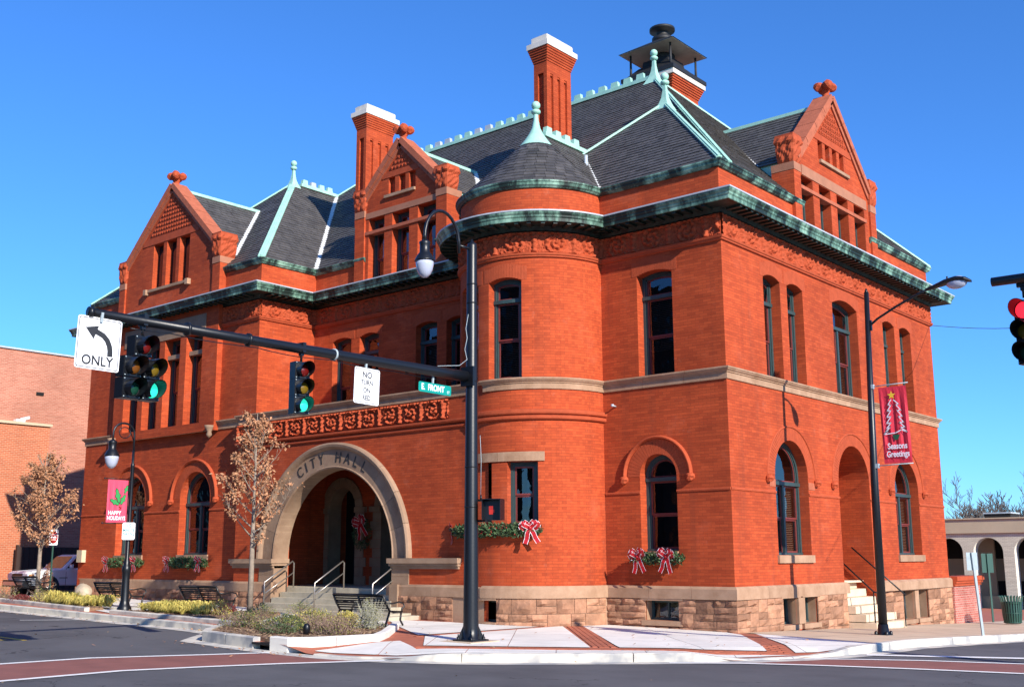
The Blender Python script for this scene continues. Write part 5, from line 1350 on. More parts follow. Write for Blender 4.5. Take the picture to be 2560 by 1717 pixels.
# wreath in the porch
t = thing('wreath', 'dark wreath with a red bow hanging on the stone pier inside the porch', 'wreath', (-13.6, 1.1, 2.4))
mb = MB()
for i in range(700):
    a = U(0, 2*pi); b = U(0, 2*pi); r_ = .3+.09*cos(b); p = Vector((cos(a)*r_, -.06+.07*sin(b), sin(a)*r_*1.25)); d = Vector((U(-1, 1), U(-1, .2), U(-1, 1))).normalized()*.09; s_ = d.cross(Vector((1, 0, .3))).normalized()*.012
    mb.face([p-s_, p+d, p+s_], 'pine_green')
mb.build('foliage', t); b_ = bow(MA(0), 0, .33, .1, t, 1.1, .35)

# ------------------------------------------------------------------ neighbours
nb = thing('brick_warehouse', 'tall pale red brick building with blank sunlit side wall across the alley', 'building', (-44, 8, 0))
def rel(mb, t):
    L0 = t.location; mb.v = [(a-L0.x, b-L0.y, c-L0.z) for a, b, c in mb.v]; return mb
mb = MB(); mb.box(-60, -7, -.3, -37.5, 30, 11.2, 'brick_pale'); rel(mb, nb).build('wall', nb)
mb = MB(); mb.box(-60.1, -7.1, 11.2, -37.42, 30.1, 11.28, 'lead'); rel(mb, nb).build('coping', nb)
mb = MB(); mb.box(-37.49, 2.0, 9.2, -37.44, 2.35, 9.34, 'dark_room'); rel(mb, nb).build('vent', nb)
nb2 = thing('brick_storefront', 'lower orange brick building on the far left edge beside the alley', 'building', (-40, -2, 0))
mb = MB(); mb.box(-37.49, -6.9, -.3, -36.8, 2.45, 7.68, 'brick_orange'); rel(mb, nb2).build('wall', nb2)
mb = MB(); mb.box(-37.49, -7, 7.68, -36.7, 2.52, 7.8, 'beige_band'); rel(mb, nb2).build('coping', nb2)
mb = MB(); mb.box(-37.2, .9, 7.8, -36.9, 1.3, 7.93, 'sign_white'); mb.tube([(-37.1, 1.2, 7.8), (-37.1, 1.2, 7.95), (-36.8, 1.45, 8.02)], .07, 'sign_white'); rel(mb, nb2).build('roof_vent', nb2)
ob_ = thing('opposite_sky_blocker', 'unseen dark brick block added across the street to cut sky light and darken the hall window reflections', 'building', (-30, -38, 0))  # out-of-view mass added to block low sky light and darken glass reflections
mb = MB(); mb.box(-75, -46, -.3, -1, -32, 17.5, 'brick_dark'); rel(mb, ob_).build('wall', ob_)
for k in range(14):
    for z0, z1 in ((.6, 3.0), (4.6, 6.6), (7.8, 9.8), (11, 13), (14.2, 16)):
        mb = MB(); x0 = -72+5*k; mb.box(x0, -32.02, z0, x0+(3.6 if z0 < 1 else 1.4), -31.97, z1, 'truck_glass'); rel(mb, ob_).build('window', ob_)
gt = thing('alley_gate', 'dark brown boarded gate beside the pickup truck', 'gate', (-36, 1, 0))
for k in range(14):
    mb = MB(); mb.box(-36.4, 1.2+.25*k, .3, -36.33, 1.2+.25*k+.235, 2.2, 'gate_brown'); rel(mb, gt).build('board', gt)
mb = MB(); mb.box(-36.4, 1.08, .2, -36.25, 1.18, 2.3, 'gate_brown'); rel(mb, gt).build('post', gt)
# right-hand arcaded building
ab = thing('arcaded_bank', 'low beige brick building with arched openings behind the corner', 'building', (-2, 41, -1.4))
Y0 = 42.0; MR = MA(Y0); s3 = 1.4
AO = [Op(-9.93+2.17*k-.79, -9.93+2.17*k+.79, -1.3, 1.86, 'round', D=.7) for k in range(-2, 6)]
mb = MB(); colwall(mb, MR, -20, 12, -1.6, 2.9, AO, m='brick_cream', reveal='reveal_white'); colwall(mb, MBx(12), 42, 60, -1.6, 2.9, m='brick_cream'); rel(mb, ab).build('arcade_wall', ab)
mb = MB(); mb.box(-20, Y0-.12, 2.9, 12.1, 60, 3.66, 'beige_band'); rel(mb, ab).build('fascia', ab)
mb = MB(); mb.box(-20.1, Y0-.2, 3.662, 12.2, 60.1, 3.73, 'beige_band'); rel(mb, ab).build('coping', ab)
mb = MB(); mb.box(-20, 45, -1.6, 12, 45.1, .25, 'dark_room'); mb.box(-20, 44.9, .25, 12, 45.0, 1.5, 'beige_wall'); mb.box(-20, 45, 1.5, 12, 45.1, 2.9, 'dark_room'); rel(mb, ab).build('inner_wall', ab)
mb = MB(); mb.box(-9.3, 43.0, -1.5, -6.5, 43.3, -.55, 'beige_wall'); rel(mb, ab).build('planter_wall', ab)
mb = MB(); mbox(mb, MA(44.0), -9.0, -8.0, -1.5, 2.9, 0, .2, 'beige_wall'); rel(mb, ab).build('inner_arch', ab)
mb = MB(); mb.box(-9.4, 47, 3.73, -7.9, 48.6, 4.12, 'dark_room'); mb.box(-9.45, 46.95, 4.12, -7.85, 48.65, 4.2, 'lead'); rel(mb, ab).build('rooftop_unit', ab)
# low brick wall against the hall
lw = thing('low_brick_wall', 'low worn red brick wall with brick cap joined to the far corner of the hall', 'wall', (.1, 14.7, -.44))
mb = MB(); mb.box(-.3, 13.56, -.8, .12, 16.0, .72, 'brick_lowwall'); mb.box(-4, 15.7, -.8, -.3, 16.0, .72, 'brick_lowwall'); rel(mb, lw).build('wall', lw)
for k in range(32): mb = MB(); mb.box(-.3, 13.565+.076*k, .45, .135, 13.565+.076*k+.068, .70, 'brick_lowwall') if 13.565+.076*(k+1) < 16 else mb.box(-.3, 15.9, .45, .13, 15.95, .70, 'brick_lowwall'); rel(mb, lw).build('brick', lw)
mb = MB(); mb.box(-.34, 13.56, .722, .17, 16.04, .80, 'terracotta'); mb.box(-.38, 13.56, .802, .21, 16.08, .88, 'terracotta'); mb.box(-.42, 13.56, .882, .25, 16.12, 1.02, 'terracotta'); rel(mb, lw).build('cap', lw)

# ------------------------------------------------------------------ street furniture
def cyl_frame(mb, p, axis, r_, L_, m, n=16): mb.lathe(p, [(r_, 0), (r_, L_)], m, n, axis=axis)
def signal_head(t, p, n, s, lens, first=False):
    """one square section facing n: housing, visor, lens"""
    n = Vector(n).normalized(); x = Vector((-n.y, n.x, 0)); z = Vector((0, 0, 1)); p = Vector(p)
    mb = MB(); mb.obox(p-n*s*.32, n*s*.32, x*s*.48, z*s*.495, 'black_metal'); mb.obox(p+n*.005, n*.008, x*s*.46, z*s*.47, 'black_metal')
    for a in (-1, 1):
        for b in (-1, 1): mb.obox(p+x*a*s*.43+z*b*s*.43+n*.016, n*.006, x*.008, z*.008, 'sign_steel')
    h = mb.build('housing', t)
    mb = MB(); mb.lathe(p+n*.016, [(s*.39, 0), (s*.34, .02), (s*.2, .045), (.001, .055)], lens, 18, axis=n); mb.build('lens', h)
    mb = MB(); r_ = s*.44; N_ = 16; L_ = s*.85
    for k in range(N_):      # tunnel visor, cut back below
        a0 = radians(-60)+radians(300)*k/N_; a1 = radians(-60)+radians(300)*(k+1)/N_
        def q(a, dd, rr_): return p+x*cos(a)*rr_+z*sin(a)*rr_+n*dd
        l0 = L_*(.45+.55*(.5+.5*sin(a0))); l1 = L_*(.45+.55*(.5+.5*sin(a1)))
        mb.face([q(a0, .01, r_), q(a1, .01, r_), q(a1, l1, r_), q(a0, l0, r_)], 'black_metal', True)
        mb.face([q(a0, .01, r_-.008), q(a1, .01, r_-.008), q(a1, l1, r_-.008), q(a0, l0, r_-.008)][::-1], 'black_metal', True)
    mb.build('visor', h)
def hanger(t, p, ztop, m='black_metal'):
    mb = MB(); p = Vector(p); mb.tube([p, (p.x, p.y, ztop)], .022, m); mb.obox(((p.x), p.y, ztop), (.09, 0, 0), (0, .035, 0), (0, 0, .09), m); mb.obox((p.x, p.y, (p.z+ztop)/2+.02), (.035, 0, 0), (0, .035, 0), (0, 0, .035), m); mb.build('hanger', t)

BX, BY = -2.53, -6.0; gb = gz(BX, BY)
sp = thing('signal_pole', 'tall black mast arm pole carrying traffic signals and a curved street lamp', 'traffic pole', (BX, BY, gb))
def A(mb): return mb
mb = MB(); mb.lathe((0, 0, 0), [(.20, 0), (.20, .04), (.165, .06), (.155, .25), (.15, .5), (.105, 8.05), (.09, 8.1), (.03, 8.14), (.012, 8.2)], 'black_metal', 24)
for z in (5.15, 6.8, 7.2, 3.4, 2.6): mb.lathe((0, 0, z), [(.148-.006*z+.012, 0), (.148-.006*z+.012, .03)], 'black_metal', 24)
mb.build('pole', sp)
mb = MB(); mb.obox((0, 0, .02), (.25, 0, 0), (0, .25, 0), (0, 0, .02), 'black_metal')
for a in range(4): 
    an = pi/4+a*pi/2; mb.lathe((cos(an)*.25, sin(an)*.25, .0), [(.03, 0), (.03, .09), (.012, .09), (.012, .14)], 'black_metal', 8)
    mb.face([(cos(an)*.15, sin(an)*.15, .3), (cos(an)*.27, sin(an)*.27, .04), (cos(an)*.15, sin(an)*.15, .04)], 'black_metal')
mb.build('base_plate', sp)
mb = MB(); mb.obox((-.02, -.02, -.02), (.42, 0, 0), (0, .42, 0), (0, 0, .03), 'concrete_tan'); mb.build('footing', sp)
armz = lambda y: 5.32
mb = MB(); mb.tube([(-.02, -.05, 5.30-gb), (-.12, -1, 5.315-gb), (-.20, -3, 5.32-gb), (-.22, -5, 5.32-gb), (-.22, -8.27, 5.32-gb)], [.115, .105, .094, .085, .068], 'black_metal', 18)
mb.tube([(-.22, -8.26, 5.32-gb), (-.22, -8.32, 5.32-gb)], .085, 'black_metal', 18)
mb.obox((0, -.12, 5.30-gb), (.17, 0, 0), (0, .03, 0), (0, 0, .2), 'black_metal'); mb.build('mast_arm', sp)
mb = MB(); P = [(0, -.02, 8.02-gb), (0, -.38, 8.02-gb), (0, -.38, 7.86-gb)]; mb.tube(P[:2], .03, 'black_metal')
arc = [(0, -.40, 7.85-gb)]+[(0, -.40-.50+.50*cos(radians(a)), 8.02+.62*sin(radians(a))-gb) for a in range(10, 171, 16)]+[(0, -1.40, 8.02-gb), (0, -1.40, 7.9-gb)]
mb.tube(arc, .034, 'black_metal', 10); mb.build('lamp_arm', sp)
def lantern(parent, p, s=1.0):
    mb = MB(); mb.lathe(p, [(.03, .42), (.05, .40), (.11, .36), (.12, .34), (.105, .30), (.105, .14), (.14, .10), (.18, .03), (.20, -.02), (.21, -.04), (.19, -.05)], 'black_metal', 20)
    h = mb.build('lamp_housing', parent); mb = MB(); mb.lathe(p, [(.185, -.05), (.18, -.12), (.16, -.22), (.12, -.31), (.06, -.37), (.001, -.385)], 'globe', 20); mb.build('lamp_globe', h)
lantern(sp, (0, -1.40, 7.52-gb))
# wires on the pole
mb = MB(); mb.tube([(.02, -.13, 6.6-gb), (-.01, -.17, 6.3-gb), (.0, -.14, 6.1-gb), (0, -.21, 5.85-gb), (0, -.14, 5.65-gb), (-.02, -.35, 5.50-gb), (-.1, -.9, 5.43-gb)], .007, 'sign_steel', 5); mb.tube([(.13, .12, 4.1-gb), (.15, .13, 3.6-gb), (.13, .14, 2.9-gb)], .006, 'sign_steel', 5); mb.build('cable', sp)
# hanging signals and signs
NR = (1.0, -.16, 0)
ts = thing('traffic_signal', 'three-section traffic signal with the bottom green lit, hanging beside the no turn sign', 'traffic light', (-2.75, -10.25, 5.13), 'traffic signals over the street')
for k, l in enumerate(('lens_red', 'lens_yellow', 'lit_green')): signal_head(ts, (.05, 0, -.20-.312*k), NR, .31, l)
hanger(ts, (-.0, 0, -.05), armz(0)-5.13+.02)
ts = thing('traffic_signal', 'five-section cluster signal hanging beside the white left-turn arrow sign', 'traffic light', (-2.78, -13.38, 5.18), 'traffic signals over the street')
NC = (1.0, .08, 0); signal_head(ts, (.05, 0, -.26), NC, .325, 'lens_red')
for y, ls in ((-.17, ('lens_amber', 'lens_green')), (.17, ('lens_yellow', 'lit_green'))):
    for k, l in enumerate(ls): signal_head(ts, (.05, y*.98, -.60-.335*k), NC, .325, l)
hanger(ts, (.0, 0, -.1), armz(0)-5.18+.02)
def plate(mb, w_, h, m, th=.004, r_=.04, z=0, border=None):
    def rr(w2, h2, r3):
        P = []
        for cx, cy, a0 in ((w2-r3, h2-r3, 0), (-w2+r3, h2-r3, 90), (-w2+r3, -h2+r3, 180), (w2-r3, -h2+r3, 270)):
            for k in range(5): a = radians(a0+90*k/4); P.append((cx+r3*cos(a), cy+r3*sin(a)))
        return P
    P = rr(w_/2, h/2, r_); n = len(P); mb.raw([(a, b, z+th) for a, b in P]+[(a, b, z-th) for a, b in P], [tuple(range(n)), tuple(range(2*n-1, n-1, -1))]+[(k, n+k, n+(k+1) % n, (k+1) % n) for k in range(n)], m)
    if border:
        a = rr(w_/2-.018, h/2-.018, r_*.8); b = rr(w_/2-.030, h/2-.030, r_*.7)
        for k in range(n): mb.face([(*a[k], z+th+.0012), (*a[(k+1) % n], z+th+.0012), (*b[(k+1) % n], z+th+.0012), (*b[k], z+th+.0012)], border)
def sign(name, label, pos, nrm, w_, h, m, rows, border=None, parent=None, cat='sign', tilt=0, extra=None, back='sign_steel'):
    nrm = Vector(nrm).normalized(); x = Vector((-nrm.y, nrm.x, 0)); up = Vector((0, 0, 1))*cos(tilt)+x*sin(tilt); x2 = x*cos(tilt)-Vector((0, 0, 1))*sin(tilt)
    t = thing(name, label, cat, pos) if parent is None else parent
    Mx = frame_mat((0, 0, 0) if parent is None else pos, x2, up, nrm)
    mb = MB(); plate(mb, w_, h, m, border=border); mb.v = [tuple(Mx @ Vector(v_)) for v_ in mb.v]; pl = mb.build('panel', t)
    for txt, size, dx, dy, mm, sx in rows:
        me = textmesh(txt, size, .0008, mm, bold=size > .11); inst(me, 'lettering', pl, mw=Mx @ Matrix.Translation((dx, dy, .0062)) @ Matrix.Diagonal((sx, 1, 1, 1)))
    if extra:
        mb = MB(); extra(mb); mb.v = [tuple(Mx @ Vector(v_)) for v_ in mb.v]; mb.build('symbol', pl)
    return t
def arrow(mb):
    P = []; z = .0062; r_ = .25; c = (-.085-.0, -.16)
    inn, outt = [], []
    pts = [(.19, -.175), (.188, -.09), (.17, -.01), (.13, .07), (.06, .135), (-.05, .18)]
    w_ = .042
    for i, p in enumerate(pts):
        a = pts[max(0, i-1)]; b = pts[min(len(pts)-1, i+1)]; d = Vector((b[0]-a[0], b[1]-a[1])).normalized(); n = Vector((-d.y, d.x)); outt.append((p[0]+n.x*w_, p[1]+n.y*w_, z)); inn.append((p[0]-n.x*w_, p[1]-n.y*w_, z))
    for i in range(len(pts)-1): mb.face([outt[i], inn[i], inn[i+1], outt[i+1]], 'sign_black')
    mb.face([(-.225, .225, z), (-.085, .06, z), (-.015, .275, z)], 'sign_black')
sign('turn_sign', 'white ONLY sign with a black curved left arrow at the tip of the mast arm', (-2.72, -14.14, 4.85), (1, -.06, 0), .70, .80, 'sign_white', [('ONLY', .205, 0, -.27, 'sign_black', .9)], 'sign_black', extra=arrow, tilt=.02)
sign('turn_sign', 'white NO TURN ON RED sign hanging from the middle of the mast arm', (-2.66, -8.76, 4.81), (1, -.05, 0), .60, .68, 'sign_white', [('NO', .16, 0, .205, 'sign_black', .9), ('TURN', .125, 0, .06, 'sign_black', .85), ('ON', .125, 0, -.08, 'sign_black', .85), ('RED', .125, 0, -.225, 'sign_black', .85)], 'sign_black', tilt=.03)
sign('street_sign', 'green E. FRONT ST street name sign hanging next to the pole', (-2.64, -6.96, 4.965), (1, -.05, 0), .88, .20, 'sign_green', [('E.  FRONT', .17, -.06, 0, 'sign_white', .80), ('ST', .08, .36, -.04, 'sign_white', .85)], tilt=.02)
for (y, z0) in ((-14.13, 5.24), (-8.76, 5.15), (-6.97, 5.08)):
    mb = MB(); mb.beam((-.17, y-BY, z0-.06-gb), (-.15, y-BY, 5.33-gb), .04, .03, 'sign_steel', up=(1, 0, 0)); mb.build('sign_bracket', sp)
# pedestrian signal
ps = thing('pedestrian_signal', 'black pedestrian signal box with a dim orange hand on the mast pole', 'pedestrian signal', (-2.33, -5.82, 2.6))
mb = MB(); n_ = Vector((.45, -.89, 0)).normalized(); x_ = Vector((-n_.y, n_.x, 0)); mb.obox((0.17, .1, 0), n_*.10, x_*.19, (0, 0, .21), 'black_metal'); h = mb.build('housing', ps)
mb = MB(); c_ = Vector((.17, .1, 0))+n_*.18
mb.obox(c_+Vector((0, 0, .2)), n_*.09, x_*.19, (0, 0, .008), 'black_metal'); mb.obox(c_+x_*.185, n_*.09, x_*.006, (0, 0, .2), 'black_metal'); mb.obox(c_-x_*.185, n_*.09, x_*.006, (0, 0, .2), 'black_metal'); mb.build('visor', h)
mb = MB(); c2 = Vector((.17, .1, 0))+n_*.104
mb.obox(c2-x_*.04+Vector((0, 0, -.05)), n_*.002, x_*.04, (0, 0, .045), 'lit_hand')
for k in range(4): mb.obox(c2-x_*(.075-.023*k)+Vector((0, 0, .035)), n_*.002, x_*.008, (0, 0, .04), 'lit_hand')
mb.obox(c2+x_*.015+Vector((0, 0, -.03)), n_*.002, x_*.012, (0, 0, .03), 'lit_hand'); mb.build('hand_symbol', h)
mb = MB(); mb.box(-.15, -.1, .17, .15, .1, .21, 'black_metal'); mb.box(-.15, -.1, -.24, .1, .1, -.2, 'black_metal'); mb.tube([(-.1, 0, .19), (-.1, 0, .3)], .02, 'black_metal'); mb.build('bracket', ps)

# right-hand traffic signal on its own mast (pole just outside the view)
rp = thing('signal_pole', 'black mast arm entering from the right edge of the picture', 'traffic pole', (14.2, -4.2, gz(14.2, -4.2)-.1))
mb = MB(); mb.lathe((0, 0, 0), [(.2, 0), (.2, .05), (.15, .1), (.12, 6.9), (.02, 6.95)], 'black_metal', 18); mb.build('pole', rp)
mb = MB(); mb.tube([(-6.9, 0, 6.12), (0, 0, 6.0)], [.075, .11], 'black_metal', 16); mb.build('mast_arm', rp)
ts = thing('traffic_signal', 'traffic signal with a bright red light at the right edge', 'traffic light', (7.75, -4.2, 5.85), 'traffic signals over the street')
for k, l in enumerate(('lit_red', 'lens_yellow', 'lens_green')): signal_head(ts, (0, 0, -.36-.345*k), (-.18, -1, 0), .345, l)
hanger(ts, (0, .06, -.15), .12)
mb = MB(); mb.tube([(.15, 0, .1), (.22, .0, -.05), (.1, .03, -.2)], .01, 'black_metal', 5); mb.build('cable', ts)
# service wire
mb = MB(); a = Vector((.03, 13.5, 9.1)); b = Vector((9.5, 2, 6.6)); mb.tube([a.lerp(b, k/12)-Vector((0, 0, .35*sin(pi*k/12))) for k in range(13)], .009, 'sign_black', 5); o = mb.build('wire'); tag(o, 'thin overhead wire running from the far corner of the hall to the right', 'wire')

# right street light with banner
rl = thing('street_light', 'dark cobra-head street light with a red Seasons Greetings banner', 'street light', (2.5, 2.08, -.13))
TX = -.10
mb = MB(); mb.tube([(0, 0, 0), (.02, 0, 3.5), (.12, 0, 7.85)], [.10, .085, .055], 'black_metal', 14); mb.lathe((.12, 0, 7.85), [(.055, 0), (.03, .05), (.02, .1)], 'black_metal', 10); mb.build('pole', rl)
mb = MB(); mb.lathe((0, 0, -.0), [(.2, 0), (.2, .05), (.13, .09), (.11, .3)], 'black_metal', 16)
for a in range(4): an = pi/4+a*pi/2; mb.lathe((cos(an)*.17, sin(an)*.17, 0), [(.04, 0), (.04, .13), (.01, .16)], 'black_metal', 8)
mb.build('base', rl)
mb = MB(); P = [(.13, 0, 7.0), (.18, 0, 7.08), (.35, 0, 7.2), (.8, 0, 7.42), (1.3, 0, 7.62), (1.6, 0, 7.72)]; mb.tube(P, [.03, .028, .028, .028, .028, .03], 'black_metal', 10); mb.obox((.16, 0, 7.06), (.04, 0, 0), (0, .03, 0), (0, 0, .12), 'black_metal'); mb.build('lamp_arm', rl)
mb = MB(); st = [(1.5, .03, .035, 7.70), (1.7, .06, .05, 7.74), (1.95, .12, .07, 7.80), (2.2, .15, .075, 7.83), (2.4, .13, .06, 7.80), (2.52, .04, .03, 7.74)]
rings = []
for x, w_, h_, z in st: rings.append([(x, w_*cos(2*pi*k/12), z+h_*sin(2*pi*k/12)) for k in range(12)])
for i in range(len(st)-1):
    for k in range(12): mb.face([rings[i][k], rings[i+1][k], rings[i+1][(k+1) % 12], rings[i][(k+1) % 12]], 'black_metal', True)
mb.face(rings[-1], 'black_metal'); mb.tube([(2.0, 0, 7.85), (2.0, 0, 7.93)], .02, 'black_metal'); h = mb.build('lamp_head', rl)
mb = MB(); bm = bmesh.new(); bmesh.ops.create_uvsphere(bm, u_segments=14, v_segments=8, radius=1)
mb.raw([(2.2+v_.co.x*.24, v_.co.y*.12, 7.76+v_.co.z*.15) for v_ in bm.verts if True], [tuple(v_.index for v_ in f_.verts) for f_ in bm.faces], 'globe', True); bm.free(); mb.build('lamp_lens', h)
def banner(parent, M, w_, h, m, wave=.02, arms=True):
    """M(u,z,d); cloth hangs from u=0..w_, z from 0 down to -h"""
    mb = MB(); nu, nv = 12, 10; vs = []
    for side in (0, 1):
        for i in range(nu+1):
            for j in range(nv+1): u = w_*i/nu; z = -h*j/nv; d = wave*sin(i*1.9)*sin(pi*j/nv)+(.003 if side == 0 else -.003); vs.append(M(u, z, d))
    K_ = (nu+1)*(nv+1); fs = []
    for s_ in (0, 1):
        for i in range(nu):
            for j in range(nv): a = s_*K_+i*(nv+1)+j; f = (a, a+1, a+nv+2, a+nv+1); fs.append(f if s_ == 0 else f[::-1])
    mb.raw(vs, fs, m); b_ = mb.build('banner', parent); 
    return b_
MBn = lambda u, z, d: (.26+u+z*-.02, -d-.02, 5.58+z+.0)
bn = banner(rl, MBn, .64, 1.74, 'banner_red', .018)
mb = MB()
for z in (5.62, 3.80): mb = MB(); mb.tube([(.05, -.02, z), (.95, -.02, z+.02)], .012, 'sign_steel'); mb.obox((.1, -.02, z), (.06, 0, 0), (0, .04, 0), (0, 0, .05), 'sign_steel'); mb.build('banner_arm', rl)
def poly2d(mb, M, pts, m, d=.012): mb.face([M(a, b, d) for a, b in pts], m)
def stroke(mb, M, pts, w_, m, d=.024):
    for a, b in zip(pts, pts[1:]):
        v_ = Vector((b[0]-a[0], b[1]-a[1])).normalized(); n = Vector((-v_.y, v_.x))*w_/2; a2 = (a[0]-v_.x*w_*.3, a[1]-v_.y*w_*.3); b2 = (b[0]+v_.x*w_*.3, b[1]+v_.y*w_*.3)
        mb.face([M(a2[0]+n.x, a2[1]+n.y, d), M(a2[0]-n.x, a2[1]-n.y, d), M(b2[0]-n.x, b2[1]-n.y, d), M(b2[0]+n.x, b2[1]+n.y, d)], m)
mb = MB()
star = []
for k in range(10): a = pi/2+k*pi/5; r_ = .10 if k % 2 == 0 else .042; star.append((.30+r_*cos(a)*1.0, -.20+r_*sin(a)))
poly2d(mb, MBn, star, 'banner_gold', .026)
L1 = [(.28, -.30), (.20, -.42), (.27, -.42), (.17, -.56), (.26, -.54), (.15, -.70), (.25, -.68), (.13, -.84), (.24, -.82), (.12, -.96), (.22, -.92), (.08, -1.04), (.17, -1.00), (.05, -1.08)]
R1 = [(.34, -.31), (.45, -.42), (.38, -.42), (.49, -.56), (.40, -.55), (.51, -.70), (.42, -.69), (.53, -.84), (.43, -.82), (.55, -.95), (.44, -.94), (.60, -1.06), (.46, -1.0), (.33, -1.06), (.05, -1.08)]
stroke(mb, MBn, L1, .022, 'banner_white'); stroke(mb, MBn, R1, .022, 'banner_white'); poly2d(mb, MBn, [(.24, -1.10), (.42, -1.10), (.37, -1.21), (.30, -1.23)], 'banner_darkgreen', .026); mb.build('tree_drawing', bn)
for txt, z in (('Seasons', -1.36), ('Greetings', -1.54)):
    me = textmesh(txt, .165, .0008, 'banner_white', True); inst(me, 'lettering', bn, mw=frame_mat(MBn(.34, z, .026), (1, 0, 0), (0, 0, 1), (0, -1, 0), .85 if txt == 'Seasons' else .80, 1.15))

# left lamp post with banner and parking plate
gl_ = gz(-15.13, -6.08)
ll = thing('lamp_post', 'black ornamental lamp post with a hanging lantern and Happy Holidays banner', 'lamp post', (-15.13, -6.08, gl_))
mb = MB(); mb.lathe((0, 0, 0), [(.21, 0), (.21, .05), (.19, .07), (.19, .12), (.15, .18), (.125, .25), (.11, .32), (.10, .9), (.105, 1.05), (.12, 1.1), (.12, 1.2), (.085, 1.24), (.085, 1.34), (.055, 1.42), (.05, 3.9), (.055, 3.92), (.05, 3.98), (.035, 4.0), (.035, 4.35)], 'black_metal', 20); mb.build('pole', ll)
mb = MB(); arc = [(0, 0, 4.1), (0, 0, 4.75)]+[(0, -.32+.32*cos(radians(a)), 4.78+.30*sin(radians(a))) for a in range(15, 171, 15)]+[(0, -.64, 4.75), (0, -.64, 4.5)]
mb.tube(arc, .028, 'black_metal', 10)
mb.tube([(0, -.02, 4.62)]+[(0, -.30+.17*cos(radians(a)), 4.82+.15*sin(radians(a))) for a in range(20, 400, 25)], .014, 'black_metal', 6); mb.build('lamp_arm', ll)
lantern(ll, (0, -.64, 4.20))
ML = lambda u, z, d: (d, -.70+u, 3.52+z)
bn = banner(ll, ML, .60, 1.14, 'banner_rose', .008)
mb = MB()
for z in (3.55, 2.36): mb = MB(); mb.tube([(0, 0, z), (0, -.78, z)], .011, 'black_metal'); mb.lathe((0, -.8, z), [(.001, -.03), (.03, 0), (.001, .03)], 'black_metal', 8); mb.build('banner_arm', ll)
mb = MB()
def leaf(mb, c, a, L_, w_):
    pts = []; n = 6
    for k in range(n+1): t = k/n; pts.append((t*L_, w_*sin(pi*t)*(1 if k % 2 else .55)))
    for k in range(n-1, 0, -1): t = k/n; pts.append((t*L_, -w_*sin(pi*t)*(1 if k % 2 else .55)))
    ca, sa = cos(a), sin(a); R_ = lambda s_: [(c[0]+(p*ca-q*sa)*s_, c[1]+(p*sa+q*ca)*s_) for p, q in pts]
    poly2d(mb, ML, [(c[0]+((p-L_/2)*1.12+L_/2)*ca-q*1.25*sa, c[1]+((p-L_/2)*1.12+L_/2)*sa+q*1.25*ca) for p, q in pts], 'sign_black', .0105); poly2d(mb, ML, R_(1), 'banner_green', .0135)
leaf(mb, (.36, -.66), radians(155), .30, .075); leaf(mb, (.36, -.62), radians(105), .40, .08); leaf(mb, (.40, -.66), radians(65), .30, .07); leaf(mb, (.50, -.36), radians(70), .24, .055)
for q in ((.37, -.72), (.41, -.74), (.39, -.77)): mb.lathe(ML(*q, .012), [(.001, 0), (.022, .002), (.001, .004)], 'sign_red', 8, axis=(1, 0, 0))
mb.build('holly_drawing', bn)
for txt, z in (('HAPPY', -.89), ('HOLIDAYS', -1.03)):
    me = textmesh(txt, .145, .0008, 'banner_white', True); inst(me, 'lettering', bn, mw=frame_mat(ML(.235 if txt == 'HAPPY' else .29, z, .0125), (0, 1, 0), (0, 0, 1), (1, 0, 0), .88 if txt == 'HAPPY' else .78, 1))
pk = sign('parking_sign', 'small white parking time plate strapped to the lamp post', (-15.02, -6.15, 2.40), (.85, -.53, 0), .33, .46, 'sign_white', [('15', .13, 0, .14, 'sign_teal_text', 1), ('MINUTE', .112, 0, .02, 'sign_teal_text', .72), ('PARKING', .112, 0, -.08, 'sign_teal_text', .62)], 'sign_teal_text', extra=lambda mb: (mb.face([(-.09, -.155, .0065), (.09, -.155, .0065), (.09, -.14, .0065), (-.09, -.14, .0065)], 'sign_black')))
# do not enter sign by the alley
de = thing('do_not_enter_sign', 'small DO NOT ENTER sign on a green post at the alley corner', 'sign', (-25.2, -3.0, .42))
mb = MB(); mb.box(-.025, -.02, 0, .025, .02, 2.25, 'bin_green'); mb.build('post', de)
DM = frame_mat((.05, -.02, 2.0), (.6, .8, 0), (0, 0, 1), (.8, -.6, 0), .72, .88)
mb = MB(); plate(mb, .40, .62, 'sign_white'); mb.lathe((0, 0, .0045), [(.185, 0), (.185, .0015)], 'sign_red', 24); mb.face([(-.13, -.03, .0075), (.13, -.03, .0075), (.13, .03, .0075), (-.13, .03, .0075)], 'sign_white'); mb.v = [tuple(DM @ Vector((v_[0]*1.0, v_[1]*(1.35 if abs(v_[2]) > .0044 and abs(v_[2]) < .0072 and hypot(v_[0], v_[1]) < .19 else 1), v_[2]))) for v_ in mb.v]; pl = mb.build('panel', de)
for txt, y in (('DO NOT', .10), ('ENTER', -.10)):
    me = textmesh(txt, .075, .0006, 'sign_white', True); inst(me, 'lettering', pl, mw=DM @ Matrix.Translation((0, y, .0085)))

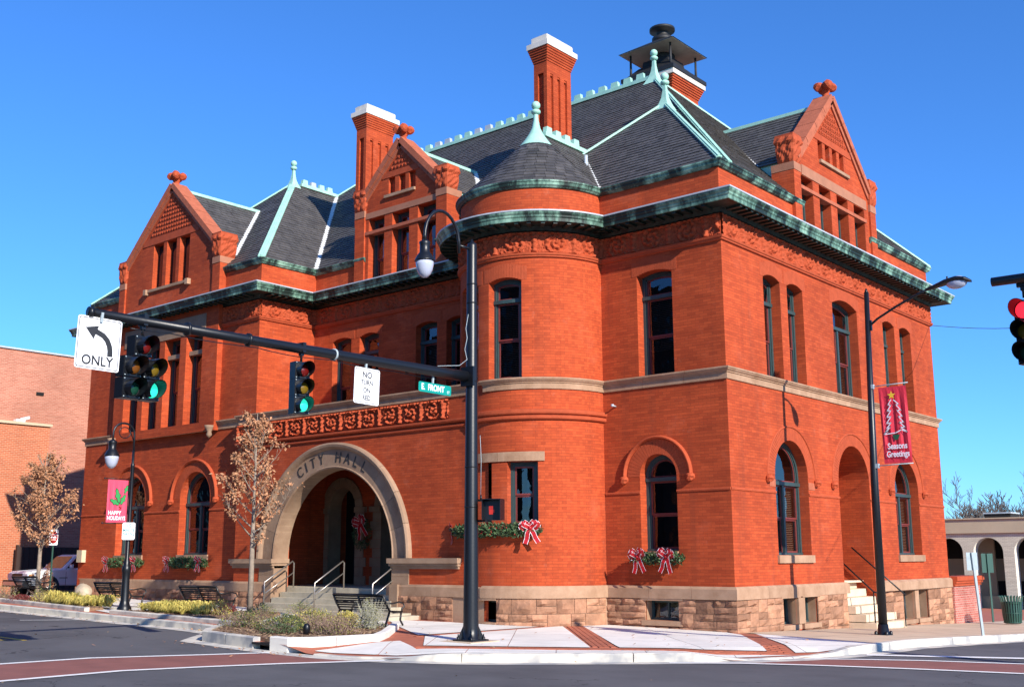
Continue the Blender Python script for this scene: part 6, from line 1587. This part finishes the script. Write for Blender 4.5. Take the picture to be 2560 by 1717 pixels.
# two sign posts on the right, seen from behind
def post_sign(label, loc, h, pw, ph, lean, rz, m='sign_steel'):
    t = thing('sign_post', label, 'sign', loc, None, rz); mb = MB(); mb.beam((0, 0, 0), (lean, 0, h), .06, .035, 'bin_green' if m != 'sign_steel' else 'sign_steel', up=(0, 1, 0)); mb.build('post', t)
    mb = MB(); mb.obox((lean*.95, .03, h-ph/2), (pw/2, 0, 0), (0, .003, 0), (0, 0, ph/2), m); mb.build('panel', t); return t
post_sign('leaning grey sign post with a narrow plate at the kerb on the right', (4.01, 4.04, -.12), 1.85, .30, .40, -.12, 1.0)
post_sign('dark green sign post standing behind the leaning one, near the litter bin', (.49, 15.9, -.47), 2.2, .42, .62, -.02, .9, 'bin_green')
# litter bin
lb = thing('litter_bin', 'green slatted metal litter bin on the tan pavement at the right', 'litter bin', (1.6, 14.25, gz(1.6, 14.25)))
for k in range(24):
    a = 2*pi*k/24; mb = MB(); ca, sa = cos(a), sin(a)
    path = [(.25, .06), (.28, .3), (.29, .6), (.34, .82), (.37, .86)]
    for (r0, z0), (r1, z1) in zip(path, path[1:]): mb.beam((r0*ca, r0*sa, z0), (r1*ca, r1*sa, z1), .045, .01, 'bin_green', up=(ca, sa, .01))
    mb.build('slat', lb)
mb = MB()
for r_, z in ((.26, .06), (.285, .35), (.30, .66)): mb.tube([(r_*cos(2*pi*k/24), r_*sin(2*pi*k/24), z) for k in range(25)], .012, 'bin_green', 6, False)
mb.lathe((0, 0, .03), [(.22, 0), (.24, .02), (.25, .66), (.24, .66)], 'sign_black', 20); mb.build('frame', lb)

# benches: iron arms, slatted seat and back
def bench(label, loc, rz):
    t = thing('park_bench', label, 'bench', loc, 'black slatted benches in front of the hall', rz); L_ = 1.7
    for k in range(6):
        z = .40+.052*k*1.0; y = -.02-.035*k*.9; mb = MB(); mb.obox((0, y-.02, z), (L_/2, 0, 0), (0, .008, 0), (0, .0, .018), 'black_iron'); mb.build('back_slat', t)
    mb = MB(); mb.tube([(-L_/2, -.24, .70), (L_/2, -.24, .70)], .022, 'black_iron'); mb.build('top_rail', t)
    for k in range(6): mb = MB(); mb.obox((0, .03+.068*k, .335-.004*k), (L_/2, 0, 0), (0, .026, 0), (0, 0, .008), 'black_iron'); mb.build('seat_slat', t)
    for x in (-L_/2, 0, L_/2):
        mb = MB(); mb.tube([(x, -.24, .70), (x, -.14, .5), (x, -.02, .34), (x, .1, .30), (x, .40, .31)], .024, 'black_iron', 8)
        mb.tube([(x, -.02, .32), (x, -.10, .12), (x, -.16, 0)], .024, 'black_iron', 8); mb.tube([(x, .36, .31), (x, .33, .12), (x, .42, 0)], .024, 'black_iron', 8)
        if x: mb.tube([(x, -.14, .52), (x, .05, .50), (x, .28, .53), (x, .42, .50), (x, .46, .42), (x, .38, .38), (x, .38, .30)], .02, 'black_iron', 8)
        mb.build('end_frame', t)
    return t
b0 = bench('black bench right behind the corner planting bed', (-7.35, -4.45, gz(-7.35, -4)-.0), .02)
dup(b0, 'black bench between the small tree and the yellow grass', (-13.85, -4.45, gz(-13.85, -4)), .02)
dup(b0, 'black bench behind the ornamental lamp post', (-17.6, -4.9, gz(-17.6, -4)), .0)
dup(b0, 'black bench at the far left in front of the pickup truck', (-24.3, -4.15, gz(-24.3, -4)), .0)

# loose cable slung under the mast arm
mb = MB(); P = []
for k in range(41):
    t = k/40; y = -6.3-7.3*t; P.append((-.24+.03*sin(t*19), y-BY, 5.32-gb-.11-.03*abs(sin(t*14))))
mb.tube(P, .009, 'black_metal', 5)
mb.build('cable', sp)
for y in (-7.6, -9.5, -11.4, -12.6): mb = MB(); mb.lathe((-.22, y-BY, 5.32-gb), [(.112, -.02), (.112, .02)], 'sign_steel' if y == -9.5 else 'black_metal', 14, axis=(0, 1, 0)); mb.build('arm_band', sp)
# fallen leaves and litter along the kerb and round the trees
mb = MB()
def litter(n, f):
    for i in range(n):
        x, y = f(); z = (pz(x, y) if inpoly((x, y), KERB+[(4.6, 40), (-26, 40), (-26, -2.4), (-80, -2.4)]) else gz(x, y)-.14)+.012
        a = U(0, 2*pi); L_ = U(.02, .05); d = Vector((cos(a), sin(a), U(-.2, .4)))*L_; s_ = Vector((-sin(a), cos(a), U(-.3, .5)))*L_*.5; p = Vector((x, y, z+.01)); mb.face([p-d, p+s_, p+d, p-s_], 'leaf_brown' if R() < .75 else 'mulch_light')
litter(160, lambda: (U(-24, -9), U(-7.5, -7.1))); litter(120, lambda: (-12.2+random.gauss(0, 1.6), -4.6+random.gauss(0, 1.1))); litter(90, lambda: (-25+random.gauss(0, 1.8), -4.4+random.gauss(0, 1)))
litter(60, lambda: (U(-8, -3.5), U(-9.6, -9.2))); litter(60, lambda: (U(-7, 3), U(-7, -1))); litter(70, lambda: (U(-14, 6), U(-20, -8)))
o = mb.build('fallen_leaves'); o['kind'] = 'stuff'; o['label'] = 'dry brown leaves scattered on the road and pavement'

# ------------------------------------------------------------------ pickup truck in the alley
tk = thing('pickup_truck', 'white pickup truck parked nose out in the shaded alley', 'truck', (-31.0, 1.2, gz(-31, 1)+.0), None, 0)
# local: x across, y length (nose at -y), z up
prof = [(-2.45, .45), (-2.55, .55), (-2.55, .92), (-2.42, 1.02), (-1.15, 1.10), (-.62, 1.60), (-.45, 1.66), (.55, 1.66), (.72, 1.58), (.82, 1.12), (2.6, 1.12), (2.6, .42)]
mb = MB(); hw = .84
n = len(prof)
def lx(z): return hw-(.16*max(0, (z-1.08))/.58)
L3 = [(lx(z), y, z) for y, z in prof]; R3 = [(-lx(z), y, z) for y, z in prof]
mb.raw(L3+R3, [tuple(range(n)), tuple(range(2*n-1, n-1, -1))]+[(k, n+k, n+(k+1) % n, (k+1) % n) for k in range(n)], 'truck_white')
body = mb.build('body', tk)
mod = body.modifiers.new('b', 'BEVEL'); mod.width = .05; mod.segments = 2
for s_ in (1, -1):
    for y0, y1 in ((-.92, .48),):
        mb = MB(); mb.face([(s_*(lx(1.12)+.006), -.98, 1.13), (s_*(lx(1.12)+.006), .38, 1.13), (s_*(lx(1.55)+.006), .36, 1.56), (s_*(lx(1.55)+.006), -.52, 1.56)], 'truck_glass'); mb.build('side_window', tk)
    mb = MB(); mb.face([(s_*(lx(1.15)+.006), .46, 1.15), (s_*(lx(1.15)+.006), .68, 1.15), (s_*(lx(1.5)+.006), .62, 1.5), (s_*(lx(1.5)+.006), .46, 1.55)], 'truck_glass'); mb.build('side_window', tk)
    mb = MB(); mb.obox((s_*(hw+.012), .25, 1.0), (.012, 0, 0), (0, .09, 0), (0, 0, .025), 'sign_black'); mb.build('door_handle', tk)
    mb = MB(); mb.obox((s_*(hw+.002), .42, .8), (.004, 0, 0), (0, .006, 0), (0, 0, .33), 'sign_black'); mb.obox((s_*(hw+.002), -1.0, .8), (.004, 0, 0), (0, .006, 0), (0, 0, .33), 'sign_black'); mb.build('door_gap', tk)
    mb = MB(); mb.obox((s_*(hw+.12), -.85, 1.2), (.09, 0, 0), (0, .04, 0), (0, 0, .07), 'truck_white'); mb.build('mirror', tk)
    for y in (-1.72, 1.7):
        mb = MB(); mb.lathe((s_*(hw-.2), y, .40), [(.3, 0), (.46, .0), (.46, .23), (.3, .23)], 'sign_black', 24, axis=(s_, 0, 0)); mb.build('wheel_arch', tk)
        mb = MB(); mb.lathe((s_*(hw-.16), y, .36), [(.2, 0), (.33, .0), (.36, .03), (.36, .17), (.33, .2), (.22, .2)], 'rubber', 24, axis=(s_, 0, 0)); wh = mb.build('wheel', tk)
        mb = MB(); mb.lathe((s_*(hw-.06), y, .36), [(.22, .10), (.20, .06), (.12, .05), (.10, .10), (.04, .12)], 'rim', 18, axis=(s_, 0, 0)); mb.build('rim', wh)
    mb = MB(); mb.obox((s_*.62, -2.52, .84), (.19, 0, 0), (0, .05, 0), (0, 0, .08), 'globe'); mb.obox((s_*.82, -2.42, .84), (.035, 0, 0), (0, .1, 0), (0, 0, .07), 'lamp_amber'); mb.build('headlight', tk)
mb = MB(); mb.face([(-.70, -1.12, 1.12), (.70, -1.12, 1.12), (.64, -.66, 1.58), (-.64, -.66, 1.58)], 'truck_glass'); mb.v = [(a, b-.012, c+.012) for a, b, c in mb.v]; mb.build('windscreen', tk)
mb = MB(); mb.obox((0, -2.62, .55), (.88, 0, 0), (0, .1, 0), (0, 0, .13), 'sign_black'); mb.obox((0, -2.66, .55), (.80, 0, 0), (0, .08, 0), (0, 0, .07), 'rim'); mb.build('bumper', tk)
mb = MB(); mb.obox((0, -2.54, .84), (.4, 0, 0), (0, .04, 0), (0, 0, .09), 'sign_black'); mb.build('grille', tk)
mb = MB(); mb.obox((hw+.008, -.2, .78), (.002, 0, 0), (0, .16, 0), (0, 0, .015), 'sign_black'); mb.obox((hw+.008, -.2, .82), (.002, 0, 0), (0, .07, 0), (0, 0, .03), 'sign_black'); mb.obox((hw+.008, -1.1, .75), (.002, 0, 0), (0, .17, 0), (0, 0, .013), 'sign_black'); mb.build('door_emblem', tk)

# ------------------------------------------------------------------ planting
def bed(name, poly, label=None, z=.07):
    stf = MB(); drape(stf, poly, z, 'mulch', .15)
    for i in range(int(260*abs(sum(poly[k][0]*poly[(k+1) % len(poly)][1]-poly[(k+1) % len(poly)][0]*poly[k][1] for k in range(len(poly)))/2))):
        x = U(min(p[0] for p in poly), max(p[0] for p in poly)); y = U(min(p[1] for p in poly), max(p[1] for p in poly))
        if not inpoly((x, y), poly): continue
        p = Vector((x, y, gz(x, y)+z+U(0, .025))); a = U(0, pi); L_ = U(.02, .06); d = Vector((cos(a), sin(a), U(-.3, .5)))*L_; s_ = Vector((-sin(a), cos(a), U(-.5, .5)))*U(.006, .016)
        stf.face([p-d-s_, p+d-s_, p+d+s_, p-d+s_], 'mulch' if R() < .6 else 'mulch_light')
    o = stf.build('planting_bed'); o['kind'] = 'stuff'; o['label'] = label or 'mulch bed'; return o
BED1 = [(-34, -4.95), (-22, -5.9), (-16.6, -6.38), (-16.5, -5.9), (-17.6, -5.35), (-20, -5.0), (-22.5, -4.7), (-26, -4.3), (-34, -3.3)]
BED2 = [(-14.8, -6.48), (-8.9, -6.72), (-9.2, -6.1), (-10.2, -5.2), (-11.4, -3.75), (-12.6, -3.6), (-13.2, -4.75), (-14.6, -5.3)]
BED3 = [(-8.75, -7.35), (-8.15, -8.0), (-7.6, -8.5), (-5.4, -8.8), (-4.5, -8.82), (-4.35, -8.6), (-4.02, -7.2), (-4.55, -6.52), (-6.05, -4.75), (-6.9, -4.95), (-8.3, -6.4)]
bed('b', BED1, 'brown mulch bed along the street on the left'); bed('b', BED2, 'brown mulch bed around the small tree before the entrance'); bed('b', BED3, 'brown mulch bed inside the raised corner kerb', .05)
def shrub(label, loc, r_, h, leafm, n=700, leaf=.03, twigs=40, twigm='twig_mauve', name='shrub', cat='shrub', flat=.5, flowers=0):
    t = thing(name, label, cat, (loc[0], loc[1], gz(*loc[:2])+.06)); mb = MB()
    for i in range(n):
        a = U(0, 2*pi); e = R()**.5; zz = R(); prof_ = sqrt(max(0, 1-(zz*1.0)**2.2)); ns = 1+.3*noise.noise(Vector((cos(a)*2, sin(a)*2, loc[0]*3)))
        p = Vector((cos(a)*r_*e*prof_*ns, sin(a)*r_*e*prof_*ns*.8, h*zz*(.75+.35*noise.noise(Vector((cos(a)*3, sin(a)*3, loc[0])))+.1)))
        d = Vector((U(-1, 1), U(-1, 1), U(-.2, 1.3))).normalized()*leaf*U(.6, 1.4); s_ = d.cross(Vector((U(-1, 1), U(-1, 1), U(-1, 1)))).normalized()*leaf*.35
        mb.face([p-s_*.6, p+d*.5-s_, p+d, p+d*.5+s_], leafm if isinstance(leafm, str) else random.choice(leafm))
    mb.build('foliage', t); mb = MB()
    for i in range(twigs):
        a = U(0, 2*pi); e = R(); mb.tube([(cos(a)*r_*e*.3, sin(a)*r_*e*.3, 0), (cos(a)*r_*e*.6+U(-.04, .04), sin(a)*r_*e*.6+U(-.04, .04), h*.45), (cos(a)*r_*e+U(-.05, .05), sin(a)*r_*e+U(-.05, .05), h*U(.6, 1.05))], [.005, .004, .002], twigm, 3, False)
    mb.build('stems', t)
    if flowers:
        mb = MB()
        for i in range(flowers):
            a = U(0, 2*pi); p = Vector((cos(a)*r_*R(), sin(a)*r_*R(), h*U(.5, 1)));
            for k in range(4): d = Vector((U(-1, 1), U(-1, 1), U(0, 1)))*.02; mb.face([p, p+d, p+d+Vector((.012, 0, .01))], 'flower_purple')
        mb.build('flowers', t)
    return t
def grass(label, loc, r_, h, n=420, m='leaf_yellow', sq=.5):
    t = thing('ornamental_grass', label, 'grass clump', (loc[0], loc[1], gz(*loc[:2])+.05)); mb = MB()
    tuft = [(U(-1, 1)*r_*.85, U(-1, 1)*r_*sq*.8, U(.55, 1.1)) for k in range(11)]
    for i in range(n):
        tx, ty, th_ = random.choice(tuft); a = U(0, 2*pi); bx, by = tx+cos(a)*.04, ty+sin(a)*.04; ln = h*th_*U(.6, 1.2); out = U(.15, 1.7)*h*th_*.9; w_ = U(.005, .010)
        ca, sa = cos(a), sin(a); k_ = U(.75, 1)
        P = [(bx, by, 0), (bx+ca*out*.22, by+sa*out*.22, ln*.6), (bx+ca*out*.6, by+sa*out*.6, ln*.92), (bx+ca*out*1.0, by+sa*out*1.0, ln*(.95-.45*(out/h)))]
        sx, sy = -sa*w_, ca*w_; mm = m if R() < .8 else 'leaf_yellowgreen'
        for (p, q, k0, k1) in ((P[0], P[1], 1, 1), (P[1], P[2], 1, .8), (P[2], P[3], .8, .1)):
            mb.face([(p[0]-sx*k0, p[1]-sy*k0, p[2]), (q[0]-sx*k1, q[1]-sy*k1, q[2]), (q[0]+sx*k1, q[1]+sy*k1, q[2]), (p[0]+sx*k0, p[1]+sy*k0, p[2])], mm)
    mb.build('blades', t); return t
for i, (x, y) in enumerate(((-19.1, -5.75), (-18.4, -5.7), (-17.8, -5.75), (-17.2, -5.75))): grass('yellow grass clump left of the lamp post, '+('farthest left of four', 'second of four from the left', 'third of four from the left', 'nearest the post')[i], (x+U(-.1, .1), y+U(-.15, .15)), .58, U(.27, .36), 1300)
for i, (x, y) in enumerate(((-14.2, -5.85), (-13.5, -5.75), (-12.9, -5.75), (-12.3, -5.7))): grass('yellow grass clump right of the lamp post, '+('nearest the post', 'second of four from the post', 'third of four from the post', 'nearest the small tree')[i], (x+U(-.1, .1), y+U(-.15, .15)), .58, U(.27, .36), 1300)
shrub('yellow-green shrub at the left end of the street bed', (-20.4, -5.75), .38, .32, ('leaf_yellow', 'leaf_yellowgreen'), 500)
shrub('low dark red plant beside the inner kerb on the left', (-21.6, -5.75), .5, .18, 'leaf_red', 500, .05)
shrub('green shrub before the pickup truck', (-21.9, -4.9), .55, .38, ('leaf_green', 'leaf_yellowgreen'), 900)
shrub('green shrub at the far left edge near the bench', (-26.2, -5.0), .6, .35, ('leaf_yellowgreen', 'leaf_green'), 700)
shrub('straggly shrub under the left small tree', (-23.9, -5.2), .6, .42, ('leaf_yellowgreen', 'twig_mauve'), 500, .03, 50)
shrub('green shrub between grass and tree before the entrance', (-11.75, -5.35), .36, .36, ('leaf_yellowgreen', 'leaf_yellow'), 650)
shrub('dark red plant at the end of the bench by the small tree', (-12.75, -4.5), .38, .2, 'leaf_red', 450, .05)
shrub('rounded olive shrub left of the entrance steps', (-10.9, -4.75), .48, .34, ('leaf_yellowgreen', 'leaf_green'), 1000, .025)
shrub('rounded olive shrub in front of the entrance steps', (-9.35, -4.75), .50, .42, ('leaf_yellowgreen', 'leaf_green'), 1100, .025)
sh = [('brownish shrub at the left end of the corner bed', (-8.1, -7.3), .55, .42, ('leaf_yellowgreen', 'twig_mauve', 'leaf_green'), 1000),
      ('yellow tinged shrub at the back of the corner bed', (-7.2, -6.1), .60, .46, ('leaf_yellow', 'leaf_yellowgreen', 'leaf_green'), 1300),
      ('dark green shrub with purple flowers in the corner bed', (-6.75, -7.3), .62, .40, ('leaf_green', 'leaf_green', 'leaf_yellowgreen'), 1500),
      ('golden shrub behind the corner bed near the bench', (-6.75, -5.55), .38, .42, ('leaf_yellow', 'leaf_yellow', 'leaf_yellowgreen'), 900),
      ('small green shrub at the front of the corner bed', (-6.1, -7.9), .42, .25, ('leaf_green',), 600)]
for i, (l, p, a, b, mm, n_) in enumerate(sh): shrub(l, p, a*1.15, b*.78, mm, int(n_*1.9), .032, 90, flowers=14 if i in (2, 4) else 0)
for i, (l, p, a, b, mm) in enumerate((('bare mauve twiggy shrub left of the path light', (-5.9, -7.0), .42, .42, 'twig_mauve'), ('bare mauve twiggy shrub in front of the bench leg', (-5.15, -7.2), .5, .42, 'twig_mauve'), ('tall pale grey twiggy shrub covering the bench', (-5.75, -5.75), .36, .72, 'twig_grey'))):
    shrub(l, p, a*1.1, b*.85, (mm, mm, 'leaf_yellowgreen'), 2000, .024, 110, mm)
t = thing('path_light', 'small black path light in the corner planting bed', 'path light', (-5.55, -7.65, gz(-5.5, -7)+.05)); mb = MB(); mb.lathe((0, 0, 0), [(.07, 0), (.07, .16), (.05, .2), (.03, .22)], 'black_metal', 12); mb.build('housing', t)
# boulder
bm = bmesh.new(); bmesh.ops.create_icosphere(bm, subdivisions=3, radius=.3); mb = MB()
mb.raw([Vector((v_.co.x*1.1, v_.co.y*.8, max(-.28, v_.co.z*.85)))*(1+.3*noise.noise(v_.co*3)) for v_ in bm.verts], [tuple(v_.index for v_ in f_.verts) for f_ in bm.faces], 'boulder', True); bm.free()
o = mb.build('boulder', loc=(-22.4, -3.3, .62)); tag(o, 'tan boulder by the corner of the hall on the left', 'boulder')

def tree(label, loc, H, crown, trunk_h, nleaf, seed, leafm='leaf_brown', lean=(0, 0), name='street_tree', density=1):
    rnd = random.Random(seed); t = thing(name, label, 'tree', (loc[0], loc[1], gz(*loc[:2])), 'small street trees with dry brown leaves'); mb = MB(); tips = []
    top = (lean[0], lean[1], H); mb.tube([(0, 0, -.05), (lean[0]*.2, lean[1]*.2, H*.3), (lean[0]*.6, lean[1]*.6, H*.65), top], [.085, .065, .035, .008], 'bark', 8)
    mb.build('trunk', t); mb = MB()
    nb_ = int(26*density)
    for i in range(nb_):
        z = trunk_h+(H*.93-trunk_h)*(i/nb_)**.9; a = i*2.4+rnd.uniform(-.4, .4); f = (z-trunk_h)/(H-trunk_h); L_ = crown*(1.05-.85*f)*rnd.uniform(.7, 1.1)*(.7 if i < 3 else 1)
        o_ = Vector((lean[0]*z/H, lean[1]*z/H, z)); d = Vector((cos(a), sin(a), .55+.6*f)).normalized()
        pts = [o_]; p = o_.copy(); dd = d.copy()
        for k in range(5): dd = (dd+Vector((rnd.uniform(-.15, .15), rnd.uniform(-.15, .15), .10))).normalized(); p = p+dd*L_/4.2; pts.append(p.copy())
        mb.tube(pts, [.026*(1.1-f), .02*(1.1-f), .015*(1.1-f)+.002, .009, .006, .003], 'bark', 5, False); 
        for k in range(1, 6):
            for q in range(2 if k < 3 else 3):
                e = (dd+Vector((rnd.uniform(-1, 1), rnd.uniform(-1, 1), rnd.uniform(-.3, .8)))).normalized()*L_*rnd.uniform(.18, .4); s_ = pts[k]; mb.tube([s_, s_+e*.5+Vector((0, 0, .03)), s_+e], [.006, .004, .002], 'bark', 3, False); tips.append((s_, s_+e))
    mb.build('branches', t); mb = MB()
    for i in range(nleaf):
        a, b = rnd.choice(tips); q = rnd.uniform(.25, 1.1); p = a.lerp(b, q)+Vector((rnd.gauss(0, .05), rnd.gauss(0, .05), rnd.gauss(0, .05)))
        if noise.noise(p*1.6+Vector((seed, 0, 0))) < -.12: continue
        L_ = rnd.uniform(.06, .12); d = Vector((rnd.uniform(-1, 1), rnd.uniform(-1, 1), rnd.uniform(-1.2, .3))).normalized()*L_; s_ = d.cross(Vector((rnd.uniform(-1, 1), rnd.uniform(-1, 1), rnd.uniform(-1, 1)))).normalized()*L_*.33; c = d.cross(s_).normalized()*L_*.12
        mb.face([p, p+d*.45-s_+c, p+d, p+d*.45+s_+c], leafm)
    mb.build('foliage', t); return t
tree('slender tree with sparse brown leaves left of the entrance arch', (-12.19, -4.15), 5.35, 1.3, 1.7, 4300, 3, density=1.15)
tree('fuller brown-leaved tree at the far left in front of the alley', (-25.0, -3.55), 4.9, 1.45, 1.5, 7200, 8, density=1.4)
# small red-leaved bush at the alley corner
shrub('russet bush against the corner of the hall by the alley', (-26.2, -2.6), .3, .95, ('leaf_red', 'leaf_brown'), 450, .06)

# bare trees far off on the right
def bare_tree(label, loc, H, spread, seed):
    rnd = random.Random(seed); t = thing('bare_tree', label, 'tree', loc, 'bare winter trees on the skyline at the right'); mb = MB()
    segs = []
    def grow(p, d, L_, r_, lev):
        pts = [p]; q = p.copy(); dd = d.copy()
        for k in range(4): dd = (dd+Vector((rnd.uniform(-.16, .16), rnd.uniform(-.16, .16), rnd.uniform(-.02, .12)))).normalized(); q = q+dd*L_/4; pts.append(q.copy())
        mb.tube(pts if lev < 3 else [pts[0], pts[2], pts[4]], [max(.02, r_*(1-.14*k)) for k in (range(5) if lev < 3 else (0, 2, 4))], 'bark_far', (6, 5, 4, 3, 3, 3)[lev], False)
        if lev >= 5: return
        for i in range((4, 4, 4, 3, 3)[lev]):
            k = rnd.randint(2 if lev == 0 else 1, 4); a = rnd.uniform(0, 2*pi); s_ = Vector((cos(a), sin(a), rnd.uniform(.1, .8))).normalized(); grow(pts[k], (dd*.55+s_*spread).normalized(), L_*rnd.uniform(.5, .72), r_*.55, lev+1)
    grow(Vector((0, 0, 0)), Vector((0, 0, 1)), H*.45, H*.018, 0); mb.build('branches', t); return t
bt = [bare_tree('bare tree behind the arcaded building, close to the hall wall', (-24, 74, -1.3), 9.0, .75, 1), bare_tree('bare tree with a tall straight top, second from the hall wall', (-19.5, 76, -1.3), 9.6, .6, 2), bare_tree('wide bare tree behind the rooftop unit', (-14.5, 74, -1.3), 9.2, .9, 5), bare_tree('bare tree at the right edge of the picture', (-9.5, 73, -1.3), 9.5, .85, 9)]
for i, (x, y, s_, rz) in enumerate(((-22, 82, 1.0, 1.2), (-17, 84, 1.05, 2.2), (-12, 82, 1.0, 4.0), (-7.5, 80, 1.0, 5.1))):
    dup(bt[i], ('thin bare tree in the gap between the first two', 'bare tree half hidden behind the tall straight one', 'bare tree showing to the right of the rooftop unit', 'farthest bare tree, just inside the right edge')[i], (x, y, -1.3), rz, (s_,)*3)
mb = MB()
for i in range(2600):
    x = U(-40, 10); y = U(95, 110); z = U(-1, 5.2)*(.8+.25*noise.noise(Vector((x*.2, 0, 0)))); p = Vector((x, y, z)); d = Vector((U(-.5, .5), 0, U(.4, 1.4))); mb.face([p, p+d, p+d+Vector((.05, 0, 0)), p+Vector((.07, 0, 0))], 'bark_far')
o = mb.build('distant_wood'); o['kind'] = 'stuff'; o['label'] = 'mass of bare twigs along the skyline at the right'
